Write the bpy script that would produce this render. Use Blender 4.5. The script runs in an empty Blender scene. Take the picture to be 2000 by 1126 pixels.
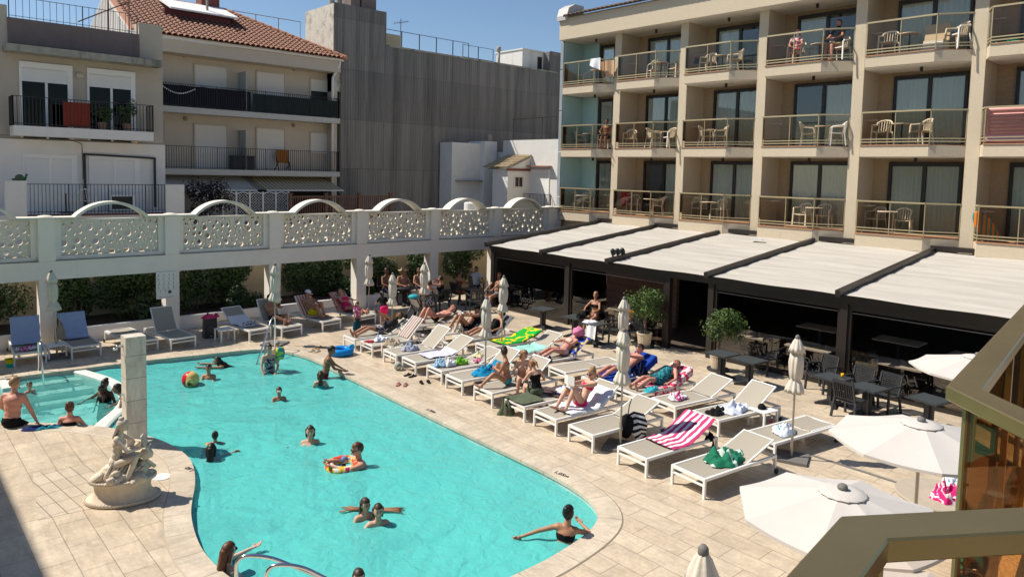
import bpy, bmesh, math, random
import numpy as np
from mathutils import Vector, Matrix, noise
from math import sin, cos, tan, pi, radians, hypot, atan2, sqrt, exp

# ------------------------------------------------------------------ camera, sky, sun, exposure
scene = bpy.context.scene
COL = scene.collection
FPX, PPY, PITCH, ROLL, YAW, EYE = 1405.0, 440.0, radians(4.2), radians(1.35), radians(42.3), 5.2
fw = Vector((sin(YAW)*cos(PITCH), cos(YAW)*cos(PITCH), -sin(PITCH)))
r0 = fw.cross(Vector((0, 0, 1))).normalized(); u0 = r0.cross(fw)
RT = r0*cos(ROLL)+u0*sin(ROLL); UP = u0*cos(ROLL)-r0*sin(ROLL)
cam_d = bpy.data.cameras.new("camera"); cam = bpy.data.objects.new("camera", cam_d); COL.objects.link(cam)
m3 = Matrix((RT, UP, -fw)).transposed()
cam.matrix_world = Matrix.Translation((0, 0, EYE)) @ m3.to_4x4()
cam_d.sensor_width = 36; cam_d.lens = FPX/2000*36; cam_d.shift_y = -(563-PPY)/2000
cam_d.clip_start = 0.05; cam_d.clip_end = 3000
scene.camera = cam

SUN_EL, SUN_X, SUN_Y = radians(51), -0.63, 0.777
world = bpy.data.worlds.new("World"); scene.world = world; world.use_nodes = True
wn = world.node_tree; sky = wn.nodes.new('ShaderNodeTexSky'); sky.sky_type = 'NISHITA'; sky.sun_disc = False
sky.sun_elevation = SUN_EL; sky.sun_rotation = atan2(SUN_X, SUN_Y); sky.air_density = 1.0; sky.dust_density = 0.35; sky.ozone_density = 4.0
bg = wn.nodes['Background']; bg.inputs['Strength'].default_value = 0.086
wn.links.new(sky.outputs[0], bg.inputs['Color'])
sd = bpy.data.lights.new("sun", 'SUN'); sd.energy = 4.7; sd.angle = radians(0.55); sd.color = (1, 0.935, 0.83)
sun = bpy.data.objects.new("sun", sd); COL.objects.link(sun)
sv = Vector((SUN_X*cos(SUN_EL), SUN_Y*cos(SUN_EL), sin(SUN_EL)))
sun.rotation_euler = sv.to_track_quat('Z', 'Y').to_euler(); sun.location = sv*60
scene.view_settings.view_transform = 'Standard'; scene.view_settings.look = 'None'
scene.view_settings.exposure = 0.38; scene.view_settings.gamma = 1.0
scene.render.engine = 'CYCLES'
scene.cycles.max_bounces = 7; scene.cycles.transparent_max_bounces = 24; scene.cycles.diffuse_bounces = 3
scene.cycles.glossy_bounces = 3; scene.cycles.use_denoising = True; scene.cycles.sample_clamp_indirect = 6
scene.cycles.caustics_reflective = False; scene.cycles.caustics_refractive = False

def ray(x, y): return fw+RT*((x-1000)/FPX)-UP*((y-PPY)/FPX)
def at(x, y, z=0.0):
    d = ray(x, y); return Vector((0, 0, EYE))+d*((z-EYE)/d.z)
def atX(x, y, X):
    d = ray(x, y); return Vector((0, 0, EYE))+d*(X/d.x)
def atY(x, y, Y):
    d = ray(x, y); return Vector((0, 0, EYE))+d*(Y/d.y)
rng = random.Random(7)

# ------------------------------------------------------------------ helpers
def tag(o, label=None, cat=None, group=None, kind=None):
    if label: o['label'] = label
    if cat: o['category'] = cat
    if group: o['group'] = group
    if kind: o['kind'] = kind
    return o
def thing(name, label, cat, loc=(0, 0, 0), rz=0.0, group=None):
    o = bpy.data.objects.new(name, None); COL.objects.link(o); o.location = loc; o.rotation_euler = (0, 0, rz)
    o.empty_display_size = .1
    return tag(o, label, cat, group)
def copy_tree(o, parent=None):
    c = o.copy(); COL.objects.link(c)
    if parent is not None:
        c.parent = parent
    for ch in list(o.children): copy_tree(ch, c)
    return c
class MB:
    def __init__(s): s.bm = bmesh.new(); s.mi = 0
    def _f(s, vs):
        try:
            f = s.bm.faces.new(vs); f.material_index = s.mi; return f
        except ValueError: return None
    def hexa(s, p):
        v = [s.bm.verts.new(q) for q in p]
        for a in ((3, 2, 1, 0), (4, 5, 6, 7), (0, 1, 5, 4), (1, 2, 6, 5), (2, 3, 7, 6), (3, 0, 4, 7)): s._f([v[i] for i in a])
        return s
    def box(s, x0, x1, y0, y1, z0, z1):
        if x0 > x1: x0, x1 = x1, x0
        if y0 > y1: y0, y1 = y1, y0
        if z0 > z1: z0, z1 = z1, z0
        return s.hexa([(x0, y0, z0), (x1, y0, z0), (x1, y1, z0), (x0, y1, z0), (x0, y0, z1), (x1, y0, z1), (x1, y1, z1), (x0, y1, z1)])
    def obox(s, c, sx, sy, sz, M=None):
        M = M or Matrix.Identity(3); c = Vector(c)
        return s.hexa([c+M@Vector((a*sx/2, b*sy/2, d*sz/2)) for a, b, d in ((-1, -1, -1), (1, -1, -1), (1, 1, -1), (-1, 1, -1), (-1, -1, 1), (1, -1, 1), (1, 1, 1), (-1, 1, 1))])
    def bar(s, a, b, w, h=None, up=(0, 0, 1)):
        a, b = Vector(a), Vector(b); d = (b-a); L = d.length; d.normalize(); h = h or w
        up = Vector(up)
        if abs(d.dot(up)) > .98: up = Vector((1, 0, 0))
        l = up.cross(d).normalized(); n = d.cross(l)
        return s.obox((a+b)/2, L, w, h, Matrix((d, l, n)).transposed())
    def prism(s, poly, z0, z1):
        n = len(poly); lo = [s.bm.verts.new((p[0], p[1], z0)) for p in poly]; hi = [s.bm.verts.new((p[0], p[1], z1)) for p in poly]
        s._f(lo[::-1]); s._f(hi)
        for i in range(n): s._f([lo[i], lo[(i+1) % n], hi[(i+1) % n], hi[i]])
        return s
    def prismY(s, poly, y0, y1):          # polygon in (x, z), extruded along y
        n = len(poly); lo = [s.bm.verts.new((p[0], y0, p[1])) for p in poly]; hi = [s.bm.verts.new((p[0], y1, p[1])) for p in poly]
        s._f(lo); s._f(hi[::-1])
        for i in range(n): s._f([lo[(i+1) % n], lo[i], hi[i], hi[(i+1) % n]])
        return s
    def rings(s, rs, cap=True, closed=True):
        vr = [[s.bm.verts.new(p) for p in r] for r in rs]; n = len(vr[0])
        for a, b in zip(vr, vr[1:]):
            for i in range(n if closed else n-1): s._f([a[i], a[(i+1) % n], b[(i+1) % n], b[i]])
        if cap and closed: s._f(vr[0][::-1]); s._f(vr[-1])
        return vr
    def lathe(s, prof, n=16, c=(0, 0, 0), fn=None, cap=True):
        rs = []
        for k, (r, z) in enumerate(prof):
            ring = []
            for i in range(n):
                a = 2*pi*i/n; rr = r*(fn(a, k) if fn else 1)
                ring.append((c[0]+rr*cos(a), c[1]+rr*sin(a), c[2]+z))
            rs.append(ring)
        s.rings(rs, cap); return s
    def tube(s, pts, r, n=8, r1=None):
        pts = [Vector(p) for p in pts]; rs = []; up = None; m = len(pts)
        for i, p in enumerate(pts):
            d = (pts[min(i+1, m-1)]-pts[max(i-1, 0)]).normalized()
            if up is None: up = Vector((0, 0, 1)) if abs(d.z) < .9 else Vector((1, 0, 0))
            l = up.cross(d).normalized(); nn = d.cross(l).normalized(); up = nn
            rr = r if r1 is None else r+(r1-r)*i/(m-1)
            rs.append([p+l*(rr*cos(2*pi*k/n))+nn*(rr*sin(2*pi*k/n)) for k in range(n)])
        s.rings(rs); return s
    def ell(s, c, rx, ry, rz, M=None, nu=14, nv=9, fn=None):
        M = M or Matrix.Identity(3); c = Vector(c); rs = []
        for j in range(1, nv):
            t = pi*j/nv; ring = []
            for i in range(nu):
                a = 2*pi*i/nu; p = Vector((sin(t)*cos(a), sin(t)*sin(a), -cos(t)))
                if fn: p = fn(p)
                ring.append(c+M@Vector((p.x*rx, p.y*ry, p.z*rz)))
            rs.append(ring)
        vr = s.rings(rs, cap=False)
        for vs, z in ((vr[0][::-1], -1), (vr[-1], 1)):
            p = Vector((0, 0, z)); p = fn(p) if fn else p
            q = s.bm.verts.new(c+M@Vector((p.x*rx, p.y*ry, p.z*rz)))
            for i in range(nu): s._f([vs[i], vs[(i+1) % nu], q])
        return s
    def cap(s, a, b, ra, rb, n=10):
        a, b = Vector(a), Vector(b); d = b-a; L = d.length
        if L < 1e-6: d = Vector((0, 0, 1))
        d = d.normalized(); up = Vector((0, 0, 1)) if abs(d.z) < .9 else Vector((1, 0, 0))
        l = up.cross(d).normalized(); nn = d.cross(l)
        rs = []
        for t in (-.95, -.7, -.3, 0): rs.append((a+d*(ra*t), ra*sqrt(1-t*t)))
        for t in (0, .3, .7, .95): rs.append((b+d*(rb*t), rb*sqrt(1-t*t)))
        s.rings([[c+l*(r*cos(2*pi*k/n))+nn*(r*sin(2*pi*k/n)) for k in range(n)] for c, r in rs]); return s
    def grid(s, fn, nu, nv, uv=True):
        vs = [[s.bm.verts.new(fn(i/nu, j/nv)) for j in range(nv+1)] for i in range(nu+1)]
        ul = s.bm.loops.layers.uv.verify() if uv else None
        for i in range(nu):
            for j in range(nv):
                f = s._f([vs[i][j], vs[i+1][j], vs[i+1][j+1], vs[i][j+1]])
                if f and uv:
                    for lp, (a, b) in zip(f.loops, ((i, j), (i+1, j), (i+1, j+1), (i, j+1))): lp[ul].uv = (a/nu, b/nv)
        return s
    def build(s, name, mats, parent=None, world=False, smooth=False, loc=None, rot=None):
        me = bpy.data.meshes.new(name); bmesh.ops.recalc_face_normals(s.bm, faces=s.bm.faces[:]); s.bm.to_mesh(me); s.bm.free()
        for m in (mats if isinstance(mats, (list, tuple)) else [mats]): me.materials.append(m)
        if smooth:
            me.polygons.foreach_set('use_smooth', [True]*len(me.polygons))
        o = bpy.data.objects.new(name, me); COL.objects.link(o)
        if parent is not None:
            o.parent = parent
            if world: o.location = -Vector(parent.location)
        if loc is not None: o.location = loc
        if rot is not None: o.rotation_euler = rot
        return o

# ------------------------------------------------------------------ materials
def mat(name, col, rough=.6, var=0., scale=4., bump=0., bscale=60., metal=0., spec=.5, alpha=1., stain=None, streak=0., detail=6, sheen=0, sxyz=None):
    m = bpy.data.materials.new(name); m.use_nodes = True; nt = m.node_tree; N = nt.nodes; L = nt.links
    b = N['Principled BSDF']; b.inputs['Roughness'].default_value = rough; b.inputs['Metallic'].default_value = metal
    b.inputs['Specular IOR Level'].default_value = spec; b.inputs['Base Color'].default_value = (*col, 1)
    b.inputs['Alpha'].default_value = alpha
    if sheen: b.inputs['Sheen Weight'].default_value = sheen
    co = N.new('ShaderNodeTexCoord'); mp = N.new('ShaderNodeMapping'); L.new(co.outputs['Object'], mp.inputs[0])
    if sxyz: mp.inputs['Scale'].default_value = sxyz
    src = None
    if var:
        n = N.new('ShaderNodeTexNoise'); n.inputs['Scale'].default_value = scale; n.inputs['Detail'].default_value = detail; n.inputs['Roughness'].default_value = .65
        L.new(mp.outputs[0], n.inputs[0]); r = N.new('ShaderNodeValToRGB')
        r.color_ramp.elements[0].position = .3; r.color_ramp.elements[1].position = .7
        r.color_ramp.elements[0].color = (*[c*(1-var) for c in col], 1); r.color_ramp.elements[1].color = (*[min(1, c*(1+var*.7)) for c in col], 1)
        L.new(n.outputs[0], r.inputs[0]); src = r.outputs[0]
    if stain:
        n = N.new('ShaderNodeTexNoise'); n.inputs['Scale'].default_value = stain[1]; n.inputs['Detail'].default_value = 8; n.inputs['Roughness'].default_value = .7
        mp2 = N.new('ShaderNodeMapping'); L.new(co.outputs['Object'], mp2.inputs[0]); mp2.inputs['Scale'].default_value = (1, 1, .12 if streak else 1)
        L.new(mp2.outputs[0], n.inputs[0]); r = N.new('ShaderNodeValToRGB'); r.color_ramp.elements[0].position = stain[2]; r.color_ramp.elements[1].position = stain[2]+.16
        L.new(n.outputs[0], r.inputs[0]); mx = N.new('ShaderNodeMix'); mx.data_type = 'RGBA'
        if src: L.new(src, mx.inputs['A'])
        else: mx.inputs['A'].default_value = (*col, 1)
        mx.inputs['B'].default_value = (*stain[0], 1); ml = N.new('ShaderNodeMath'); ml.operation = 'MULTIPLY'; ml.inputs[1].default_value = stain[3]
        L.new(r.outputs[0], ml.inputs[0]); L.new(ml.outputs[0], mx.inputs['Factor']); src = mx.outputs['Result']
    if src: L.new(src, b.inputs['Base Color'])
    if bump:
        n = N.new('ShaderNodeTexNoise'); n.inputs['Scale'].default_value = bscale; n.inputs['Detail'].default_value = 4
        L.new(mp.outputs[0], n.inputs[0]); bp = N.new('ShaderNodeBump'); bp.inputs['Strength'].default_value = bump; bp.inputs['Distance'].default_value = .02
        L.new(n.outputs[0], bp.inputs['Height']); L.new(bp.outputs[0], b.inputs['Normal'])
    return m
def brickmat(name, c1, c2, mortar, bw, bh, msize=.006, rz=0., coord='Object', rough=.45, spec=.4, bump=.15, veins=.12, off=.5, rot=None, worn=False):
    m = bpy.data.materials.new(name); m.use_nodes = True; nt = m.node_tree; N = nt.nodes; L = nt.links; b = N['Principled BSDF']
    b.inputs['Roughness'].default_value = rough; b.inputs['Specular IOR Level'].default_value = spec
    co = N.new('ShaderNodeTexCoord'); mp = N.new('ShaderNodeMapping'); mp.inputs['Rotation'].default_value = rot or (0, 0, rz); L.new(co.outputs[coord], mp.inputs[0])
    if rot: mp.inputs['Location'].default_value = (.77, 0, 0)
    br = N.new('ShaderNodeTexBrick'); br.offset = off; L.new(mp.outputs[0], br.inputs['Vector'])
    br.inputs['Scale'].default_value = 1; br.inputs['Brick Width'].default_value = bw; br.inputs['Row Height'].default_value = bh; br.inputs['Mortar Size'].default_value = msize
    br.inputs['Color1'].default_value = (*c1, 1); br.inputs['Color2'].default_value = (*c2, 1); br.inputs['Mortar'].default_value = (*mortar, 1); br.inputs['Mortar Smooth'].default_value = .1
    n = N.new('ShaderNodeTexNoise'); n.inputs['Scale'].default_value = 2.6; n.inputs['Detail'].default_value = 9; n.inputs['Roughness'].default_value = .7; n.inputs['Distortion'].default_value = 1.2
    mp2 = N.new('ShaderNodeMapping'); mp2.inputs['Scale'].default_value = (2.2, .6, 1); L.new(mp.outputs[0], mp2.inputs[0]); 
    if coord == 'Object' and not rot: mp2.inputs['Scale'].default_value = (.7, 2.6, 1)
    L.new(mp2.outputs[0], n.inputs[0])
    mr = N.new('ShaderNodeMapRange'); mr.inputs['From Min'].default_value = .3; mr.inputs['From Max'].default_value = .7; mr.inputs['To Min'].default_value = 1-veins*1.6; mr.inputs['To Max'].default_value = 1+veins
    L.new(n.outputs[0], mr.inputs[0]); mx = N.new('ShaderNodeMix'); mx.data_type = 'RGBA'; mx.blend_type = 'MULTIPLY'; mx.inputs['Factor'].default_value = 1
    L.new(br.outputs[0], mx.inputs['A']); L.new(mr.outputs[0], mx.inputs['B']); L.new(mx.outputs['Result'], b.inputs['Base Color'])
    if worn:
        for sc_, lo, hi, tgt in ((.55, .16, .52, 'r'), (1.7, .86, 1.06, 'c'), (14., .90, 1.05, 'c')):
            q = N.new('ShaderNodeTexNoise'); q.inputs['Scale'].default_value = sc_; q.inputs['Detail'].default_value = 7; q.inputs['Roughness'].default_value = .68; L.new(co.outputs['Object'], q.inputs[0])
            k = N.new('ShaderNodeMapRange'); k.inputs['From Min'].default_value = .36; k.inputs['From Max'].default_value = .62; k.inputs['To Min'].default_value = lo; k.inputs['To Max'].default_value = hi; L.new(q.outputs[0], k.inputs[0])
            if tgt == 'r': L.new(k.outputs[0], b.inputs['Roughness'])
            else:
                x2 = N.new('ShaderNodeMix'); x2.data_type = 'RGBA'; x2.blend_type = 'MULTIPLY'; x2.inputs['Factor'].default_value = 1; L.new(b.inputs['Base Color'].links[0].from_socket, x2.inputs['A']); L.new(k.outputs[0], x2.inputs['B']); L.new(x2.outputs['Result'], b.inputs['Base Color'])
    bp = N.new('ShaderNodeBump'); bp.invert = True; bp.inputs['Strength'].default_value = bump; bp.inputs['Distance'].default_value = .01; L.new(br.outputs['Fac'], bp.inputs['Height']); L.new(bp.outputs[0], b.inputs['Normal'])
    return m
def stripemat(name, c1, c2, freq, axis=0, coord='UV', duty=.5, rough=.85, soft=.02):
    m = bpy.data.materials.new(name); m.use_nodes = True; nt = m.node_tree; N = nt.nodes; L = nt.links; b = N['Principled BSDF']; b.inputs['Roughness'].default_value = rough; b.inputs['Specular IOR Level'].default_value = .2
    co = N.new('ShaderNodeTexCoord'); sp = N.new('ShaderNodeSeparateXYZ'); L.new(co.outputs[coord], sp.inputs[0])
    mu = N.new('ShaderNodeMath'); mu.operation = 'MULTIPLY'; mu.inputs[1].default_value = freq; L.new(sp.outputs[axis], mu.inputs[0])
    fr = N.new('ShaderNodeMath'); fr.operation = 'FRACT'; L.new(mu.outputs[0], fr.inputs[0])
    r = N.new('ShaderNodeValToRGB'); r.color_ramp.interpolation = 'LINEAR'; e = r.color_ramp.elements
    e[0].position = max(0, duty-soft); e[0].color = (*c1, 1); e[1].position = min(1, duty+soft); e[1].color = (*c2, 1)
    L.new(fr.outputs[0], r.inputs[0]); L.new(r.outputs[0], b.inputs['Base Color'])
    return m
def patchmat(name, cols, scale=12, rough=.85):   # printed cloth: random patches of colour
    m = bpy.data.materials.new(name); m.use_nodes = True; nt = m.node_tree; N = nt.nodes; L = nt.links; b = N['Principled BSDF']; b.inputs['Roughness'].default_value = rough; b.inputs['Specular IOR Level'].default_value = .2
    co = N.new('ShaderNodeTexCoord'); v = N.new('ShaderNodeTexNoise'); v.inputs['Scale'].default_value = scale; v.inputs['Detail'].default_value = 1.5; L.new(co.outputs['Object'], v.inputs[0])
    r = N.new('ShaderNodeValToRGB'); r.color_ramp.interpolation = 'CONSTANT'; e = r.color_ramp.elements; n = len(cols)
    e[0].position = 0; e[0].color = (*cols[0], 1); e[1].position = .36; e[1].color = (*cols[1], 1)
    for i in range(2, n):
        q = e.new(.36+.28*(i-1)/(n-1)); q.color = (*cols[i], 1)
    L.new(v.outputs[0], r.inputs[0]); L.new(r.outputs[0], b.inputs['Base Color']); return m
def glassmat(name, tint, rough=.02, refl=.12, ior=1.5):
    m = bpy.data.materials.new(name); m.use_nodes = True; nt = m.node_tree; N = nt.nodes; L = nt.links; out = N['Material Output']; N.remove(N['Principled BSDF'])
    t = N.new('ShaderNodeBsdfTransparent'); t.inputs[0].default_value = (*tint, 1); g = N.new('ShaderNodeBsdfGlossy'); g.inputs['Roughness'].default_value = rough
    fr = N.new('ShaderNodeFresnel'); fr.inputs[0].default_value = ior; ad = N.new('ShaderNodeMath'); ad.operation = 'ADD'; ad.inputs[1].default_value = refl-.04; ad.use_clamp = True; L.new(fr.outputs[0], ad.inputs[0])
    mx = N.new('ShaderNodeMixShader'); L.new(ad.outputs[0], mx.inputs[0]); L.new(t.outputs[0], mx.inputs[1]); L.new(g.outputs[0], mx.inputs[2]); L.new(mx.outputs[0], out.inputs['Surface']); return m

W = mat
m_deck = brickmat('travertine paving', (.63, .52, .385), (.565, .455, .33), (.34, .27, .195), .78, .39, .0065, rz=radians(90), rough=.42, worn=True)
m_deck2 = brickmat('small paving', (.58, .49, .37), (.52, .43, .315), (.24, .18, .125), .42, .2, .007, rz=radians(83), rough=.45, off=0)
m_coping = brickmat('coping stone', (.64, .545, .42), (.58, .485, .365), (.30, .235, .17), .62, .5, .005, coord='UV', rough=.4, worn=True)
m_border = mat('coping border', (.35, .28, .2), .5)
m_stone = brickmat('travertine block', (.68, .62, .52), (.63, .575, .48), (.30, .26, .21), 3.1, .42, .006, rot=(radians(90), 0, 0), rough=.5, veins=.2)
m_white = mat('white render', (.78, .77, .73), .75, .06, 2, .15, 90)
m_white_dirty = mat('weathered white render', (.68, .67, .64), .8, .06, 2, .15, 80, stain=((.38, .35, .30), 1.3, .56, .55), streak=1)
m_screen = mat('cream screen concrete', (.72, .67, .56), .75, .06, 3, .1, 70, stain=((.44, .41, .34), 1.2, .58, .4), streak=1)
m_arc = mat('arcade paint', (.84, .785, .70), .7, .05, 2, .1, 70, stain=((.42, .41, .39), 1.0, .60, .35), streak=1)
m_archtop = mat('cream coping', (.72, .68, .58), .7, .08, 3)
m_ochre = mat('ochre render', (.55, .45, .29), .85, .08, 1.5, .2, 60)
m_soil = mat('soil', (.04, .028, .02), .95, .3, 20)
m_dark = mat('dark brown aluminium', (.026, .020, .017), .38, spec=.45)
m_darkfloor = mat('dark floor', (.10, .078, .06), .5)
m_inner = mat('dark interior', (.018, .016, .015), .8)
m_frame = mat('bronze frame', (.018, .013, .010), .4)
m_black = mat('black metal', (.012, .012, .013), .5)
m_steel = mat('stainless steel', (.72, .72, .73), .16, metal=1)
m_gold = mat('gold anodised aluminium', (.37, .275, .115), .30, .16, 2.5, .04, 120, metal=.8, stain=((.30, .22, .09), 5, .6, .5))
m_brass = mat('champagne rail', (.58, .46, .26), .36, metal=.6)
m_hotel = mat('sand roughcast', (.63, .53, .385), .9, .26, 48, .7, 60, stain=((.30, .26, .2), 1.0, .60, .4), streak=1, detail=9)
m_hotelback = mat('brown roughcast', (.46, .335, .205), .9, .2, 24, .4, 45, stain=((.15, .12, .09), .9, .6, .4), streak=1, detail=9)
m_soffit = mat('pale soffit', (.74, .69, .6), .85, .06, 3)
m_terra = mat('terracotta tile', (.42, .22, .12), .75, .2, 12)
m_turq = mat('turquoise glass panel', (.42, .62, .60), .25, .03, 1)
m_wing = mat('wing render', (.5, .44, .34), .9, .1, 10)
m_amber = glassmat('amber balcony glass', (.82, .585, .33), refl=.05, ior=1.16)
m_bronze = glassmat('bronze balcony glass', (.955, .895, .80), refl=.045, ior=1.3)
m_tint = glassmat('grey screen glass', (.80, .75, .69), refl=.08)
m_winglass = glassmat('window glass', (.97, .98, .96), refl=.06)
m_curtain = mat('grey green curtain', (.74, .76, .66), .9)
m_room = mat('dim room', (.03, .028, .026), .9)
m_plastic = mat('white plastic', (.84, .79, .70), .4)
m_alu = mat('white powder coat', (.80, .79, .76), .35, spec=.5)
m_sling = mat('taupe sling mesh', (.36, .32, .255), .75, .05, 200, .1, 400)
m_grey = mat('anthracite resin', (.030, .032, .035), .5, .1, 30)
m_canvas = mat('off white canvas', (.62, .56, .47), .85, .05, 8, .15, 30)
m_canvas_w = mat('white canvas', (.57, .53, .485), .85, .03, 6, .05, 60)
m_pole = mat('brushed pole', (.42, .38, .33), .35, metal=.7)
m_base = mat('grey parasol base', (.16, .15, .14), .7, .15, 15)
m_statue = mat('cast stone', (.66, .56, .43), .85, .14, 9, .25, 50, stain=((.34, .27, .19), 4, .60, .45))
m_pot = mat('cream pot', (.60, .50, .36), .7, .1, 10)
m_trunk = mat('bark', (.20, .155, .11), .9, .25, 20, .4, 40)
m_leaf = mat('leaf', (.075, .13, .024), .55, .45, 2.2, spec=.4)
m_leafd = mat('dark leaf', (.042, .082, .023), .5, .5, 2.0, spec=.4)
m_pool = mat('pool plaster', (.70, .80, .78), .6, .06, 2)
m_pool2 = brickmat('pool edge mosaic', (.62, .70, .67), (.56, .66, .64), (.42, .5, .48), .03, .03, .003, coord='UV', rough=.3, off=0)
m_poolwall = mat('divider', (.62, .66, .60), .6, .05, 3)
# ------------------------------------------------------------------ ground, pool
def smooth_loop(pts, it=2):
    for _ in range(it):
        q = []
        for i in range(len(pts)):
            a, b = pts[i], pts[(i+1) % len(pts)]
            q += [(a[0]*.75+b[0]*.25, a[1]*.75+b[1]*.25), (a[0]*.25+b[0]*.75, a[1]*.25+b[1]*.75)]
        pts = q
    return pts
def offset_loop(pts, d):
    out = []; n = len(pts)
    for i in range(n):
        a, b = pts[i-1], pts[(i+1) % n]; tx, ty = b[0]-a[0], b[1]-a[1]; l = hypot(tx, ty) or 1
        out.append((pts[i][0]+ty/l*d, pts[i][1]-tx/l*d))
    return out
POOL = [(6.48, 6.50), (7.0, 6.53), (7.63, 6.62), (8.10, 6.78), (8.42, 7.10), (8.62, 7.60), (8.73, 8.25), (8.77, 9.2), (8.84, 12), (8.92, 14.6), (8.98, 16.6), (9.05, 17.3), (9.03, 18.1),
        (8.86, 19.0), (8.5, 19.62), (8.0, 19.9), (7.2, 20.02), (5.6, 20.35), (4.0, 20.5), (2.4, 20.62), (0.6, 20.75), (-.3, 20.2), (-.4, 18.6), (0.2, 17.5), (1.2, 17.3), (1.95, 17.12), (2.6, 16.55), (3.29, 15.83), (3.8, 14.95), (4.1, 14.1), (4.2, 13.3), (4.15, 12.69), (3.92, 11.9), (3.68, 11.34), (3.5, 10.87), (3.36, 10.3), (3.27, 9.75), (3.26, 9.2), (3.33, 8.6), (3.6, 7.7), (4.2, 6.95), (5.2, 6.55)]
POOL = smooth_loop(POOL, 2)
def inside(p, poly):
    c = False; j = len(poly)-1
    for i in range(len(poly)):
        a, b = poly[i], poly[j]
        if (a[1] > p[1]) != (b[1] > p[1]) and p[0] < (b[0]-a[0])*(p[1]-a[1])/(b[1]-a[1])+a[0]: c = not c
        j = i
    return c
def fill_between(outer, inner, z):
    b = MB(); es = []
    for lp in (outer, inner):
        if not lp: continue
        vs = [b.bm.verts.new((p[0], p[1], z)) for p in lp]
        es += [b.bm.edges.new((vs[i], vs[(i+1) % len(vs)])) for i in range(len(vs))]
    bmesh.ops.triangle_fill(b.bm, use_beauty=True, edges=es)
    return b
OUTC = offset_loop(POOL, .36)
# pool loop is counter-clockwise: offset with +d goes outwards
b = fill_between([(-14, -6), (27, -6), (27, 27.6), (-14, 27.6)], OUTC, 0.0)
tag(b.build('pool_deck', m_deck), kind='structure')
ground = MB(); ground.box(-400, 400, -400, 600, -3.4, -3.0)
tag(ground.build('ground', mat('street ground', (.22, .2, .18), .9, .2, 1)), kind='structure')
alley = MB(); alley.box(-40, 60, 27.6, 36, -.3, -.02); tag(alley.build('alley', mat('alley paving', (.3, .28, .25), .9, .2, 2)), kind='structure')
# coping ring, radial joints through its own uv map
def ring_strip(inner, outer, z0, z1):
    b = MB(); ul = b.bm.loops.layers.uv.verify(); n = len(inner); L = 0
    for i in range(n):
        j = (i+1) % n; d = hypot(inner[j][0]-inner[i][0], inner[j][1]-inner[i][1])
        f = b._f([b.bm.verts.new((*inner[i], z0)), b.bm.verts.new((*outer[i], z1)), b.bm.verts.new((*outer[j], z1)), b.bm.verts.new((*inner[j], z0))])
        for lp, uv in zip(f.loops, ((L, .05), (L, .45), (L+d, .45), (L+d, .05))): lp[ul].uv = uv
        L += d
    return b
b = ring_strip(offset_loop(POOL, -.025), offset_loop(POOL, .345), .012, .012)
tag(b.build('pool_coping', m_coping), kind='structure')
b = ring_strip(offset_loop(POOL, .345), offset_loop(POOL, .365), .0125, .003); tag(b.build('coping_joint', m_border), kind='structure')
b = ring_strip(offset_loop(POOL, -.025), offset_loop(POOL, -.025), .012, -.05); 
tag(b.build('coping_nosing', m_coping), kind='structure')
b = MB(); b.prism([(1.78, 12.05), (2.62, 11.95), (2.85, 13.85), (2.01, 13.95)], .001, .004)
tag(b.build('deck_panel', m_deck2), kind='structure')
# basin: walls, floor, children's floor and steps
FLZ, KZ, WZ = -1.35, -.55, -.11
wall_o = offset_loop(POOL, -.005)
b = ring_strip(wall_o, wall_o, -.0, -.32); bw = b.build('basin_mosaic', m_pool2); tag(bw, kind='structure')
b = MB(); n = len(wall_o)
b.rings([[(*p, -.32) for p in wall_o], [(*p, FLZ) for p in wall_o]], cap=False)
fl = [b.bm.verts.new((*p, FLZ)) for p in offset_loop(POOL, .03)]
es = [b.bm.edges.new((fl[i], fl[(i+1) % n])) for i in range(n)]; bmesh.ops.triangle_fill(b.bm, use_beauty=True, edges=es)
tag(b.build('pool_basin', m_pool), kind='structure')
DIVI = [(3.2, 15.75), (3.55, 16.3), (3.9, 16.8), (4.15, 17.35), (4.25, 18.0), (4.28, 18.7), (4.18, 19.4), (4.0, 20.0), (3.8, 20.6)]
DIVO = offset_loop(DIVI[:1]+DIVI+DIVI[-1:], .27)[1:-1]
DIVO[0] = (3.45, 15.55); DIVO[-1] = (4.1, 20.6)
def densify(p, k=4):
    out = []
    for a, c in zip(p, p[1:]):
        for i in range(k): out.append((a[0]+(c[0]-a[0])*i/k, a[1]+(c[1]-a[1])*i/k))
    return out+[p[-1]]
def open_smooth(p, it=2):
    for _ in range(it): p = [p[0]]+[((p[i-1][0]+2*p[i][0]+p[i+1][0])/4, (p[i-1][1]+2*p[i][1]+p[i+1][1])/4) for i in range(1, len(p)-1)]+[p[-1]]
    return p
di, do = open_smooth(densify(DIVI)), open_smooth(densify(DIVO))
b = MB()
b.rings([[(*di[i], FLZ-.05), (*di[i], -.045), ((di[i][0]*.85+do[i][0]*.15), (di[i][1]*.85+do[i][1]*.15), -.025), ((di[i][0]*.15+do[i][0]*.85), (di[i][1]*.15+do[i][1]*.85), -.025), (*do[i], -.045), (*do[i], FLZ-.05)] for i in range(len(di))])
tag(b.build('pool_divider', m_poolwall, smooth=False), 'curved pale divider wall between the paddling pool and the main pool', 'wall')
kid = [p for p in offset_loop(POOL, .02)]
kp = [(-.5, 15.8)]+[(p[0]+.05, p[1]) for p in di]+[(-.5, 21)]
b = MB(); vs = []
b.prism(kp, FLZ+.02, KZ); tag(b.build('paddling_floor', m_pool), kind='structure')
b = MB()
for k, (yy, z) in enumerate(((20.62, -.16), (20.2, -.30), (19.85, -.44))):
    b.prism([(2.6, yy-.5), (4.2, yy-.55), (4.0, 20.7), (2.6, 20.8)], KZ+.01, z)
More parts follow.
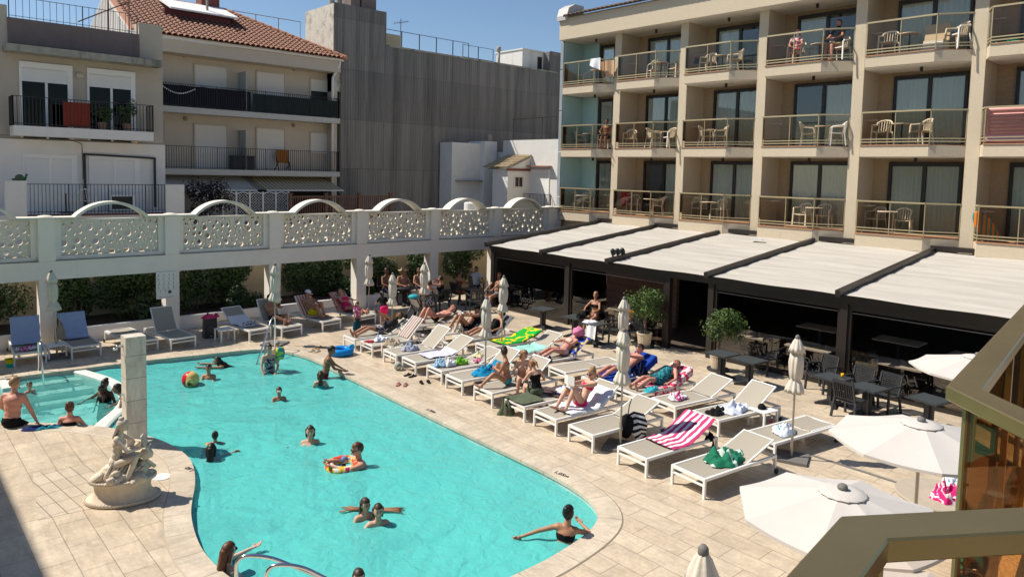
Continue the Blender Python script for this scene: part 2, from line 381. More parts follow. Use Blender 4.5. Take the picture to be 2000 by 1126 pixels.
tag(b.build('paddling_steps', m_poolwall), kind='structure')
b = MB()
for k, (r, z) in enumerate(((1.0, -.25), (1.45, -.5), (1.9, -.75), (2.35, -1.0))):
    b.prism([(8.55+r*cos(a), 19.75+r*sin(a)) for a in [pi+.1+i*(pi*.62)/10 for i in range(11)]]+[(9.3, 20.2)], FLZ+.01+.001*k, z)
tag(b.build('pool_steps', m_poolwall), kind='structure')
b = MB(); b.box(2.30, 2.62, 19.75, 20.7, FLZ, -.01); tag(b.build('paddling_pier', m_poolwall), kind='structure')

# water: one closed body with real waves on top
BATH = [at(px, py, WZ) for px, py in ((408, 740), (446, 716), (525, 728), (634, 738), (626, 757), (545, 781), (606, 864), (690, 908), (420, 866), (412, 897), (725, 1015), (440, 1118), (1098, 1062), (58, 768), (140, 832), (208, 780), (372, 752))]
def wave(x, y):
    v = 0
    for p in BATH:
        d = hypot(x-p.x, y-p.y)
        if d < 2.2: v += .016*cos(d*17)*exp(-d*1.9)*(1+.6*noise.noise(Vector((x*2, y*2, 5))))
    q = Vector((x*.9, y*1.1, 0)); w = noise.noise_vector(q*.6)*.6
    for k, (f, a) in enumerate(((.8, .030), (1.7, .018), (3.6, .008), (8.5, .0025))):
        d = noise.noise(Vector(((x+w.x)*f*.8, (y+w.y)*f*1.25, k*7.3)))
        v += a*(1-2*abs(d)) if k in (1, 2) else a*d*1.3
    return v
wm = bpy.data.materials.new('pool water'); wm.use_nodes = True; nt = wm.node_tree; N = nt.nodes; L = nt.links; N.remove(N['Principled BSDF']); out = N['Material Output']
tr = N.new('ShaderNodeBsdfTransparent'); tr.inputs[0].default_value = (.86, .98, .97, 1)
rf = N.new('ShaderNodeBsdfRefraction'); rf.inputs['IOR'].default_value = 1.33; rf.inputs[0].default_value = (.8, .98, .97, 1); rf.inputs['Roughness'].default_value = 0.0
df = N.new('ShaderNodeBsdfDiffuse'); df.inputs[0].default_value = (.125, .61, .575, 1)
gl = N.new('ShaderNodeBsdfGlossy'); gl.inputs['Roughness'].default_value = .03
co = N.new('ShaderNodeTexCoord'); nz = N.new('ShaderNodeTexNoise'); nz.inputs['Scale'].default_value = 4.6; nz.inputs['Detail'].default_value = 5; nz.inputs['Distortion'].default_value = .8; L.new(co.outputs['Object'], nz.inputs[0])
bp = N.new('ShaderNodeBump'); bp.inputs['Strength'].default_value = .42; bp.inputs['Distance'].default_value = .10; L.new(nz.outputs[0], bp.inputs['Height'])
for q in (df, gl): L.new(bp.outputs[0], q.inputs['Normal'])
fr = N.new('ShaderNodeFresnel'); fr.inputs[0].default_value = 1.33; L.new(bp.outputs[0], fr.inputs['Normal'])
m1 = N.new('ShaderNodeMixShader'); m1.inputs[0].default_value = .70; L.new(tr.outputs[0], m1.inputs[1]); L.new(df.outputs[0], m1.inputs[2])
m2 = N.new('ShaderNodeMixShader'); L.new(fr.outputs[0], m2.inputs[0]); L.new(m1.outputs[0], m2.inputs[1]); L.new(gl.outputs[0], m2.inputs[2]); L.new(m2.outputs[0], out.inputs['Surface'])
va = N.new('ShaderNodeVolumeAbsorption'); va.inputs['Color'].default_value = (.05, .90, .84, 1); va.inputs['Density'].default_value = .40; L.new(va.outputs[0], out.inputs['Volume'])
water_out = offset_loop(POOL, .1)
wm2 = wm.copy(); wm2.name = 'paddling water'
for q in wm2.node_tree.nodes:
    if q.bl_idname == 'ShaderNodeMixShader' and not q.inputs[0].is_linked: q.inputs[0].default_value = .34
    if q.bl_idname == 'ShaderNodeVolumeAbsorption': q.inputs['Density'].default_value = .30
mid_line = [((p[0]+q[0])/2, (p[1]+q[1])/2) for p, q in zip(di, do)]
kid_poly = [(-3, 15.3)]+mid_line+[(-3, 22)]
def water_body(name, m, kidside):
    b = MB(); st = .07; vid = {}; nx, ny = int(10.2/st), int(15.2/st)
    def wv(i, j):
        if (i, j) not in vid:
            x, y = -.6+i*st, 6.2+j*st; vid[i, j] = b.bm.verts.new((x, y, WZ+wave(x, y)))
        return vid[i, j]
    for i in range(nx):
        for j in range(ny):
            c = (-.6+(i+.5)*st, 6.2+(j+.5)*st)
            if inside(c, water_out) and inside(c, kid_poly) == kidside: b._f([wv(i, j), wv(i+1, j), wv(i+1, j+1), wv(i, j+1)])
    r = bmesh.ops.extrude_edge_only(b.bm, edges=[e for e in b.bm.edges if e.is_boundary])
    for v in r['geom']:
        if isinstance(v, bmesh.types.BMVert): v.co.z = -1.6
    bmesh.ops.triangle_fill(b.bm, use_beauty=True, edges=[e for e in b.bm.edges if e.is_boundary])
    tag(b.build(name, m, smooth=True), kind='structure')
water_body('pool_water', wm, False); water_body('paddling_water', wm2, True)

# our own hotel wing to the left of the frame: its shadow falls on the deck
t = thing('hotel_wing', 'sand coloured hotel wing left of the photographer whose shadow falls across the paving', 'building', (-7, 8, 0))
b = MB(); b.box(-12, -3.72, -6, 21.0, 0, 10.0); b.build('wall', m_wing, t, True)
b = MB(); b.box(-12.2, -3.62, -6.2, 21.2, 10.0, 10.25); b.build('roof', m_wing, t, True)

# ------------------------------------------------------------------ arcade wall behind the pool
AY = 23.3
PIERS = [0.30, 3.61, 6.89, 10.18, 13.51, 16.83, 20.16, 23.45]      # left edges of the piers
PW = .40
t = thing('arcade_wall', 'long white arcade wall with pierced circle screens under a row of shallow arches', 'wall', (11, AY, 0))
for x in PIERS:
    b = MB(); b.box(x, x+PW, AY, AY+.42, 0.0, 1.92); b.build('column', m_arc, t, True)
    b = MB(); b.box(x, x+PW, AY-.03, AY+.40, 2.445, 3.61); b.build('pier', m_arc, t, True)
b = MB(); b.box(-.5, 23.9, AY-.005, AY+.5, 1.92, 2.44); b.build('beam', m_arc, t, True)
b = MB(); b.box(23.855, 24.3, AY+.002, AY+.44, 2.443, 3.57); b.build('end_wall', m_arc, t, True)
b = MB()
for x in PIERS:
    b.box(x-.49, x+PW+.49, AY-.10, AY+.46, 3.61, 3.665); b.ell((x+PW/2, AY+.18, 3.665), .2, .2, .05)
b.build('coping', m_archtop, t, True)
def circle_field(w, h, seed):
    r = random.Random(seed); cs = []
    for rad, n in ((.088, 11), (.066, 13), (.050, 26), (.030, 44)):
        for _ in range(n*14):
            if n <= 0: break
            x, y = r.uniform(rad*.7, w-rad*.7), r.uniform(-.03, h)
            if all(hypot(x-a, y-c) > rad+q+.03 for a, c, q in cs): cs.append((x, y, rad)); n -= 1
    return cs
def pierced(w, h, th, seed):
    # plate with round holes: a fine grid whose vertices are pulled onto the circles
    cs = circle_field(w, h, seed); st = .0205; nx, nz = int(w/st), int(h/st); b = MB(); V = {}
    def hole(x, z):
        for a, c, q in cs:
            if (x-a)**2+(z-c)**2 < q*q: return True
        return False
    def vt(i, j):
        if (i, j) not in V:
            x, z = i*w/nx, j*h/nz
            for a, c, q in cs:
                d = hypot(x-a, z-c)
                if abs(d-q) < st*.75 and d > 1e-5 and 0 < i < nx and 0 < j < nz: x, z = a+(x-a)*q/d, c+(z-c)*q/d; break
            V[i, j] = b.bm.verts.new((x, 0, z))
        return V[i, j]
    for i in range(nx):
        for j in range(nz):
            if not hole((i+.5)*w/nx, (j+.5)*h/nz): b._f([vt(i, j), vt(i+1, j), vt(i+1, j+1), vt(i, j+1)])
    r = bmesh.ops.extrude_face_region(b.bm, geom=b.bm.faces[:])
    for g in r['geom']:
        if isinstance(g, bmesh.types.BMVert): g.co.y += th
    return b
for k, x in enumerate(PIERS[:-1]):
    x0, x1 = x+PW+.16, PIERS[k+1]-.16
    s = pierced(x1-x0, .97, .13, 11+k)
    s.build('pierced_screen', m_screen, t, loc=(x0-t.location.x, .17, 2.56))
    b = MB(); b.box(x0-.16, x0, AY+.10, AY+.34, 2.442, 3.60); b.box(x1, x1+.16, AY+.10, AY+.34, 2.442, 3.60); b.box(x0+.001, x1-.001, AY+.08, AY+.36, 2.442, 2.56); b.build('screen_frame', m_arc, t, True)
    b = MB(); b.box(x0, x1, AY+.15, AY+.31, 3.53, 3.585); b.build('screen_cap', m_archtop, t, True)
    # shallow arch ribbon
    c, hw, ht = (x0+x1)/2, (x1-x0)/2-.30, .45
    R = (hw*hw+ht*ht)/(2*ht); a0 = math.asin(hw/R); rs = []
    for i in range(25):
        a = -a0+2*a0*i/24; zz = 3.64-(R-ht)+R*cos(a); zz2 = 3.64-(R-ht)+(R-.075)*cos(a)
        rs.append([(c+R*sin(a), AY-.06, zz), (c+R*sin(a), AY+.42, zz), (c+(R-.075)*sin(a), AY+.42, zz2), (c+(R-.075)*sin(a), AY-.06, zz2)])
    b = MB(); b.rings(rs); b.build('arch', m_archtop, t, True)
    if k == 6:
        b = MB(); poly = [(c-hw, 3.61)]+[(c+(R-.09)*sin(-a0+2*a0*i/24), 3.64-(R-ht)+(R-.09)*cos(-a0+2*a0*i/24)) for i in range(1, 24)]+[(c+hw, 3.61)]
        b.prismY(poly, AY+.2, AY+.3); b.build('arch_infill', m_screen, t, True)
cb = MB(); pts = []
for i in range(120):
    x = -3+i*.23; pts.append((x, AY-.02, 2.452+.012*noise.noise(Vector((x*2, 0, 0)))))
cb.tube(pts, .012, 5); tag(cb.build('cable', m_black), 'thin black cable lying along the ledge under the pierced screens', 'cable')
# ochre back wall under the arcade, planter and roof slab
t = thing('back_wall', 'ochre rendered wall behind the shrubs under the arcade', 'wall', (8, 25.7, 0))
b = MB(); b.box(-8, 23, 25.7, 26.0, 0, 2.42); b.build('wall', m_ochre, t, True)
b = MB(); b.box(-8, 23, 25.62, 26.08, 2.421, 2.48); b.build('coping', m_arc, t, True)
t = thing('planter_wall', 'low white planter kerb running under the arcade in front of the shrubs', 'planter', (8, 23.75, 0))
b = MB(); b.box(-4, 17.0, 23.62, 23.76, 0, .42); b.build('wall', m_white, t, True)
b = MB(); b.box(-4, 17.0, 23.765, 25.65, 0.0, .36); b.build('soil', m_soil, t, True)

# leaf crowns
def leaf_cloud(b, c, rx, ry, rz, n, s, seed, shell=.55, lumps=5, cut=None):
    r = random.Random(seed); c = Vector(c)
    lump = [(Vector((r.uniform(-.6, .6), r.uniform(-.6, .6), r.uniform(-.55, .6))), r.uniform(.38, .6)) for _ in range(lumps)]
    k = 0; tries = 0
    while k < n and tries < n*6:
        tries += 1
        lc, lr = r.choice(lump); d = Vector((r.gauss(0, 1), r.gauss(0, 1), r.gauss(0, 1))).normalized(); q = lc+d*lr*(shell+(1-shell)*r.random())
        p = c+Vector((q.x*rx, q.y*ry, q.z*rz))
        if cut and not cut(p): continue
        nn = (d+Vector((r.uniform(-.8, .8), r.uniform(-.8, .8), r.uniform(-.2, 1.0)))).normalized()
        a = nn.orthogonal().normalized(); a.rotate(Matrix.Rotation(r.uniform(0, 6.3), 3, nn)); e = nn.cross(a); L = s*r.uniform(.7, 1.3); w = L*.38
        v = [b.bm.verts.new(x) for x in (p-a*L*.5, p+e*w*.5+nn*L*.05, p+a*L*.5-nn*L*.1, p-e*w*.5+nn*L*.05)]; b._f(v); k += 1
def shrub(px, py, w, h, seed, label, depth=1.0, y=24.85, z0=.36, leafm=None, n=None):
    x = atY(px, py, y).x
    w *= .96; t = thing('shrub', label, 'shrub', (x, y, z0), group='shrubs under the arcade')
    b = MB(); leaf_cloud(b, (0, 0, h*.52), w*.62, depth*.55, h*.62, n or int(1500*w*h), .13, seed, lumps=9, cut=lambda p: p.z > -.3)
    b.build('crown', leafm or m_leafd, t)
    b = MB(); r = random.Random(seed)
    for i in range(4): b.tube([(r.uniform(-.2, .2), 0, -.05), (r.uniform(-.3, .3), r.uniform(-.1, .1), h*.35), (r.uniform(-.5, .5)*w, r.uniform(-.3, .3), h*.75)], .022, 5, .008)
    b.build('stem', m_trunk, t)
for a in ((-20, 600, 2.1, 1.75, 1, 'wide dark shrub filling the bay at the far left edge'), (140, 600, 1.1, 1.7, 2, 'tall narrow shrub behind the first closed parasol from the left'),
          (245, 590, 2.3, 1.8, 3, 'biggest dark shrub beside the pictogram sign'), (375, 600, 1.0, 1.55, 4, 'small upright shrub just right of the pictogram sign'), (445, 580, 1.7, 1.65, 5, 'round topped shrub in the bay between the sign and the second parasol'),
          (600, 575, 1.6, 1.5, 6, 'shrub right of the column by the second parasol'), (655, 565, 1.4, 1.75, 7, 'dense shrub left of the column by the third parasol'), (750, 565, 1.6, 1.7, 8, 'shrub right of the column by the third parasol'),
          (815, 560, .9, 1.7, 9, 'narrow shrub touching the fifth column'), (895, 550, 1.9, 1.8, 10, 'big shrub at the dark corner beside the pergola')):
    shrub(*a)
for i, px in enumerate((300, 480, 700)):
    shrub(px, 620, 1.2, .75, 30+i, ['low leafy plant at the foot of the sign column', 'low leafy plant at the foot of the second column', 'low leafy plant behind the floral towel lounger'][i], .6, 24.05)
# ------------------------------------------------------------------ hotel opposite
HX = 24.6; FIN = [24.05, 20.63, 17.24, 13.84, 10.38, 6.93, 3.5]      # +Y edges of the fins
FW = .36; FLOORS = [3.50, 6.34, 9.18]; SOF = 11.30; DEP = 1.25
t = thing('hotel_building', 'sand coloured hotel with three rows of faceted glass balconies above the terrace pergola', 'building', (HX+3, 13, 0))
hb = t
b = MB()
for i, y in enumerate(FIN[1:]):
    b2 = MB(); b2.box(HX, HX+DEP, y-FW, y, 2.9, SOF); b2.build('fin_wall', m_hotel, hb, True)
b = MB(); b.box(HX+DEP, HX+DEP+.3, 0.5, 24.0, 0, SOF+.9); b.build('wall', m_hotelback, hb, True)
b = MB(); b.box(HX+DEP+.31, HX+12, .4, 24.2, 0, SOF+.9); b.build('core', m_hotel, hb, True)
b = MB(); b.box(HX-.5, HX+DEP-.002, .5, 23.55, SOF, SOF+.95); b.build('parapet', m_hotel, hb, True)
b = MB(); b.box(HX-.45, HX+DEP-.01, .6, 23.5, SOF-.012, SOF-.004); b.build('soffit', m_soffit, hb, True)
# tiled eave: rows of half round tiles
def tile_roof(b, p0, ax, up, nu, L, rad, rows, seed=0):
    # p0 corner, ax unit vector along the eave, up vector up the slope (length L)
    ax, upn = Vector(ax).normalized(), Vector(up).normalized(); nn = ax.cross(upn).normalized(); step = rad*2.25; rl = L/rows
    if nn.z < 0: nn = -nn
    for i in range(nu):
        for j in range(rows):
            a = Vector(p0)+ax*(i*step)+upn*(j*rl); lift = .02
            r1 = [a+ax*(rad*cos(pi*k/4))*1.1+nn*(rad*sin(pi*k/4)*.9+lift) for k in range(5)]
            r2 = [a+upn*rl*1.04+ax*(rad*cos(pi*k/4))*.95+nn*(rad*sin(pi*k/4)*.9) for k in range(5)]
            b.rings([r1, r2], cap=False, closed=False)
b = MB(); tile_roof(b, (HX-.72, .5, SOF+.95), (0, 1, 0), (1.0, 0, .32), 92, 1.8, .11, 4)
b.box(HX-.6, HX+2, .4, 23.6, SOF+.95, SOF+.96); b.build('tiled_eave', mat('weathered tile', (.20, .14, .10), .85, .35, 6), hb, True)
b = MB()
b.prismY([(HX-.62, SOF+.85), (HX-.62, SOF+1.05), (HX-.5, SOF+1.4), (HX-.1, SOF+1.62), (HX+.5, SOF+1.62), (HX+.5, SOF+.85)], 23.0, 23.62); b.build('roof_duct_hood', mat('pale metal hood', (.5, .48, .44), .5), hb, True)
# left end wall with its grey cladding panels and duct
b = MB()
for k, (z0, z1) in enumerate(((1.9, 4.1), (4.14, 6.2), (6.24, 8.1), (8.14, 10.0), (10.04, 11.8))): b.box(HX-.25, HX+DEP+.4, 23.5, 23.68, z0, z1)
b.build('end_cladding', mat('grey cladding', (.30, .33, .34), .4, .1, 2), hb, True)
b = MB(); b.tube([(HX-.1, 23.8, 3.0), (HX-.12, 23.8, 2.8), (HX-.1, 23.6, 2.6), (HX+.2, 23.5, 2.5)], .14, 10); b.build('duct', m_steel, hb, True, smooth=True)
bays = [(FIN[i+1], FIN[i]-FW) for i in range(6)]; bays[0] = (FIN[1], 23.45)
for ri, fz in enumerate(FLOORS):
    top = FLOORS[ri+1] if ri < 2 else SOF
    for bi, (y0, y1) in enumerate(bays):
        w = y1-y0; P = .52
        yr = y0+.85 if bi else y0+.75         # end of right facet
        yl = y1-.22
        front = [(HX+.02, y0-.0), (HX-P, yr), (HX-P, yl), (HX+.02, y1)]
        slab = front+[(HX+DEP-.003, y1), (HX+DEP-.003, y0)]
        fz0 = fz-.36 if ri else fz-.42
        s = MB(); s.prism(slab, fz0, fz-.02); slabo = s.build('balcony', m_hotel, hb, True)
        s = MB()
        s.prism([(HX+.10, y0+.03), (HX-P-.03, yr+.0), (HX-P-.03, yl), (HX+.08, y1-.02), (HX+DEP-.01, y1-.01), (HX+DEP-.01, y0+.01)], fz-.019, fz+.012); s.build('floor_tiles', m_terra, slabo)
        s = MB(); s.prism([(HX+.05, y0+.05), (HX-P+.06, yr), (HX-P+.06, yl), (HX+.05, y1-.05), (HX+DEP-.02, y1-.05), (HX+DEP-.02, y0+.05)], fz0-.008, fz0-.002); s.build('soffit', m_soffit, slabo)
        fr = [Vector((HX+.02, y0+.02, 0)), Vector((HX-P+.07, yr, 0)), Vector((HX-P+.07, yl, 0)), Vector((HX+.02, y1-.02, 0))]
        hr, lr, po, gp = MB(), MB(), [], MB()
        for a, c in zip(fr, fr[1:]):
            hr.bar(a+Vector((0, 0, fz+1.05)), c+Vector((0, 0, fz+1.05)), .075, .05)
            for zz in (.10, .19): lr.bar(a+Vector((-.02, 0, fz+zz)), c+Vector((-.02, 0, fz+zz)), .03, .035)
            gp.bar(a+Vector((.015, 0, fz+.64)), c+Vector((.015, 0, fz+.64)), .012, .76)
            nseg = max(1, int((c-a).length/.75))
            for k in range(nseg+(c is fr[-1])):
                q = a.lerp(c, k/nseg); po.append(MB().bar(q+Vector((-.01, 0, fz+.01)), q+Vector((-.01, 0, fz+1.03)), .022, .035))
        hr.build('handrail', m_brass, slabo); lr.build('lower_rail', m_brass, slabo); [q_.build('post', m_brass, slabo) for q_ in po]; gp.build('glass_panel', m_bronze, slabo)
        # window
        wy0, wy1 = (y0+.42, y1-.48) if bi else (y0+.1, y1-1.0)
        if bi: wy0, wy1 = y0+.38, y1-.52
        h = top-.37-fz-.12 if ri < 2 else top-fz-.14
        z0, z1 = fz+.02, fz+h
        X = HX+DEP
        wn_ = MB(); fx0, fx1 = X-.10, X+.02; mid = (wy0+wy1)/2
        wn_.box(fx0, fx1, wy0, wy0+.09, z0, z1); wn_.box(fx0, fx1, wy1-.09, wy1, z0, z1); wn_.box(fx0+.001, fx1, wy0+.09, wy1-.09, z1-.12, z1); wn_.box(fx0+.001, fx1, wy0+.09, wy1-.09, z0, z0+.07)
        op = (bi, ri) in ((3, 1), (1, 0), (2, 2), (3, 2))
        wn_.box(fx0-.01, fx0+.06, mid-.07, mid+.05, z0+.071, z1-.121)
        if not op: wn_.box(fx0+.02, fx0+.06, wy0+.62*(wy1-wy0)+.1, wy0+.62*(wy1-wy0)+.101, z0+.08, z0+.081)
        win = wn_.build('window', m_frame, hb, True)
        g = MB(); g.box(fx0+.03, fx0+.038, wy0+.09, wy1-.09, z0+.07, z1-.12); g.build('pane', m_winglass, win)
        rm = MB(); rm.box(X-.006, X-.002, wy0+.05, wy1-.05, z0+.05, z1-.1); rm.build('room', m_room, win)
        cu = MB(); dark = rng.choice((0, 0, 1)); 
        segs = [(wy0+.1, wy1-.1)] if not op else [(wy0+.1, mid-.1)]
        if op and ri == 2: segs = [(mid, wy1-.1)]
        for (c0, c1) in segs:
            nf = int((c1-c0)/.03); ph = rng.random()*6
            cu.grid(lambda u, v: (X-.030+.016*sin(u*(c1-c0)*42+ph)+.006*sin(u*(c1-c0)*95), c0+(c1-c0)*u, z0+.06+(z1-z0-.2)*v), max(24, nf*2), 1)
        cu.build('curtain', m_curtain, win, smooth=True)
        # downlight under the slab above
        d = MB(); d.lathe([(.05, -.14), (.05, 0)], 8, (HX+.25, (y0+y1)/2-.1, top-.38 if ri < 2 else top-.02)); d.build('downlight', m_frame, slabo)
        # wall shelf fixed to the +Y side wall
        if bi: 
            d = MB(); d.box(HX+.45, HX+.8, y1-.3, y1-.004, fz+.86, fz+.885); d.build('wall_shelf', m_plastic, slabo)
    # turquoise glass screen at the left end
    z0, z1 = fz+.02, (FLOORS[ri+1]-.38 if ri < 2 else SOF-.02)
    b = MB(); b.box(HX-.2, HX+DEP-.05, 23.455, 23.49, z0, z1); b.box(HX+DEP-.14, HX+DEP-.11, 22.5, 23.45, z0, z1); b.build('end_screen', m_turq, hb, True)
b = MB(); b.box(HX-.05, HX+.4, .5, 23.5, 2.72, 3.06); b.build('ground_fascia', m_hotel, hb, True)
# the hotel's ground floor end and the little roof by the arcade
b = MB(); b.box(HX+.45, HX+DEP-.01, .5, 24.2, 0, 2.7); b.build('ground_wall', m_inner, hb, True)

# ------------------------------------------------------------------ pergola and restaurant front
PX, BX = 18.05, 24.5
t = thing('terrace_pergola', 'long dark brown pergola with white fabric roof bays along the restaurant front', 'pergola', (PX, 12, 0)); pg = t
RY = [20.85, 17.86, 14.86, 11.2, 7.5, 3.8]
m_fabric = mat('pergola fabric', (.52, .485, .43), .5, .16, 1.6, sxyz=(1.7, .22, 1), stain=((.36, .33, .28), .5, .62, .5))
m_fabric2 = mat('pergola fabric shade strip', (.40, .38, .35), .6)
def roofz(x): return 2.42+(x-17.7)/(24.5-17.7)*.72
for y in RY:
    b = MB(); b.bar((17.62, y, roofz(17.62)+.03), (24.45, y, roofz(24.45)+.03), .13, .16); b.build('rail', m_dark, pg, True)
for y1, y0 in zip(RY, RY[1:]):
    b = MB()
    def fz_(u, v, y0=y0, y1=y1):
        x = 17.8+6.6*u; s = (u*17) % 1
        return (x, y0+.07+(y1-y0-.14)*v, roofz(x)-.035+.02*abs(sin(u*11*pi))**.6*(.75+.25*sin(v*pi))+.012*sin(v*9+u*31))
    b.grid(fz_, 136, 10); b.build('fabric_roof', m_fabric, pg, True, smooth=True)
b = MB(); b.box(24.2, 24.5, 2.5, 21, 3.14, 3.28); b.build('rear_gutter', m_dark, pg, True)
b = MB(); b.box(17.98, 18.2, 2.5, 20.95, 2.16, 2.36); b.box(17.9, 17.975, 2.5, 20.95, 2.25, 2.40); b.build('front_beam', m_dark, pg, True)
PY = [20.86, 16.9, 12.75, 11.25, 7.48, 3.6]
for y in PY:
    b = MB(); b.box(18.0, 18.17, y-.09, y+.09, 0, 2.158); b.build('post', m_dark, pg, True)
for y1, y0 in ((PY[0], PY[1]), (PY[1], PY[2]), (PY[3], PY[4]), (PY[4], PY[5])):
    b = MB(); b.box(18.06, 18.15, y0+.0905, y1-.0905, 2.0, 2.155); b.box(18.05, 18.15, y0+.091, y0+.17, .0, 2.0); b.box(18.05, 18.15, y1-.17, y1-.091, .0, 2.0); b.box(18.05, 18.15, y0+.171, y1-.171, .01, .09)
    fr_ = b.build('blind_frame', m_dark, pg, True)
    b = MB(); b.box(18.075, 18.088, y0+.172, y1-.172, 1.93, 1.95); b.build('blind_bar', mat('blind bar', (.2, .18, .16), .4), fr_)
    ym = (y0+y1)/2
    for a, c in ((y0+.172, ym-.01), (ym+.01, y1-.172)):
        b = MB(); b.box(18.09, 18.102, a, c, .091, 1.02); b.build('glass_screen', m_tint, fr_)
# reversed lettering on the glass, as seen from outside
def text(txt, name, size, M, m, label=None, cat=None, ext=.002, parent=None, shear=0, align='CENTER'):
    cu = bpy.data.curves.new(name, 'FONT'); cu.body = txt; cu.size = size; cu.extrude = ext; cu.align_x = align; cu.align_y = 'CENTER'; cu.shear = shear
    tmp = bpy.data.objects.new(name, cu); COL.objects.link(tmp); dg = bpy.context.evaluated_depsgraph_get(); dg.update()
    me = bpy.data.meshes.new_from_object(tmp.evaluated_get(dg)); bpy.data.objects.remove(tmp); me.materials.clear(); me.materials.append(m); me.transform(M)
    me.name = name
    o = bpy.data.objects.new(name, me); COL.objects.link(o)
    if parent is not None:
        o.parent = parent; o.location = -Vector(parent.location)
    if label: tag(o, label, cat)
    return o
m_letter = mat('etched lettering', (.045, .04, .035), .6)
for y in (18.9, 14.8, 9.9, 8.4, 6.1, 4.7):
    # text lies in the YZ plane, mirrored: text x -> +y (seen from -X that reads backwards)
    Mt = Matrix(((0, 0, 1, 18.085), (1, 0, 0, y), (0, 1, 0, .55), (0, 0, 0, 1)))
    text('Hotel', 'lettering', .34, Mt, m_letter, parent=pg, shear=.35)
    Mt = Matrix(((0, 0, 1, 18.085), (1, 0, 0, y-.05), (0, 1, 0, .27), (0, 0, 0, 1)))
    text('M I A M I', 'lettering', .17, Mt, m_letter, parent=pg)
# interior
t = thing('restaurant_interior', 'dark restaurant room seen behind the glass screens under the pergola', 'room', (21, 12, 0))
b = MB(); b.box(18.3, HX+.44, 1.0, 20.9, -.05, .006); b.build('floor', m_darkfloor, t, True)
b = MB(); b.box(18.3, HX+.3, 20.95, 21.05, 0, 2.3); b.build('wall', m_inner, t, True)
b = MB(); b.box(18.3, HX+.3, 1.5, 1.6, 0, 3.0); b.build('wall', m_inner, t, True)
m_brick = brickmat('dusky pink brick', (.33, .2, .17), (.28, .165, .14), (.13, .09, .08), .26, .085, .01, rot=(radians(90), 0, radians(90)), rough=.8)
b = MB(); b.box(20.6, 20.75, 14.2, 17.3, 0.0, 2.55); b.build('brick_wall', m_brick, t, True)

# three black floodlights on the third rail
t = thing('spotlight_bar', 'three black floodlights in a row on the third pergola rail', 'spotlight', (17.9, 14.86, roofz(17.9)+.115))
for k in range(3):
    b = MB(); b.lathe([(.075, -.09), (.085, .02), (.06, .09), (.03, .11)], 12); b.build('lamp_head', m_black, t, smooth=True, loc=(.05+k*.24, 0, .17), rot=(0, radians(-25), 0))
    b = MB(); b.box(.03+k*.24, .07+k*.24, -.02, .02, 0, .10); b.build('bracket', m_black, t)
t = thing('towel', 'small blue and white cloth lying on the pergola roof near the hotel balconies', 'towel', (23.2, 12.75, roofz(23.2)+.04))
b = MB(); b.grid(lambda u, v: ((u-.5)*.22, (v-.5)*.5, .03+.05*abs(noise.noise(Vector((u*3, v*4, 2))))), 10, 14); b.build('cloth', stripemat('blue stripe', (.1, .2, .4), (.7, .72, .75), 4), t, smooth=True)

# ------------------------------------------------------------------ old houses behind the arcade
def railing(b, p0, p1, z, h=1.0, step=.11, r=.008, rail=.03, posts=None):
    p0, p1 = Vector(p0), Vector(p1); n = max(2, int((p1-p0).length/step))
    b.bar(p0+Vector((0, 0, z+h)), p1+Vector((0, 0, z+h)), rail*1.3, rail*.7); b.bar(p0+Vector((0, 0, z+.08)), p1+Vector((0, 0, z+.08)), rail, rail*.6)
    for i in range(n+1):
        q = p0.lerp(p1, i/n); big = i % 11 == 0 or i == n; w = .03 if big else r*2
        b.bar(q+Vector((0, 0, z)), q+Vector((0, 0, z+h)), w, w)
def shutter(b, x0, x1, z0, z1, y, sl=.075):      # closed roller shutter: slightly stepped slats in one mesh
    n = int((z1-z0)/sl)
    for i in range(n):
        a = z0+(z1-z0)*i/n; c = z0+(z1-z0)*(i+1)/n; 
        v = [b.bm.verts.new(p) for p in ((x0, y-.026, a), (x1, y-.026, a), (x1, y, c), (x0, y, c))]; b._f(v)
        v = [b.bm.verts.new(p) for p in ((x0, y, c), (x1, y, c), (x1, y-.026, c), (x0, y-.026, c))]; b._f(v)
m_A = mat('putty render', (.50, .435, .345), .9, .06, 2, .15, 60, stain=((.25, .23, .2), .9, .58, .45), streak=1)
m_Aw = mat('off white render', (.80, .765, .71), .85, .05, 2, .1, 60, stain=((.42, .41, .39), .8, .6, .35), streak=1)
m_B = mat('cream render', (.58, .50, .40), .9, .05, 2, .1, 60, stain=((.33, .29, .24), .8, .6, .4), streak=1)
m_mauve = mat('mauve render', (.20, .15, .135), .9, .1, 3, stain=((.09, .075, .07), 1.2, .55, .5), streak=1)
m_slabdirty = mat('mouldy concrete', (.36, .34, .28), .95, .2, 4, .3, 30, stain=((.06, .06, .05), 2.4, .5, .75), streak=1)
m_shut = mat('white shutter', (.84, .82, .78), .6); m_shutc = mat('cream shutter', (.78, .73, .65), .6)
m_rooft = mat('orange roof tile', (.30, .135, .08), .8, .35, 7)
m_ridge = mat('ridge tile', (.50, .24, .14), .8, .2, 7)
m_corr = None
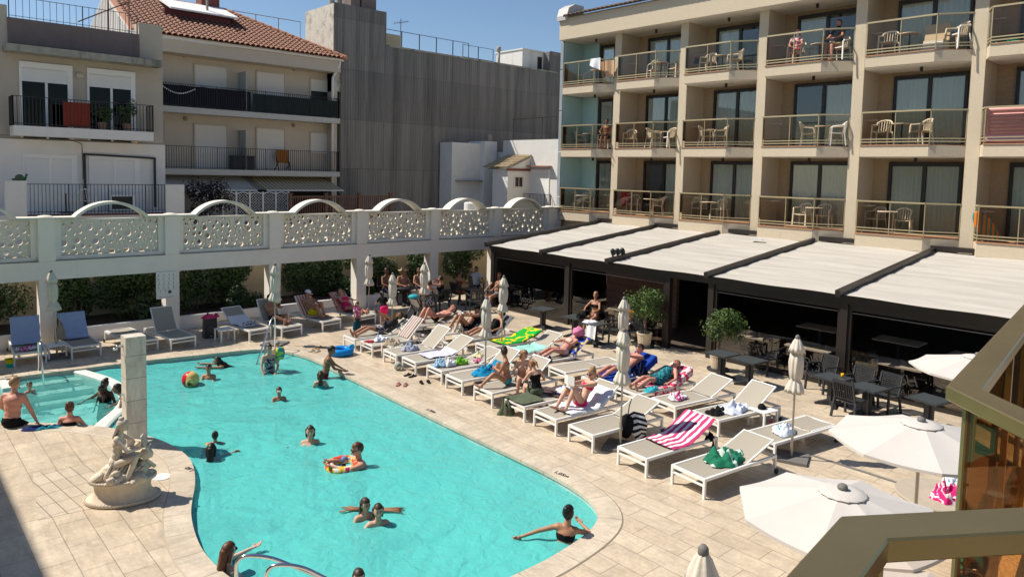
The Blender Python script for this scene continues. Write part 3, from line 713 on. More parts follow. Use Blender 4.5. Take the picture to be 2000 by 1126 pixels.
def corrmat():
    m = bpy.data.materials.new('weathered corrugated sheet'); m.use_nodes = True; nt = m.node_tree; N = nt.nodes; L = nt.links; b = N['Principled BSDF']; b.inputs['Roughness'].default_value = .75
    co = N.new('ShaderNodeTexCoord'); mp = N.new('ShaderNodeMapping'); mp.inputs['Scale'].default_value = (1, 1, .05); L.new(co.outputs['Object'], mp.inputs[0])
    n = N.new('ShaderNodeTexNoise'); n.inputs['Scale'].default_value = 1.6; n.inputs['Detail'].default_value = 9; n.inputs['Roughness'].default_value = .72; L.new(mp.outputs[0], n.inputs[0])
    r = N.new('ShaderNodeValToRGB'); e = r.color_ramp.elements; e[0].position = .3; e[0].color = (.085, .08, .074, 1); e[1].position = .62; e[1].color = (.28, .265, .245, 1); q = e.new(.47); q.color = (.205, .193, .178, 1)
    L.new(n.outputs[0], r.inputs[0])
    # sheets of different age: one tone per sheet
    br = N.new('ShaderNodeTexBrick'); br.offset = .37; mp3 = N.new('ShaderNodeMapping'); mp3.inputs['Rotation'].default_value = (radians(90), 0, 0); L.new(co.outputs['Object'], mp3.inputs[0]); L.new(mp3.outputs[0], br.inputs['Vector'])
    br.inputs['Scale'].default_value = 1; br.inputs['Brick Width'].default_value = 4.3; br.inputs['Row Height'].default_value = 2.6; br.inputs['Mortar Size'].default_value = .02; br.inputs['Color1'].default_value = (1.15, 1.13, 1.1, 1); br.inputs['Color2'].default_value = (.78, .78, .78, 1); br.inputs['Mortar'].default_value = (.75, .75, .75, 1)
    mx = N.new('ShaderNodeMix'); mx.data_type = 'RGBA'; mx.blend_type = 'MULTIPLY'; mx.inputs['Factor'].default_value = 1; L.new(r.outputs[0], mx.inputs['A']); L.new(br.outputs[0], mx.inputs['B']); L.new(mx.outputs['Result'], b.inputs['Base Color']); return m
m_corr = corrmat()
def corrugated(b, x0, x1, y, z0, z1, pitch=.16, amp=.035, axis='x', nz=1):
    n = int((x1-x0)/pitch)*4
    def f(u, v):
        s = x0+(x1-x0)*u; o = amp*sin(2*pi*s/pitch); z = z0+(z1-z0)*v
        return (s, y+o, z) if axis == 'x' else (y+o, s, z)
    b.grid(f, n, nz)
# house A
YA = 30.0; AR = 8.85
t = thing('apartment_house', 'putty coloured apartment house with a roof terrace and two railed balconies at the left', 'building', (5, YA, 0)); A = t
b = MB(); b.box(-6, AR, YA, YA+9, 5.95, 9.2); b.build('wall', m_A, A, True)
b = MB(); b.box(-6, AR+.02, YA-.12, YA+8.9, -.3, 5.949); b.build('lower_wall', m_Aw, A, True)
xl, xr = atY(15, 60, YA-.05).x, atY(272, 90, YA-.05).x
b = MB(); b.box(xl, xr, YA-.08, YA+.15, 9.2, 10.05); b.build('terrace_parapet', m_mauve, A, True)
b = MB(); b.box(-6, xl-.001, YA-.02, YA+.4, 9.2, 10.45); b.build('terrace_pier', m_A, A, True)
b = MB(); b.box(xr+.001, AR, YA-.02, YA+.6, 9.2, 10.5); b.build('terrace_pier', m_A, A, True)
b = MB(); b.box(xl-.15, AR-.35, YA-.75, YA-.001, 8.86, 9.08); b.build('eave_slab', m_slabdirty, A, True)
b = MB(); b.box(xl-.15, AR-.45, YA-.8, YA-.755, 8.85, 9.085); b.box(AR-.349, AR-.2, YA-.75, YA-.1, 8.85, 9.1); b.build('eave_gutter', m_slabdirty, A, True)
b = MB(); railing(b, (xl+.05, YA, 0), (xr-.05, YA, 0), 10.05, .72, .2, .007, .025); b.build('terrace_railing', m_frame, A, True)
b = MB()
for x in (xr-.9, xr-.2): b.bar((x, YA+.5, 10.0), (x, YA+.5, 11.3), .04)
b.bar((xr-1.9, YA+.5, 10.3), (xr-.2, YA+.5, 11.3), .04); b.build('awning_frame', mat('rusty frame', (.2, .1, .07), .8), A, True)
for (px0, px1, zt) in ((38, 142, 0), (170, 264, 0)):
    x0, x1 = atY(px0, 180, YA).x, atY(px1, 190, YA).x; z0, zs, z1 = 6.0, 7.95, 8.62
    b = MB(); b.box(x0, x1, YA-.04, YA-.001, z0, z1-.2); b.build_ = None
    wn2 = MB(); wn2.box(x0, x0+.07, YA-.05, YA+.0, z0, z1-.2); wn2.box(x1-.16, x1, YA-.05, YA+.0, z0, z1-.2); wn2.box(x0, x1, YA-.07, YA+.0, z1-.2, z1); wn2.box((x0+x1)/2-.05, (x0+x1)/2+.03, YA-.045, YA, z0, zs)
    wo = wn2.build('window', m_shut, A, True)
    g = MB(); g.box(x0+.07, x1-.16, YA-.03, YA-.022, z0, zs); g.build('pane', glassmat('dark pane', (.05, .05, .055), refl=.045, ior=1.25), wo)
    s = MB(); shutter(s, x0+.07, x1-.16, zs, z1-.2, YA-.03); s.build('shutter', m_shut, wo)
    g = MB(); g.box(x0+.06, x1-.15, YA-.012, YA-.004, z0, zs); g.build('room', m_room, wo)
    b.bm.free()
for (px0, px1) in ((47, 148), (176, 270)):
    x0, x1 = atY(px0, 330, YA-.12).x, atY(px1, 335, YA-.12).x; z0, z1 = 3.3, 5.45; y = YA-.12
    wn2 = MB(); wn2.box(x0-.05, x1+.05, y-.05, y, z1-.14, z1); wn2.box(x0-.05, x0, y-.04, y, z0, z1-.14); wn2.box((x0+x1)/2-.05, (x0+x1)/2+.05, y-.04, y, z0, z1-.14); wn2.box(x1-.14, x1+.05, y-.04, y, z0, z1-.14)
    wo = wn2.build('window', m_shut, A, True)
    s = MB(); shutter(s, x0, (x0+x1)/2-.05, z0, z1-.14, y-.012); shutter(s, (x0+x1)/2+.05, x1-.14, z0, z1-.14, y-.012); s.build('shutter', m_shut, wo)
# balconies of A
x0, x1 = atY(27, 250, 29.0).x, atY(300, 258, 29.0).x
b = MB(); b.box(x0, x1, 29.0, YA-.121, 6.05, 6.38); bo = b.build('balcony', m_Aw, A, True)
b = MB(); railing(b, (x0, 29.05, 0), (x1, 29.05, 0), 6.38, .98); railing(b, (x0, 29.05, 0), (x0, YA-.15, 0), 6.38, .98); railing(b, (x1, 29.05, 0), (x1, YA-.15, 0), 6.38, .98); b.build('railing', m_black, bo)
b = MB(); b.box(-6, AR+.25, 28.4, YA-.121, -.3, 3.42); bo = b.build('balcony', m_Aw, A, True)
xa, xb, xc = atY(52, 380, 28.45).x, atY(323, 380, 28.45).x, AR+.25
b = MB(); b.box(atY(10, 370, 28.4).x, xa, 28.4, 28.62, 3.421, 4.55); b.build('parapet', m_Aw, bo)
b = MB(); b.box(xb, xc, 28.4, 28.9, 3.421, 4.45); b.build('parapet', m_Aw, bo)
b = MB(); railing(b, (xa, 28.5, 0), (xb, 28.5, 0), 3.42, 1.02); b.build('railing', m_black, bo)
b = MB(); b.box(xa, xb, 28.36, 28.399, 3.36, 3.425); b.build('terrace_edge', mat('dark red tile', (.12, .04, .035), .7), bo)
b = MB(); x0_, x1_ = atY(165, 300, 29.8).x, atY(302, 300, 29.8).x
b.bar((x0_, 29.8, 3.5), (x0_, 29.8, 5.5), .07); b.bar((x0_-.03, 29.8, 5.5), (x1_, 29.8, 5.42), .07); b.bar((x1_, 29.8, 5.44), (x1_, 29.8, 3.55), .07); b.build('drain_pipe', m_black, A, True)
for px, py in ((157, 147), (264, 276)):
    p = atY(px, py, YA-.15); b = MB(); b.ell((p.x, YA-.06, p.z), .13, .08, .11); b.build('wall_lamp', m_B, A, True, smooth=True)
b = MB(); pts = [atY(x, y, YA-.14) for x, y in ((0, 264), (40, 264), (70, 270), (115, 265), (160, 281), (162, 330), (162, 350))]; b.tube(pts, .012, 5); b.build('wall_cable', m_black, A, True)
# house B
YB = 35.0; XB0, XB1 = 8.9, 18.7; SL = 34.0; EZ = 10.86
t = thing('balcony_house', 'cream three storey house with an orange tiled hip roof and long railed balconies', 'building', (14, YB, 0)); B = t
b = MB(); b.box(XB0, XB1, YB, YB+8, -.3, EZ); b.build('wall', m_B, B, True)
b = MB(); b.box(XB0, XB1, SL+.02, YB-.001, EZ-.72, EZ-.16); b.build('eave_beam', m_B, B, True)
b = MB(); b.box(XB0, XB1+.12, SL-.1, SL+.03, EZ-.15, EZ+.0); b.build('gutter', m_shut, B, True)
b = MB(); b.tube([(XB1-.05, SL-.03, EZ-.1), (XB1-.08, SL+.02, EZ-.4), (XB1-.30, SL+.3, EZ-1.0), (XB1-.30, SL+.3, 3.2)], .065, 8); b.build('downpipe', m_shut, B, True, smooth=True)
b = MB(); b.box(XB1-.25, XB1-.001, SL+.36, YB-.002, 2.0, EZ-.73); b.build('end_return', m_B, B, True)
# hip roof: front slope and right hip
HD = 4.3; RS = .52
rzz = EZ+.06+HD*RS
b = MB(); v = [b.bm.verts.new(p) for p in ((XB0, SL-.25, EZ-.05), (XB1+.12, SL-.25, EZ-.05), (XB1-HD, SL+HD, rzz), (XB0, SL+HD, rzz))]; b._f(v)
v2 = [b.bm.verts.new(p) for p in ((XB1+.12, SL-.25, EZ-.05), (XB1+.12, SL+2*HD, EZ-.05), (XB1-HD, SL+HD, rzz))]; b._f(v2); b.build('roof_deck', m_rooft, B, True)
b = MB(); step = .2475; nu = int((XB1-XB0)/step); rows = 16; sl = Vector((0, HD+.25, rzz-EZ+.05)); upn = sl.normalized(); nn = Vector((0, -upn.z, upn.y))
for i in range(nu+1):
    for j in range(rows):
        a = Vector((XB0+.1+i*step, SL-.27, EZ-.05))+sl*(j/rows)
        if a.x > XB1+.1-HD*(j/rows)*1.02: continue
        rl = sl.length/rows
        b.rings([[a+Vector((.125*cos(pi*k/4), 0, 0))+nn*(.11*sin(pi*k/4)+.03) for k in range(5)], [a+upn*rl*1.05+Vector((.105*cos(pi*k/4), 0, 0))+nn*(.10*sin(pi*k/4)) for k in range(5)]], cap=False, closed=False)
b.build('roof_tiles', m_rooft, B, True, smooth=False)
b = MB(); a, c = Vector((XB1+.12, SL-.28, EZ+.02)), Vector((XB1-HD, SL+HD, rzz+.06))
for i in range(16): b.cap(a.lerp(c, i/16), a.lerp(c, (i+1.1)/16), .13, .11, 8)
a, c = c, Vector((XB0, SL+HD, rzz+.06))
for i in range(14): b.cap(a.lerp(c, i/14), a.lerp(c, (i+1.1)/14), .13, .11, 8)
b.build('ridge_tiles', m_ridge, B, True)
# gable wall on the left flank
b = MB(); corr = MB()
v = [(XB0-.02, SL+.1, EZ-.1), (XB0-.02, SL+HD, rzz+.02), (XB0-.02, SL+2*HD+3, EZ-1.0), (XB0-.02, SL+2*HD+3, 8.5), (XB0-.02, SL+.1, 8.5)]
b._f([b.bm.verts.new(p) for p in v]); r = bmesh.ops.extrude_face_region(b.bm, geom=b.bm.faces[:])
for g in r['geom']:
    if isinstance(g, bmesh.types.BMVert): g.co.x -= .08
b.build('gable_cladding', mat('white ribbed cladding', (.62, .6, .57), .7, .1, 2), B, True)
b = MB()
for i in range(40):
    y = SL+.2+i*.28; zt = EZ-.1+min((y-SL)*RS, HD*RS) if y < SL+HD else rzz-(y-SL-HD)*.42
    b.box(XB0-.135, XB0-.101, y, y+.05, 9.0, zt-.05)
b.build('gable_ribs', m_shut, B, True)
b = MB(); b.bar((XB0-.05, SL-.2, EZ+.0), (XB0-.05, SL+HD, rzz+.08), .22, .1); b.build('verge_tiles', m_ridge, B, True)
for k, (fz, wl) in enumerate(((7.78, 0), (5.02, 1))):
    b = MB(); b.box(XB0, XB1-.02, SL, YB-.002, fz-.26, fz); bo = b.build('balcony', mat('stained white slab', (.56, .54, .49), .85, .08, 3, stain=((.12, .1, .09), 2, .6, .7), streak=1), B, True)
    b = MB(); railing(b, (XB0, SL+.06, 0), (XB1-.08, SL+.06, 0), fz, 1.02, .105, .008, .03); railing(b, (XB1-.08, SL+.06, 0), (XB1-.08, YB-.05, 0), fz, 1.02); b.build('railing', m_black, bo)
    for (px0, px1, sill) in ((311, 321, 0), (380, 443, 0), (501, 556, 0), (606, 645, 1)):
        yy = 150 if k == 0 else 270
        x0, x1 = atY(px0, yy, YB).x, atY(px1, yy+8, YB).x
        z0, z1 = (fz+.02, fz+2.12) if not sill else (fz+.95, fz+2.05)
        wn2 = MB(); wn2.box(x1-.02, x1+.04, YB-.06, YB-.001, z0, z1); wn2.box(x0-.04, x0+.02, YB-.06, YB-.001, z0, z1); wn2.box(x0+.021, x1-.021, YB-.06, YB-.001, z1-.06, z1); wo = wn2.build('window', m_B, B, True)
        s = MB(); zb = z0+.45 if (sill and k == 0) else z0; shutter(s, x0+.02, x1-.02, zb, z1-.05, YB-.012); s.build('shutter', m_shutc, wo)
        if zb > z0: g = MB(); g.box(x0+.02, x1-.02, YB-.03, YB-.006, z0, zb); g.build('pane', m_black, wo)
    x = atY(480, 140 if k == 0 else 270, YB-.9).x
    b = MB(); b.prismY([(0, 0), (0.04, 0), (.04, 1.9), (0, 1.9)], 0, .9); b.build('partition', mat('frosted partition', (.42, .44, .42), .4), bo, loc=(x, SL+.08, fz))
    p = atY(358 if k == 0 else 362, 108 if k == 0 else 232, YB); q = atY(573, 135 if k == 0 else 245, YB)
    for w_ in (p, q): b = MB(); b.ell((w_.x, YB-.05, w_.z), .11, .08, .1, nu=8, nv=6); b.build('wall_lamp', mat('lamp glass', (.3, .26, .2), .5), B, True)
# cloth hung on the upper railing, tinted screen on the lower half
fz = 7.78
b = MB(); xa, xb = atY(316, 180, SL).x, atY(491, 190, SL).x
b.grid(lambda u, v: (xa+(xb-xa)*u, SL+.105+.015*sin(u*40)+.01*sin(u*97+v*3), fz+.04+.93*v-.02*abs(sin(u*14))*v), 120, 4); tag(b.build('privacy_cloth', mat('navy cloth', (.006, .007, .016), .9)), 'navy privacy cloth tied along the left half of the upper balcony railing', 'cloth')
b = MB(); b.grid(lambda u, v: (xb+.1+(XB1-.2-xb)*u, SL+.11+.012*sin(u*50), fz+.04+.85*v), 60, 2); tag(b.build('privacy_screen', mat('dark green screen', (.012, .026, .024), .8)), 'dark green screen behind the right half of the upper balcony railing', 'screen')
b = MB()
for i in range(18):
    u = i/17; x = atY(318+62*u, 170, SL).x; b.ell((x, SL-.02, fz+.82-.24*sin(u*pi)), .032, .032, .032, nu=6, nv=4)
tag(b.build('string_lights', m_shut), 'string of small white bulbs hanging on the navy privacy cloth', 'lights')
# awnings of the ground floor
for (px0, px1, lab, m) in ((330, 517, 'plain grey awning over the ground floor terrace at the left of the cream house', mat('grey awning', (.52, .46, .38), .85)), (500, 668, 'striped beige awning over the ground floor terrace at the right of the cream house', stripemat('beige stripe', (.34, .26, .13), (.56, .47, .32), 22, 0))):
    x0, x1 = atY(px0, 350, 33.2).x, atY(px1, 355, 33.2).x
    b = MB(); b.grid(lambda u, v: (x0+(x1-x0)*u, YB-.05-(1.9)*v, 4.72-.62*v-.03*sin(v*pi)), 30, 6); o = b.build('awning', m); tag(o, lab, 'awning')
    b = MB(); b.bar((x0, YB-1.97, 4.08), (x1, YB-1.97, 4.08), .06); b.build('front_bar', m_shut, o)
b = MB(); b.box(9.4, 13.4, YB-.1, YB-.02, 2.2, 4.1); b.build('ground_front', m_B, B, True)
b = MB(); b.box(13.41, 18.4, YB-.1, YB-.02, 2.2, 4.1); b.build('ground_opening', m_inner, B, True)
# solar panels standing on the tiled roof
p = Vector((atY(400, 20, 36.0).x, 36.0, EZ+1.05)); t = thing('solar_panel', 'white tilted solar panel on a dark red base on the tiled roof', 'solar panel', p)
x0, x1 = atY(330, 10, 36.2).x-p.x, atY(462, 30, 36.2).x-p.x
b = MB(); b.box(x0-.2, x1-.3, .2, 1.6, -.25, .55); b.build('base', mat('dark red box', (.11, .02, .02), .7), t)
for a, c in ((x0, (x0*2+x1)/3-.02), ((x0*2+x1)/3, (x0+x1*2)/3), ((x0+x1*2)/3+.02, x1)):
    b = MB(); b.hexa([(a, -.05, .5), (c, -.05, .5), (c, 2.0, 1.25), (a, 2.0, 1.25), (a, -.05, .58), (c, -.05, .58), (c, 2.0, 1.33), (a, 2.0, 1.33)]); b.build('panel', m_shut, t)
b = MB(); b.bar(((x0+x1)/2+.3, .6, .8), ((x0+x1)/2+.3, .6, 2.1), .09); b.build('vent_pipe', m_slabdirty, t)
b = MB(); p = atY(405, 0, 38.4); b.box(p.x-.4, p.x+.5, 38.1, 38.9, rzz-.2, rzz+.75); tag(b.build('chimney', mat('red brick', (.2, .06, .045), .8, .2, 12)), 'short dark red chimney behind the solar panel', 'chimney')
# grey corrugated building
YG = 34.3; XG0 = 18.85
t = thing('corrugated_building', 'huge windowless grey corrugated wall with a taller stair tower at its left', 'building', (27, YG, 0)); Gb = t
GT = 11.95
b = MB(); corrugated(b, XG0, 40, YG, 5.2, 9.0); b.build('cladding', m_corr, Gb, True, smooth=True)
b = MB(); corrugated(b, XG0, 40, YG+.03, -.3, 5.22); b.build('cladding', m_corr, Gb, True, smooth=True)
b = MB(); corrugated(b, XG0, 40, YG-.03, 8.98, GT); b.build('cladding', m_corr, Gb, True, smooth=True)
b = MB(); b.box(XG0+.02, 40, YG+.12, YG+16, -.3, GT-.05); b.build('wall', m_slabdirty, Gb, True)
b = MB(); b.box(XG0+2.9, 40, YG-.08, YG+.2, GT-.06, GT+.03); b.build('roof_edge', m_slabdirty, Gb, True)
TX0, TX1, TZ = 18.45, 21.55, 13.72
b = MB(); corrugated(b, TX0+.02, TX1, YG-.06, 11.2, TZ); b.build('tower_cladding', m_corr, Gb, True, smooth=True)
b = MB(); b.box(TX0, TX1-.02, YG+.04, YG+3.2, 9.2, TZ-.03); b.build('tower', mat('peeling whitewash', (.58, .55, .47), .95, .15, 4, .3, 30, stain=((.16, .13, .1), 1.8, .52, .8)), Gb, True)
for i, (xa, w, h, r_) in enumerate(((18.7, .3, .6, 1), (19.2, .3, .55, 1), (19.65, .55, .9, 0), (20.3, .9, .75, 0), (21.0, .18, .5, 1))):
    b = MB()
    if r_: b.lathe([(w*.5, 0), (w*.55, h)], 10, (xa+.1, YG+.9+i*.12, TZ-.02))
    else: b.box(xa, xa+w, YG+.4, YG+1.3, TZ-.02, TZ+h)
    b.build('chimney_stack', m_slabdirty if r_ else m_mauve, Gb, True)
b = MB(); b.box(21.56, 24.2, YG+2.5, YG+6, GT-.1, 13.15); b.build('penthouse', mat('yellow render', (.50, .42, .27), .9, .06, 3), Gb, True)
b = MB(); railing(b, (21.6, YG+.3, 0), (27.6, YG+.3, 0), GT, .95, 1.2, .02, .035); railing(b, (27.2, YG+.35, 0), (29.6, YG+.35, 0), GT+.05, .8, 1.4, .02, .03); b.build('roof_railing', m_black, Gb, True)
b = MB(); railing(b, (15.5, YG+6, 0), (19.5, YG+6, 0), 12.6, 1.1, 1.3, .02, .04); b.box(15.5, 20, YG+5.9, YG+9, 11.0, 12.62); b.build('rear_roof', m_slabdirty, Gb, True)
x0, x1 = atY(1008, 120, YG+1.2).x, atY(1049, 120, YG+1.2).x
b = MB(); b.box(x0, x1, YG+.6, YG+3.2, GT-.1, GT+1.25); b.box(x0-.06, x1+.03, YG+.5, YG+3.3, GT+1.25, GT+1.33); b.build('roof_hut', m_white_dirty, Gb, True)
b = MB(); b.box(x1-.55, x1-.15, YG+.58, YG+.599, GT, GT+.95); b.build('hut_door', m_frame, Gb, True)
b = MB(); corrugated(b, x1+.01, x1+3.2, YG-.02, GT-.4, GT+1.33); b.box(x1+.01, x1+3.2, YG+.05, YG+3, GT-.1, GT+1.3); b.build('hut_cladding', m_corr, Gb, True)
p = atY(974, 118, YG+2); b = MB(); b.lathe([(.09, 0), (.09, 1.25)], 10, (p.x, p.y, GT-.1)); b.lathe([(.09, 1.25), (.15, 1.28), (.15, 1.5), (.06, 1.6)], 10, (p.x, p.y, GT-.1)); tag(b.build('flue_pipe', m_slabdirty, smooth=True), 'slim flue pipe with a black cowl above the corrugated wall', 'pipe')
p = atY(783, 38, YG+4); t = thing('antenna', 'television aerial on a thin mast above the yellow penthouse', 'antenna', (p.x, YG+4, 13.1))
b = MB(); b.bar((0, 0, 0), (0, 0, 1.4), .03); b.build('mast', m_black, t)
b = MB(); b.bar((-.5, 0, 1.05), (.55, 0, 1.3), .02)
for i in range(6): b.bar((-.45+i*.18, -.2, 1.06+i*.045), (-.45+i*.18, .2, 1.06+i*.045), .012); b.bar((-.45+i*.18, 0, .98+i*.045), (-.45+i*.18, 0, 1.18+i*.045), .012)
b.build('aerial', m_black, t)
# white houses at the right of the arcade
t = thing('white_annex', 'plain white annex wall in front of the corrugated building', 'building', (26.3, 33, 0))
b = MB(); b.box(25.25, 27.35, 33.0, 34.15, -.3, 6.85); b.build('wall', m_white, t, True)
b = MB(); b.box(27.36, 28.3, 32.6, 34.15, -.3, 7.0); b.build('chimney_wall', m_white, t, True)
b = MB(); b.ell((27.9, 32.9, 7.15), .22, .22, .3, nu=10, nv=6); b.build('cowl', m_slabdirty, t, True)
b = MB(); b.box(25.5, 28.6, 32.7, 32.99, 4.62, 4.68); b.build('ledge', m_slabdirty, t, True)
t = thing('white_house', 'white house with a small tiled porch roof and a rolled shutter beside the hotel', 'building', (29, 29, 0)); Wh = t
WX = 28.0
b = MB(); b.box(WX, WX+6, 24.6, 31.7, -.3, 7.05); b.box(WX+.5, WX+6, 31.71, 33.0, -.3, 6.4); b.build('wall', m_white_dirty, Wh, True)
xp = 26.3; y0, y1 = atX(1027, 330, xp).y, 30.55
y0 = atX(1000, 340, xp).y-.0
b = MB(); b.box(xp, WX-.001, 29.35, 30.6, -.3, 5.35); b.build('porch', m_white, Wh, True)
b = MB(); b.prismY([(xp-.1, 5.35), (WX-.002, 5.35), (WX-.002, 6.05)], 29.35, 31.0); b.build('porch_gable', m_white, Wh, True)
b = MB(); b.box(xp-.12, WX-.01, 29.27, 29.349, 5.3, 5.42); b.build('porch_fascia', mat('oxblood paint', (.20, .045, .035), .7), Wh, True)
b = MB(); tile_roof(b, (xp-.25, 29.3, 5.42), (0, 1, 0), (WX-xp+.2, 0, .72), 9, 2.05, .10, 5); b.build('porch_tiles', mat('straw tile', (.36, .28, .17), .9, .35, 8), Wh, True)
xw = [atY(px, 342, 29.35).x for px in (992, 1014)]
wn2 = MB(); wn2.box(26.75, 27.45, 29.31, 29.349, 4.35, 5.02); wo = wn2.build('window', m_soffit, Wh, True)
g = MB(); g.box(26.85, 27.08, 29.295, 29.309, 4.43, 4.94); g.box(27.13, 27.36, 29.295, 29.309, 4.43, 4.94); g.build('pane', m_frame, wo)
ys0, ys1 = atX(1071, 360, WX).y, atX(1030, 360, WX).y
wn2 = MB(); wn2.box(WX-.05, WX-.001, ys0-.08, ys1+.08, 5.2, 5.4); wn2.box(WX-.04, WX-.001, ys0-.08, ys0, 3.3, 5.2); wn2.box(WX-.04, WX-.001, ys1, ys1+.08, 3.3, 5.2); wo = wn2.build('window', m_shut, Wh, True)
s = MB(); n = 32
for i in range(n):
    a, c = 3.3+1.9*i/n, 3.3+1.9*(i+1)/n; s._f([s.bm.verts.new(q) for q in ((WX-.03, ys0, a), (WX-.03, ys1, a), (WX-.012, ys1, c), (WX-.012, ys0, c))])
s.build('shutter', m_shut, wo)
b = MB(); b.box(WX-.35, WX-.001, ys0-.25, ys1+.25, 5.55, 5.61); b.box(WX-.3, WX-.001, 24.8, 26.0, 5.55, 5.61); b.build('lintel', mat('brick lintel', (.3, .14, .1), .8), Wh, True)
b = MB(); b.box(WX-.5, WX-.001, ys0-.2, ys1+.2, 3.1, 3.2); b.build('sill_balcony', m_white, Wh, True)
b = MB(); railing(b, (WX-.48, ys0-.2, 0), (WX-.48, ys1+.2, 0), 3.2, .85, .1); railing(b, (WX-.48, ys0-.2, 0), (WX-.02, ys0-.2, 0), 3.2, .85, .1); b.build('railing', m_frame, Wh, True)
b = MB(); b.bar((WX+.5, 31.5, 8.3), (WX+.5, 26.5, 8.3), .04)
for y in (31.4, 29, 26.6): b.bar((WX+.5, y, 7.05), (WX+.5, y, 8.3), .03)
b.build('drying_frame', m_black, Wh, True)
for (y, m, lab, w) in ((26.1, m_canvas, 'cream towel drying on the white house roof', .5), (25.45, mat('teal cloth', (.01, .16, .15), .9), 'teal towel drying on the white house roof', .35), (25.1, mat('lime cloth', (.12, .42, .03), .9), 'lime green towel drying on the white house roof', .4)):
    b = MB(); b.grid(lambda u, v: (WX+.48-.02*sin(v*9), y+.0+(w)*(u-.5)+.03*sin(v*5), 8.0-.85*v), 6, 6); tag(b.build('towel', m, smooth=True), lab, 'towel')
b = MB(); tile_roof(b, (24.9, 24.3, 2.6), (0, 1, 0), (1.5, 0, .35), 8, 1.5, .11, 4); tag(b.build('lean_to_roof', mat('old tile', (.2, .15, .11), .9, .3, 8)), 'small tiled lean-to roof between the arcade end and the hotel', 'roof')
# yards behind the arcade: lattice fence, brown fence, dark shrub
t = thing('lattice_fence', 'white diamond lattice fence panels with scalloped tops behind the arcade', 'fence', (12, 32.6, 2.7))
fx0, fx1 = atY(378, 400, 32.6).x-12, atY(563, 400, 32.6).x-12; npan = 7; pw = (fx1-fx0)/npan
for k in range(npan):
    b = MB(); xa, xb = fx0+k*pw+.04, fx0+(k+1)*pw-.04; h = 1.25
    for s_ in (-1, 1):
        n_ = 14
        for i in range(-n_, n_*2):
            # diagonal slats clipped to the panel
            x_0 = xa+i*.13; p_ = []
            for tt in [j/24 for j in range(25)]:
                x = x_0+s_*tt*h; z = tt*h
                if xa <= x <= xb: p_.append((x, z))
            if len(p_) > 1: b.bar((p_[0][0], .01*s_, p_[0][1]), (p_[-1][0], .01*s_, p_[-1][1]), .012, .035, up=(0, 1, 0))
    b.bar((xa, 0, 0), (xb, 0, 0), .05); 
    pts = [(xa+(xb-xa)*i/8, 0, h+.06*sin(pi*i/8)) for i in range(9)]; b.tube(pts, .028, 5)
    b.build('lattice_panel', m_shut, t)
    b = MB(); b.box(xb, xb+.08, -.04, .04, -.1, h+.09); b.build('post', m_shut, t)
t = thing('timber_fence', 'reddish brown slatted timber fence right of the lattice behind the arcade', 'fence', (16.5, 31.5, 2.6))
fx0, fx1 = atY(567, 400, 31.5).x-16.5, atY(762, 400, 31.5).x-16.5
m_tf = mat('red brown timber', (.16, .085, .06), .8, .2, 8)
b = MB(); n = 46
for i in range(n): x = fx0+(fx1-fx0)*i/n; b.box(x, x+.045, -.02, .02, .12, 1.22)
b.box(fx0, fx1, -.03, .03, 1.2, 1.28); b.box(fx0, fx1, -.03, .03, .05, .13); b.build('slat_panel', m_tf, t)
for i in range(4): x = fx0+(fx1-fx0)*i/3; b = MB(); b.box(x-.07, x+.07, -.07, .07, 0, 1.36); b.box(x-.09, x+.09, -.09, .09, 1.36, 1.41); b.build('post', m_tf, t)
b = MB(); b.box(9.3, 19, 31.3, 34, -.3, 2.6); tag(b.build('yard_terrace', m_B), kind='structure')
p = atY(385, 400, 29.6); t = thing('dark_bush', 'dark purple leaved bush rising behind the arcade coping', 'shrub', (p.x, 29.4, 2.75))
b = MB(); leaf_cloud(b, (0.2, 0, 1.0), 1.15, .5, 1.0, 2600, .11, 78, lumps=14); b.build('crown', mat('purple leaf', (.028, .020, .020), .8, .4, 3, spec=.15), t)
b = MB(); b.tube([(0, 0, -2.0), (0, 0, 0), (.15, 0, 1.6)], .05, 6, .02); b.build('stem', m_trunk, t)
b = MB(); b.box(p.x-1.5, p.x+1.5, 29, 29.8, -.2, 2.0); tag(b.build('bush_planter', m_Aw), 'rendered planter under the dark purple bush', 'planter')
p = atY(918, 406, 27.5); b = MB(); b.lathe([(.33, 0), (.36, .3), (.36, .75), (.30, .8)], 16, (p.x, 27.4, 2.9)); b.box(p.x-.4, p.x+.4, 27.05, 27.75, 2.24, 2.9); tag(b.build('water_tank', m_white), 'white water tank behind the sixth arch', 'tank')
# ------------------------------------------------------------------ terrace furniture
def face_dir(deg): return radians(deg)
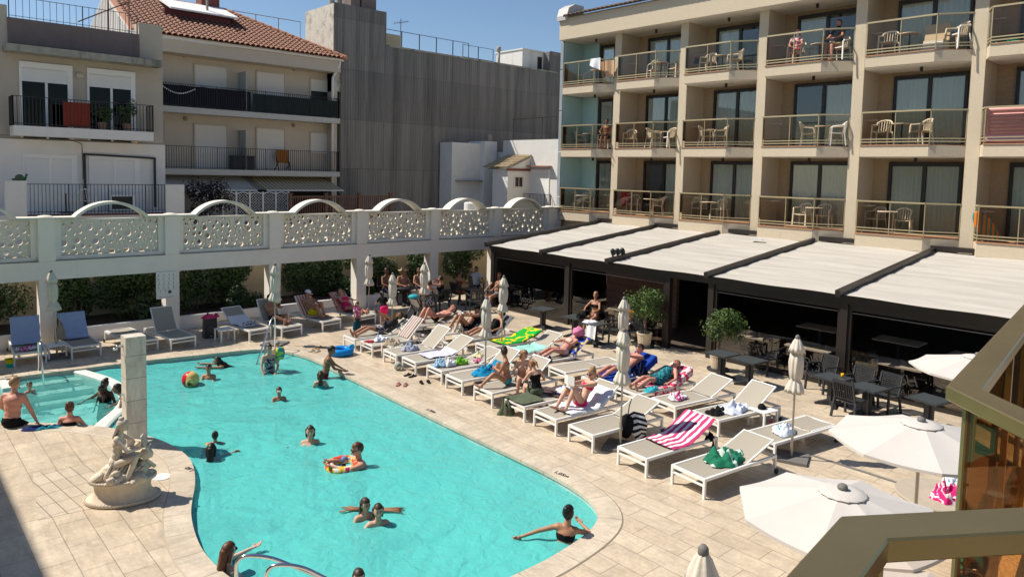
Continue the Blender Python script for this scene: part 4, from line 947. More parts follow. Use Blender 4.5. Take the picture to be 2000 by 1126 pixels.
# sun lounger: local x runs from the foot end (0) to the head end (1.95)
def make_lounger():
    t = thing('sun_lounger', 'white framed sun lounger with taupe sling', 'sun lounger', (0, 0, -50))
    b = MB()
    for s in (-1, 1): b.box(.0, 1.93, s*.34-.02, s*.34+.02, .285, .335)
    b.box(.001, .04, -.32, .32, .286, .334); b.box(1.89, 1.929, -.32, .32, .286, .334); b.box(.005, .03, -.32, .32, .195, .225)
    b.box(1.16, 1.19, -.319, .319, .287, .315); b.build('frame', m_alu, t)
    for x in (.0, 1.885):
        for s in (-1, 1):
            b = MB(); b.box(x+.001, x+.044, s*.34-.021, s*.34+.021, 0 if x < 1 else .045, .2845); b.build('leg', m_alu, t)
    for s in (-1, 1):
        b = MB(); pr = [(.022, -.016), (.05, -.014), (.05, .014), (.022, .016)]
        b.lathe(pr, 16); b.build('wheel', m_black, t, loc=(1.91, s*.375, .052), rot=(pi/2, 0, 0))
    b = MB(); b.grid(lambda u, v: (.042+1.118*u, -.318+.636*v, .327-.018*sin(v*pi)), 6, 6); b.build('seat_sling', m_sling, t, smooth=True)
    br = MB()
    for s in (-1, 1): br.box(0, .76, s*.305-.013, s*.305+.013, -.013, .013)
    br.box(.735, .76, -.292, .292, -.0125, .0125); o = br.build('backrest', m_alu, t, loc=(1.17, 0, .332))
    b = MB(); b.grid(lambda u, v: (.01+.72*u, -.292+.584*v, .012-.015*sin(v*pi)), 6, 6); b.build('back_sling', m_sling, o, smooth=True)
    b = MB(); b.bar((.45, -.25, -.03), (.45, .25, -.03), .02); b.bar((.45, -.25, -.03), (.70, -.25, -.03), .018); b.bar((.45, .25, -.03), (.70, .25, -.03), .018); b.build('prop', m_alu, o)
    return t
LP = make_lounger(); LUSED = [0]; LOUNGERS = {}
def lounger(key, x, y, rz, back, label, group='white sun loungers on the terrace'):
    if back and key[0] != 'S': back = max(18, back-5)
    t = LP if not LUSED[0] else copy_tree(LP)
    LUSED[0] = 1; t.location = (x, y, 0); t.rotation_euler = (0, 0, radians(rz)); t['label'] = label; t['group'] = group
    for c in t.children:
        if c.name.startswith('backrest'): c.rotation_euler = (0, -radians(back), 0)
    LOUNGERS[key] = (x, y, radians(rz), radians(back)); return t
for a in (('L1', 10.02, 6.55, -7, 25, 'nearest white lounger with a crumpled green towel on it'),
          ('L2', 9.95, 7.66, -6, 31, 'white lounger draped with a pink and white striped towel'),
          ('L3', 10.07, 8.99, -6, 29, 'poolside lounger with a black striped beach bag hanging at its side'),
          ('L4', 10.14, 10.03, -5, 36, 'poolside lounger where a woman reads a book'),
          ('L5', 10.19, 11.0, -5, 0, 'flat poolside lounger with an olive towel over its foot end'),
          ('L6', 10.24, 12.1, -4, 46, 'poolside lounger shared by two girls in bikinis'),
          ('L7', 10.29, 13.23, -4, 44, 'poolside lounger with a bright blue towel below its raised back'),
          ('L8', 10.42, 14.2, -5, 24, 'poolside lounger with three small heaps of clothes at its foot'),
          ('L9', 10.37, 15.24, -5, 36, 'poolside lounger with a pale lilac towel spread on its seat'),
          ('L10', 10.38, 16.15, -4, 47, 'empty backed lounger with a grey blue towel heap in the middle'),
          ('L11', 10.42, 17.42, -4, 52, 'poolside lounger with a brown striped towel hung over its back'),
          ('L12', 10.4, 18.34, -3, 32, 'farthest poolside lounger where a man lies holding up a phone'),
          ('M1', 12.75, 18.75, -4, 22, 'rear row lounger where a man lies with his knees raised'),
          ('M2', 12.85, 17.35, -5, 46, 'rear row lounger covered by a dark towel under a woman in a cap'),
          ('M2b', 12.9, 16.35, -5, 44, 'rear row lounger with a grey towel under a woman in a dark swimsuit'),
          ('M3', 12.9, 15.3, -6, 24, 'rear row lounger covered by a bright green and yellow towel'),
          ('M4', 12.75, 14.25, -6, 34, 'rear row lounger with a mint green towel on its seat'),
          ('M5', 12.85, 13.3, -6, 40, 'rear row lounger under the woman with a pink towel on her head'),
          ('M6', 12.78, 12.25, -9, 0, 'empty flat lounger in the rear row'),
          ('M7', 12.75, 11.1, -8, 38, 'rear row lounger covered by a royal blue towel'),
          ('M8', 12.75, 10.05, -8, 32, 'rear row lounger under a woman in a teal swim dress'),
          ('M9', 12.75, 9.02, -9, 29, 'rear row lounger with a small pink and white heap of clothes'),
          ('M10', 12.72, 7.95, -10, 39, 'rear row lounger with a white shirt and black shorts on it'),
          ('M11', 12.43, 6.6, -9, 0, 'flat lounger with a blue and white cloth by the tall closed parasol')):
    lounger(*a)
SG = 'white sun loungers in the shade of the arcade'
for a in (('S00', 1.75, 21.7, 88, 50, 'lounger cut by the left edge of the photo'), ('S0', 3.12, 21.62, 86, 60, 'shaded lounger with a pale blue towel and a pink cloth on its seat'), ('S1', 4.38, 21.59, 92, 58, 'shaded lounger with a pale blue towel right of the first closed parasol'),
          ('S2', 5.75, 21.3, 97, 0, 'flat shaded lounger half hidden by the shower pillar'), ('S3', 6.68, 21.05, 95, 60, 'empty shaded lounger with its back steeply raised by the sign'),
          ('S4', 8.82, 20.82, 97, 34, 'shaded lounger with a white and navy towel on it'), ('S5', 9.75, 20.66, 97, 60, 'shaded lounger where a person in dark shorts looks at a phone'),
          ('S6', 11.15, 20.75, 98, 52, 'shaded lounger with an orange striped towel over its back'), ('S7', 12.5, 20.8, 100, 50, 'shaded lounger with a floral towel over its back')):
    lounger(*a, group=SG)
def lpt(key, x, y, z):
    X, Y, rz, bk = LOUNGERS[key]; return Vector((X+x*cos(rz)-y*sin(rz), Y+x*sin(rz)+y*cos(rz), z))
# white side tables
def make_stool():
    t = thing('side_table', 'white side table', 'side table', (0, 0, -50))
    b = MB(); b.box(-.22, .22, -.22, .22, .345, .37); b.build('table_top', m_alu, t)
    for sx in (-1, 1):
        for sy in (-1, 1): b = MB(); b.box(sx*.2-.02, sx*.2+.02, sy*.2-.02, sy*.2+.02, 0, .3445); b.build('leg', m_alu, t)
    return t
SP = make_stool()
for i, (x, y, rz, lab) in enumerate(((10.85, 16.75, 5, 'white side table under a beige towel between two poolside loungers'), (14.0, 10.58, -8, 'white side table holding a blue bag beside the royal blue lounger'),
                                    (13.95, 7.35, -10, 'white side table with a black cap on it'), (7.95, 21.35, 5, 'empty white side table in the shade by the speaker'), (3.75, 22.05, 3, 'white side table in the shade beside the first closed parasol'))):
    t = SP if i == 0 else copy_tree(SP); t.location = (x, y, 0); t.rotation_euler = (0, 0, radians(rz)); t['label'] = lab; t['group'] = 'white side tables'
# closed parasols
def pleat(n, amp, ph=0): return lambda a, k: 1+amp*cos(n*a+ph+.35*k)+amp*.4*cos(3*a+k)
def make_parasol(seed):
    t = thing('closed_parasol', 'closed parasol', 'parasol', (0, 0, -50))
    b = MB(); b.box(-.30, .30, -.30, .30, 0, .05); b.build('base_plate', m_base, t)
    b = MB(); b.lathe([(.026, .05), (.026, .45), (.019, .451), (.019, 2.28)], 10); b.build('pole', m_pole, t, smooth=False)
    b = MB(); b.lathe([(.03, 2.26), (.045, 2.29), (.042, 2.33), (.02, 2.36)], 10); b.build('finial', m_base, t, smooth=True)
    r = random.Random(seed); b = MB()
    prof = [(.045, 2.06), (.10, 2.02), (.125, 1.85), (.12, 1.7), (.105, 1.56), (.075, 1.52), (.10, 1.48), (.15, 1.34), (.165, 1.27), (.14, 1.275), (.06, 1.36)]
    b.lathe(prof, 40, fn=pleat(9, .13, r.random()*6), cap=False); o = b.build('canopy', m_canvas, t, smooth=True)
    b = MB(); b.lathe([(.04, 2.29), (.07, 2.24), (.115, 2.12), (.145, 2.03), (.13, 2.035), (.05, 2.12)], 40, fn=pleat(8, .10, r.random()*6), cap=False); b.build('cap_flap', m_canvas, o, smooth=True)
    b = MB(); b.lathe([(.082, 1.505), (.088, 1.52), (.082, 1.535)], 20); b.build('tie_strap', m_canvas, o)
    return t
pp = [make_parasol(1), make_parasol(2), make_parasol(3)]; pu = [0, 0, 0]
for i, (px, py, sc, lean, lab) in enumerate(((112, 697, 1.0, -2.6, 'closed parasol standing between the two loungers with pale blue towels'), (537, 672, 1.02, 0, 'closed parasol by the steel handrail in the shade'), (720, 628, .99, 0, 'closed parasol by the lounger with the floral towel'),
        (765, 668, .90, .4, 'closed parasol between the farthest poolside loungers'), (827, 647, .96, .3, 'closed parasol behind the pushchair in front of the shaded table'), (979, 690, .96, 1, 'closed parasol beside the green and yellow towel'),
        (947, 752, .93, .8, 'closed parasol beside the bright blue towel'), (1213, 764, .98, 0, 'farther of two closed parasols that overlap beside the striped beach bag'), (1211, 873, .98, .2, 'nearer of two overlapping closed parasols, the striped beach bag beside it'),
        (1545, 895, .99, .8, 'closed parasol standing beside the flat lounger near the restaurant chairs'))):
    p = at(px, py); k = i % 3; t = pp[k] if not pu[k] else copy_tree(pp[k]); pu[k] = 1
    t.location = p; t.scale = (sc,)*3; t.rotation_euler = (0, radians(lean), radians(i*37 % 90 if i < 9 else 20)); t['label'] = lab; t['group'] = 'closed off white parasols'
p = at(1374, 1070, 2.33); t = copy_tree(pp[0]); t.location = (p.x, p.y, 0); t.rotation_euler = (0, 0, 0); t['label'] = 'closed parasol of which only the grey knob and top show at the bottom edge'; t['group'] = 'closed off white parasols'
# open parasols
def open_parasol(px, py, zr, R, label, rz, rings=True):
    p = at(px, py, zr+.28); t = thing('open_parasol', label, 'parasol', (p.x, p.y, 0), radians(rz), 'open white parasols')
    b = MB(); b.lathe([(.26, 0), (.26, .05), (.05, .08)], 20); b.build('base_plate', m_base, t)
    b = MB(); b.lathe([(.02, .08), (.02, zr+.25)], 10); b.build('pole', m_pole, t)
    b = MB()
    def f(u, v):
        a = 2*pi*v; k = (v*8) % 1; e = cos(pi/8)/cos((k-.5)*pi/4)        # straight panel edges between ribs
        r = R*(.13+.87*u)*(1-(1-e)*(1.0)); sag = .035*sin(k*pi)*u
        return (r*cos(a), r*sin(a), zr+.27*(1-(.13+.87*u))**1.05-sag*.6)
    b.grid(f, 8, 64); r0_ = [f(1, v/64) for v in range(65)]
    b.rings([r0_, [(x, y, z-.035) for x, y, z in r0_]], cap=False, closed=False)
    bmesh.ops.remove_doubles(b.bm, verts=b.bm.verts[:], dist=.002)
    o = b.build('canopy', m_canvas_w, t)
    b = MB(); b.lathe([(.19*R, zr+.222), (.225*R, zr+.214), (.22*R, zr+.221), (.12, zr+.236), (.03, zr+.248)], 48, fn=lambda a, k: 1+(.03*cos(16*a) if k in (0, 1, 2) else 0), cap=False); b.build('vent_cap', m_canvas_w, o, smooth=True)
    b = MB(); b.ell((0, 0, zr+.265), .05, .05, .04, nu=12, nv=8); b.build('finial', m_base, t, smooth=True)
    for k in range(8):
        a = 2*pi*k/8; b = MB(); b.bar((.03*cos(a), .03*sin(a), zr+.20), (R*.97*cos(a), R*.97*sin(a), zr-.02), .014); b.build('rib', m_pole, t)
    return t
open_parasol(1646, 948, 2.0, .98, 'nearest open white parasol with a ring shaped vent and grey knob', 12)
open_parasol(1800, 817, 2.0, 1.05, 'open white parasol between the nearest one and the restaurant glass', 30)
open_parasol(1910, 690, 1.95, 1.05, 'open white parasol half hidden behind the gold balcony rail', 20)
p = at(1770, 1150, 2.0); open_parasol(1790, 1160, 1.95, 1.0, 'open parasol of which only a pinkish piece shows beneath the near gold rail', 12)
# anthracite tables
def make_table():
    t = thing('bistro_table', 'anthracite table', 'table', (0, 0, -50))
    b = MB(); b.box(-.34, .34, -.34, .34, .635, .662); o = b.build('table_top', m_grey, t)
    b = MB(); b.box(-.30, .30, -.30, .30, .6622, .6645); b.build('inlay', mat('table inlay', (.055, .062, .065), .42, .08, 30), o)
    b = MB(); b.box(-.09, .09, -.045, .045, .10, .6345); b.box(-.045, .045, -.09, .09, .101, .634); b.build('pedestal', m_grey, t)
    for k in range(4):
        a = pi/4+k*pi/2; b = MB(); d = Vector((cos(a), sin(a), 0)); e = Vector((-sin(a), cos(a), 0)); q = []
        for r_, z0_, z1_, w in ((.04, .03, .14, .06), (.36, .0, .04, .035)): q.append((r_, z0_, z1_, w))
        (r1, a0, a1, w1), (r2, c0, c1, w2) = q
        b.hexa([d*r1-e*w1+Vector((0, 0, a0)), d*r2-e*w2+Vector((0, 0, c0)), d*r2+e*w2+Vector((0, 0, c0)), d*r1+e*w1+Vector((0, 0, a0)), d*r1-e*w1+Vector((0, 0, a1)), d*r2-e*w2+Vector((0, 0, c1)), d*r2+e*w2+Vector((0, 0, c1)), d*r1+e*w1+Vector((0, 0, a1))]); b.build('foot', m_grey, t)
    return t
TP = make_table()
for i, (px, py, rz, lab) in enumerate(((1060, 640, 4, 'anthracite table standing alone in front of the first glass screen'), (1122, 658, 2, 'anthracite table with a black bag on it beside the woman in a black bikini'), (1160, 672, 2, 'anthracite table with a white towel hanging over its edge'),
        (1408, 738, -6, 'left half of the pair of tables beside the second potted tree'), (1462, 752, -6, 'right half of the pair of tables beside the second potted tree'), (1623, 790, -10, 'anthracite table with a yellow cup on it'), (1692, 812, -10, 'anthracite table joined to the one with the yellow cup'), (1812, 838, -14, 'anthracite table behind the middle open parasol'),
        (918, 596, 8, 'dark table in the shaded corner where a bare chested man sits'), (790, 596, 0, 'dark table in deep shade where the man in the straw hat sits'))):
    p = at(px, py); t = TP if i == 0 else copy_tree(TP); t.location = p; t.rotation_euler = (0, 0, radians(rz)); t['label'] = lab; t['group'] = 'anthracite pedestal tables'
# armchairs with a lattice back (faces local +x)
def make_chair():
    t = thing('resin_armchair', 'anthracite armchair', 'chair', (0, 0, -50))
    b = MB(); b.grid(lambda u, v: (-.22+.46*u, -.24+.48*v, .41+.02*u-.012*sin(v*pi)), 6, 6); r = bmesh.ops.extrude_face_region(b.bm, geom=b.bm.faces[:])
    for g in r['geom']:
        if isinstance(g, bmesh.types.BMVert): g.co.z -= .035
    b.build('seat', m_grey, t)
    b = MB(); P = lambda y, z: Vector((-.22-(z-.42)*.27-.02*(1-(y/.24)**2), y, z))
    for y in (-.235, .235): b.bar(P(y, .40), P(y, .84), .035, .045)
    b.bar(P(-.235, .83), P(.235, .83), .03, .07); b.bar(P(-.235, .46), P(.235, .46), .025, .05)
    for i in range(1, 9): y = -.235+.47*i/9; b.bar(P(y, .47), P(y, .81), .012, .028)
    for i in range(1, 8): z = .47+.34*i/8; b.bar(P(-.23, z), P(.23, z), .014, .026)
    b.build('backrest', m_grey, t)
    for s in (-1, 1):
        b = MB(); b.bar((-.27, s*.265, .63), (.20, s*.275, .655), .05, .03); b.build('armrest', m_grey, t)
        for x, x2 in ((.19, .23), (-.22, -.30)):
            b = MB(); b.bar((x, s*.25, .42 if x < 0 else .64), (x2, s*.265, 0), .042, .045); b.build('leg', m_grey, t)
    return t
CP = make_chair()
CH = [(1490, 727, 175, 'armchair at the right end of the pair of tables by the potted tree'), (1602, 762, 165, 'armchair left of the table with the yellow cup'), (1672, 790, 175, 'armchair behind the table with the yellow cup, against the post'),
      (1722, 805, 170, 'armchair behind the joined table, nearest the lettered glass'), (1660, 814, -10, 'armchair with its perforated back to the camera at the cup table'),
      (1196, 668, 150, 'armchair with its back to the loungers at the table with the white towel'), (1158, 646, 190, 'armchair under the woman in the black bikini'), (1240, 672, 200, 'armchair at the left of the first potted tree'),
      (926, 607, 70, 'armchair with a woven back turned to the pool in the shaded corner'), (968, 596, 190, 'armchair under the bare chested man in the shaded corner'), (898, 592, 0, 'armchair under the woman in the shaded corner'), (930, 582, 250, 'armchair under the man in a white shirt'),
      (838, 618, 60, 'armchair under the woman in the patterned dress'), (782, 590, 265, 'armchair under the man in the straw hat'), (755, 588, 280, 'armchair in deep shade under the man left of the straw hat'), (858, 606, 100, 'armchair under the woman in black')]
for i, (px, py, rz, lab) in enumerate(CH):
    p = at(px, py); t = CP if i == 0 else copy_tree(CP); t.location = p; t.rotation_euler = (0, 0, radians(rz)); t['label'] = lab; t['group'] = 'anthracite resin armchairs'
# light topped tables inside the restaurant
t0 = None
for i, (x, y, lab) in enumerate(((18.85, 19.4, 'white topped table behind the first glass screen'), (18.9, 17.9, 'white topped table behind the first post of the restaurant'), (18.9, 14.9, 'white topped table in front of the pink brick wall'), (18.82, 10.2, 'white topped table behind the glass near the second potted tree'),
        (18.82, 8.6, 'white topped table behind the closed parasol near the post'), (18.85, 6.4, 'white topped table behind the armchairs with the yellow cup'), (21.5, 9.6, 'white topped table deep in the dark restaurant'), (21.6, 7.4, 'second white topped table deep in the dark restaurant'), (21.2, 5.4, 'white topped table deep in the restaurant at the right'))):
    if t0 is None:
        t0 = thing('restaurant_table', lab, 'table', (x, y, .006)); 
        b = MB(); b.box(-.38, .38, -.6, .6, .70, .74); b.build('table_top', mat('pale laminate', (.55, .52, .46), .5), t0)
        b = MB(); b.box(-.05, .05, -.05, .05, .03, .6995); b.build('pedestal', m_grey, t0)
        b = MB(); b.box(-.25, .25, -.25, .25, 0, .03); b.build('foot', m_grey, t0); t = t0
    else: t = copy_tree(t0)
    t.location = (x, y, .006); t['label'] = lab; t['group'] = 'pale tables inside the restaurant'
for i, (x, y, rz) in enumerate(((19.0, 9.3, 90), (19.15, 7.5, 90), (19.2, 5.4, 100), (19.6, 15.9, 80))):
    t = copy_tree(CP); t.location = (x, y, .006); t.rotation_euler = (0, 0, radians(rz)); t['group'] = 'anthracite resin armchairs'
    t['label'] = ['armchair inside the restaurant beside the table near the second potted tree', 'armchair inside the restaurant between the closed parasol and the post', 'armchair inside the restaurant right of the cup table', 'armchair inside the restaurant by the pink brick wall'][i]
# potted trees
def potted_tree(px, py, seed, label, rz):
    p = at(px, py); t = thing('potted_tree', label, 'potted tree', p, radians(rz), 'potted trees in front of the restaurant')
    b = MB(); b.lathe([(.20, 0), (.29, .01), (.30, .05), (.27, .055), (.0, .056)], 28, cap=False); b.build('saucer', m_grey, t)
    b = MB(); b.lathe([(.17, .057), (.18, .06), (.225, .40), (.24, .405), (.24, .44), (.21, .445), (.20, .40), (.0, .39)], 64, fn=lambda a, k: 1+(.018*cos(32*a) if k in (1, 2) else 0), cap=False); po = b.build('pot', m_pot, t)
    b = MB(); b.lathe([(.199, .405), (0.0, .412)], 24, cap=False); b.build('soil', m_soil, po)
    tr = MB()
    for k in range(3): tr.tube([(.028*cos(2.1*k+z*9), .028*sin(2.1*k+z*9), z) for z in [.40+.05*i for i in range(11)]], .022, 7, .018)
    r = random.Random(seed)
    for k in range(9):
        a = r.uniform(0, 6.3); tr.tube([(0, 0, .85), (.12*cos(a), .12*sin(a), 1.02), (.32*cos(a), .32*sin(a), 1.2+r.uniform(-.1, .25))], .014, 5, .004)
    tr.build('trunk', m_trunk, t, smooth=True)
    b = MB(); leaf_cloud(b, (0, 0, 1.30), .62, .62, .56, 2600, .085, seed, shell=.35, lumps=16); b.build('crown', m_leaf, t)
potted_tree(1258, 677, 5, 'potted ficus tree with a round crown beside the restaurant entrance', 0)
potted_tree(1402, 722, 9, 'potted ficus tree with a looser crown beside the pair of tables', 60)
# shower pillar
cs = [at(235.7, 653.5, 2.03), at(244.5, 660, 2.03), at(285, 655, 2.03), at(275.7, 648, 2.03)]
c = (cs[0]+cs[2])/2; ang = atan2((cs[2]-cs[1]).y, (cs[2]-cs[1]).x); wx = (cs[2]-cs[1]).length; wy = (cs[1]-cs[0]).length
t = thing('shower_pillar', 'tall square stone shower pillar standing behind the statue', 'pillar', (c.x, c.y, 0), ang)
b = MB(); b.box(-wx/2, wx/2, -wy/2, wy/2, 0, 2.03); b.build('column', m_stone, t)
b = MB(); b.tube([(-wx/2, 0, 1.85), (-wx/2-.10, 0, 1.87), (-wx/2-.13, 0, 1.83)], .022, 8); b.lathe([(.04, 1.80), (.045, 1.83), (.03, 1.84)], 10, (-wx/2-.13, 0, 0)); b.build('shower_head', m_steel, t, smooth=True)
b = MB(); b.box(-wx/2-.05, -wx/2, -.02, .02, .93, .97); b.tube([(-wx/2-.05, 0, .95), (-wx/2-.09, 0, .95)], .012, 6); b.build('tap', m_steel, t)
# steel handrails
def rail(name, label, parts):
    pts0 = parts[0][0]; t = thing(name, label, 'handrail', (pts0[0], pts0[1], 0))
    for pts in parts:
        q = [Vector(p)-t.location for p in pts]; out = []
        for i, p in enumerate(q):
            if 0 < i < len(q)-1:
                a, d = q[i-1], q[i+1]; r_ = .16
                s, e = p+(a-p).normalized()*min(r_, (a-p).length*.45), p+(d-p).normalized()*min(r_, (d-p).length*.45)
                for k in range(7): u = k/6; out.append(s*(1-u)**2+p*2*u*(1-u)+e*u*u)
            else: out.append(p)
        b = MB(); b.tube(out, .022, 10); b.build('rail', m_steel, t, smooth=True)
d0 = at(537, 681); dv = Vector((-.62, -.62, 0))
rail('pool_handrail', 'bent steel handrail running down the round steps into the pool', [[d0, d0+Vector((0, 0, .95)), d0+dv*.25+Vector((0, 0, .95)), d0+dv*1.9+Vector((0, 0, -.45))], [d0+dv*.85+Vector((0, 0, .36)), d0+dv*.85+Vector((0, 0, -.9))]])
d1 = at(76, 724); e1 = at(85, 744)
rail('pool_handrail', 'short steel handrail at the paddling pool pier', [[d1, d1+Vector((0, 0, .8)), (d1+e1)/2+Vector((0, 0, .82)), e1+Vector((0, 0, -.1))]])
for k, (a, m_, e, lab) in enumerate((((446, 1126), (482, 1086), (640, 1132), 'farther steel ladder loop at the bottom edge of the pool'), ((512, 1130), (541, 1104), (680, 1150), 'nearer steel ladder loop at the bottom edge of the pool'))):
    p0, p1 = at(*m_, .62), at(*e, .30); dirv = (p1-p0); dirv.z = 0; dirv.normalize()
    base = p0-dirv*.12; rail('pool_ladder_rail', lab, [[Vector((base.x, base.y, 0)), Vector((base.x, base.y, .64)), p0+dirv*.25+Vector((0, 0, .0)), p1, p1+dirv*.3+Vector((0, 0, -.8))]])
# depth marks set in the coping
m_mark = mat('dark glaze', (.03, .03, .035), .4)
for txt, px, py, rot in (('1,60', 371, 917, 100), ('1,05m', 1097, 927, -85), ('1,20m', 842, 803, -88), ('1,20m', 143, 715, 175), ('0,50m', 8, 732, 172)):
    p = at(px, py); Mt = Matrix.Translation((p.x, p.y, .0165)) @ Matrix.Rotation(radians(rot), 4, 'Z')
    o = text(txt, 'depth_mark', .13, Mt, m_mark); tag(o, f'dark depth mark {txt} on the coping '+{371: 'by the shower pillar', 1097: 'near the lower right corner', 842: 'halfway along the right side', 143: 'at the back beside the divider', 8: 'at the left photo edge'}[px], 'depth mark')
p = at(316, 931); b = MB(); b.lathe([(.14, 0), (.14, .01), (.0, .011)], 24, (p.x, p.y, .0), cap=False); tag(b.build('skimmer_lid', m_white), 'round white skimmer lid beside the statue', 'lid')
p = at(186, 928); b = MB(); b.box(-.07, .07, -.03, .03, .002, .008); tag(b.build('drain_grate', m_black, loc=p, rot=(0, 0, .3)), 'small dark drain grate left of the statue', 'drain')
a, c = at(1577, 886), at(1780, 951); a.z = c.z = .006
b = MB(); b.bar(a, c, .07, .006)
tag(b.build('slot_drain', m_base), 'long narrow slot drain in the paving between the flat lounger and the round table', 'drain')
# sign with pictograms on the second column
x0, x1, z0, z1 = atY(306, 560, AY-.1).x, atY(345, 560, AY-.1).x, atY(325, 583, AY-.1).z, atY(325, 531, AY-.1).z
t = thing('pictogram_sign', 'white notice board with a grid of grey pictograms and one black disc', 'sign', ((x0+x1)/2, AY-.06, z0))
w, h = (x1-x0), (z1-z0)
b = MB(); b.box(-w/2, w/2, 0, .03, 0, h); b.build('board', m_shut, t)
m_pic = mat('grey print', (.10, .10, .11), .7)
b = MB(); rr = random.Random(4)
for i in range(4):
    for j in range(4):
        cx, cz = -w/2+w*(i+.5)/4, h*(.97-.16*(j+.55))
        b.box(cx-.05, cx+.05, -.003, -.001, cz-.055, cz-.05); b.ell((cx+rr.uniform(-.02, .02), -.003, cz+.025), .014, .002, .014, nu=8, nv=4)
        b.bar((cx, -.003, cz+.01), (cx+rr.uniform(-.03, .03), -.003, cz-.03), .003, .014, up=(0, 1, 0)); b.bar((cx-.03, -.003, cz-.01+rr.uniform(-.02, .02)), (cx+.03, -.003, cz+rr.uniform(-.02, .02)), .003, .01, up=(0, 1, 0))
for i in range(2):
    cx = -w/2+w*(i+.8)/4; b.bar((cx, -.003, h*.22), (cx+.01, -.003, h*.29), .003, .012, up=(0, 1, 0)); b.ell((cx+.01, -.003, h*.30), .012, .002, .012, nu=8, nv=4)
b.ell((w*.17, -.004, h*.245), .055, .003, .055, nu=20, nv=6)
b.tube([(-w*.36, -.003, h*.1), (-w*.36, -.003, h*.07), (0, -.003, h*.05), (w*.36, -.003, h*.07), (w*.36, -.003, h*.1)], .004, 5)
b.build('pictograms', m_pic, t)
# statue comes with the figures; loudspeaker
p = at(410, 658); t = thing('loudspeaker', 'black upright loudspeaker box with a towel on top in the shade', 'speaker', p, radians(-6))
b = MB(); b.hexa([(-.19, -.16, 0), (.19, -.16, 0), (.19, .16, 0), (-.19, .16, 0), (-.17, -.15, .60), (.17, -.15, .60), (.17, .15, .60), (-.17, .15, .60)]); b.build('cabinet', m_black, t)
b = MB(); b.lathe([(.13, 0), (.12, .008), (.0, .012)], 24, cap=False); b.build('cone', mat('grille', (.03, .03, .03), .4), t, loc=(0, -.155, .22), rot=(pi/2, 0, 0))
b = MB(); b.box(-.03, .03, -.163, -.157, .06, .075); b.build('badge', m_shut, t)
# balcony rails in the foreground
def bal_rail(name, label, pts, zt, segs_glass, floor, glass, rw=.085):
    c = pts[1]; t = thing(name, label, 'balcony railing', (c[0], c[1], 3.58))
    b = MB(); n = len(pts); L_, R_ = [], []
    for i in range(n):
        p = Vector((*pts[i], 0)); d1 = (p-Vector((*pts[i-1], 0))).normalized() if i else None; d2 = (Vector((*pts[i+1], 0))-p).normalized() if i < n-1 else None
        d = ((d1 or d2)+(d2 or d1)).normalized(); nn = Vector((-d.y, d.x, 0)); k = 1/max(.5, nn.dot(Vector((-(d2 or d1).y, (d2 or d1).x, 0))))
        L_.append(p+nn*(rw/2*k)); R_.append(p-nn*(rw/2*k))
    up = Vector((0, 0, zt)); dn = Vector((0, 0, zt-.042)); e = .004
    rs = []
    for l, r in zip(L_, R_):
        m_ = (l-r).normalized()*e; rs.append([l+dn+Vector((0, 0, e)), l+up-Vector((0, 0, e)), l-m_+up, r+m_+up, r+up-Vector((0, 0, e)), r+dn+Vector((0, 0, e)), r+m_+dn, l-m_+dn])
    b.rings(rs); b.build('handrail', m_gold, t, True)
    for a, c2 in zip(pts, pts[1:]):
        a, c2 = Vector((*a, 0)), Vector((*c2, 0)); d = (c2-a).normalized(); g = MB(); z0_, z1_ = 3.72, zt-.044
        g.bar(a+d*.03+Vector((0, 0, (z0_+z1_)/2)), c2-d*.03+Vector((0, 0, (z0_+z1_)/2)), .008, z1_-z0_); g.build('glass_panel', glass, t, True)
        ln = (c2-a).length; k = max(1, round(ln/.8))
        for i in range(k+1):
            q = a.lerp(c2, (i+.0)/k)+Vector((-d.y, d.x, 0))*-.02; g = MB(); g.obox(q+Vector((0, 0, (3.58+zt-.043)/2)), .035, .02, zt-.043-3.58, Matrix.Rotation(atan2(d.y, d.x), 3, 'Z')); g.build('post', m_gold, t, True)
        g = MB()
        for zz in (3.68, 3.78): g.bar(a+Vector((0, 0, zz)), c2+Vector((0, 0, zz)), .03, .03)
        g.build('lower_rail', m_gold, t, True)
    g = MB(); g.prism(floor, 3.24, 3.56); g.build('floor_slab', m_hotel, t, True)
    return t
bal_rail('balcony_railing', 'gold handrail of the photographer balcony crossing the bottom right corner', [(-.9, .21), (1.235, .46), (1.66, .175)], 4.62, 0, [(-1.1, .22), (1.25, .50), (1.72, .18), (1.72, -1.2), (-1.1, -1.2)][::-1], glassmat('clear pinkish glass', (.96, .92, .88), refl=.045, ior=1.12))
bal_rail('balcony_railing', 'gold handrail with amber glass of the neighbouring balcony at the right edge', [(1.92, .17), (2.32, .615), (4.9, .93), (5.5, .55)], 4.62, 0, [(1.9, .15), (2.3, .66), (4.92, .97), (5.6, .55), (5.6, -1.0), (1.9, -1.0)][::-1], m_amber)
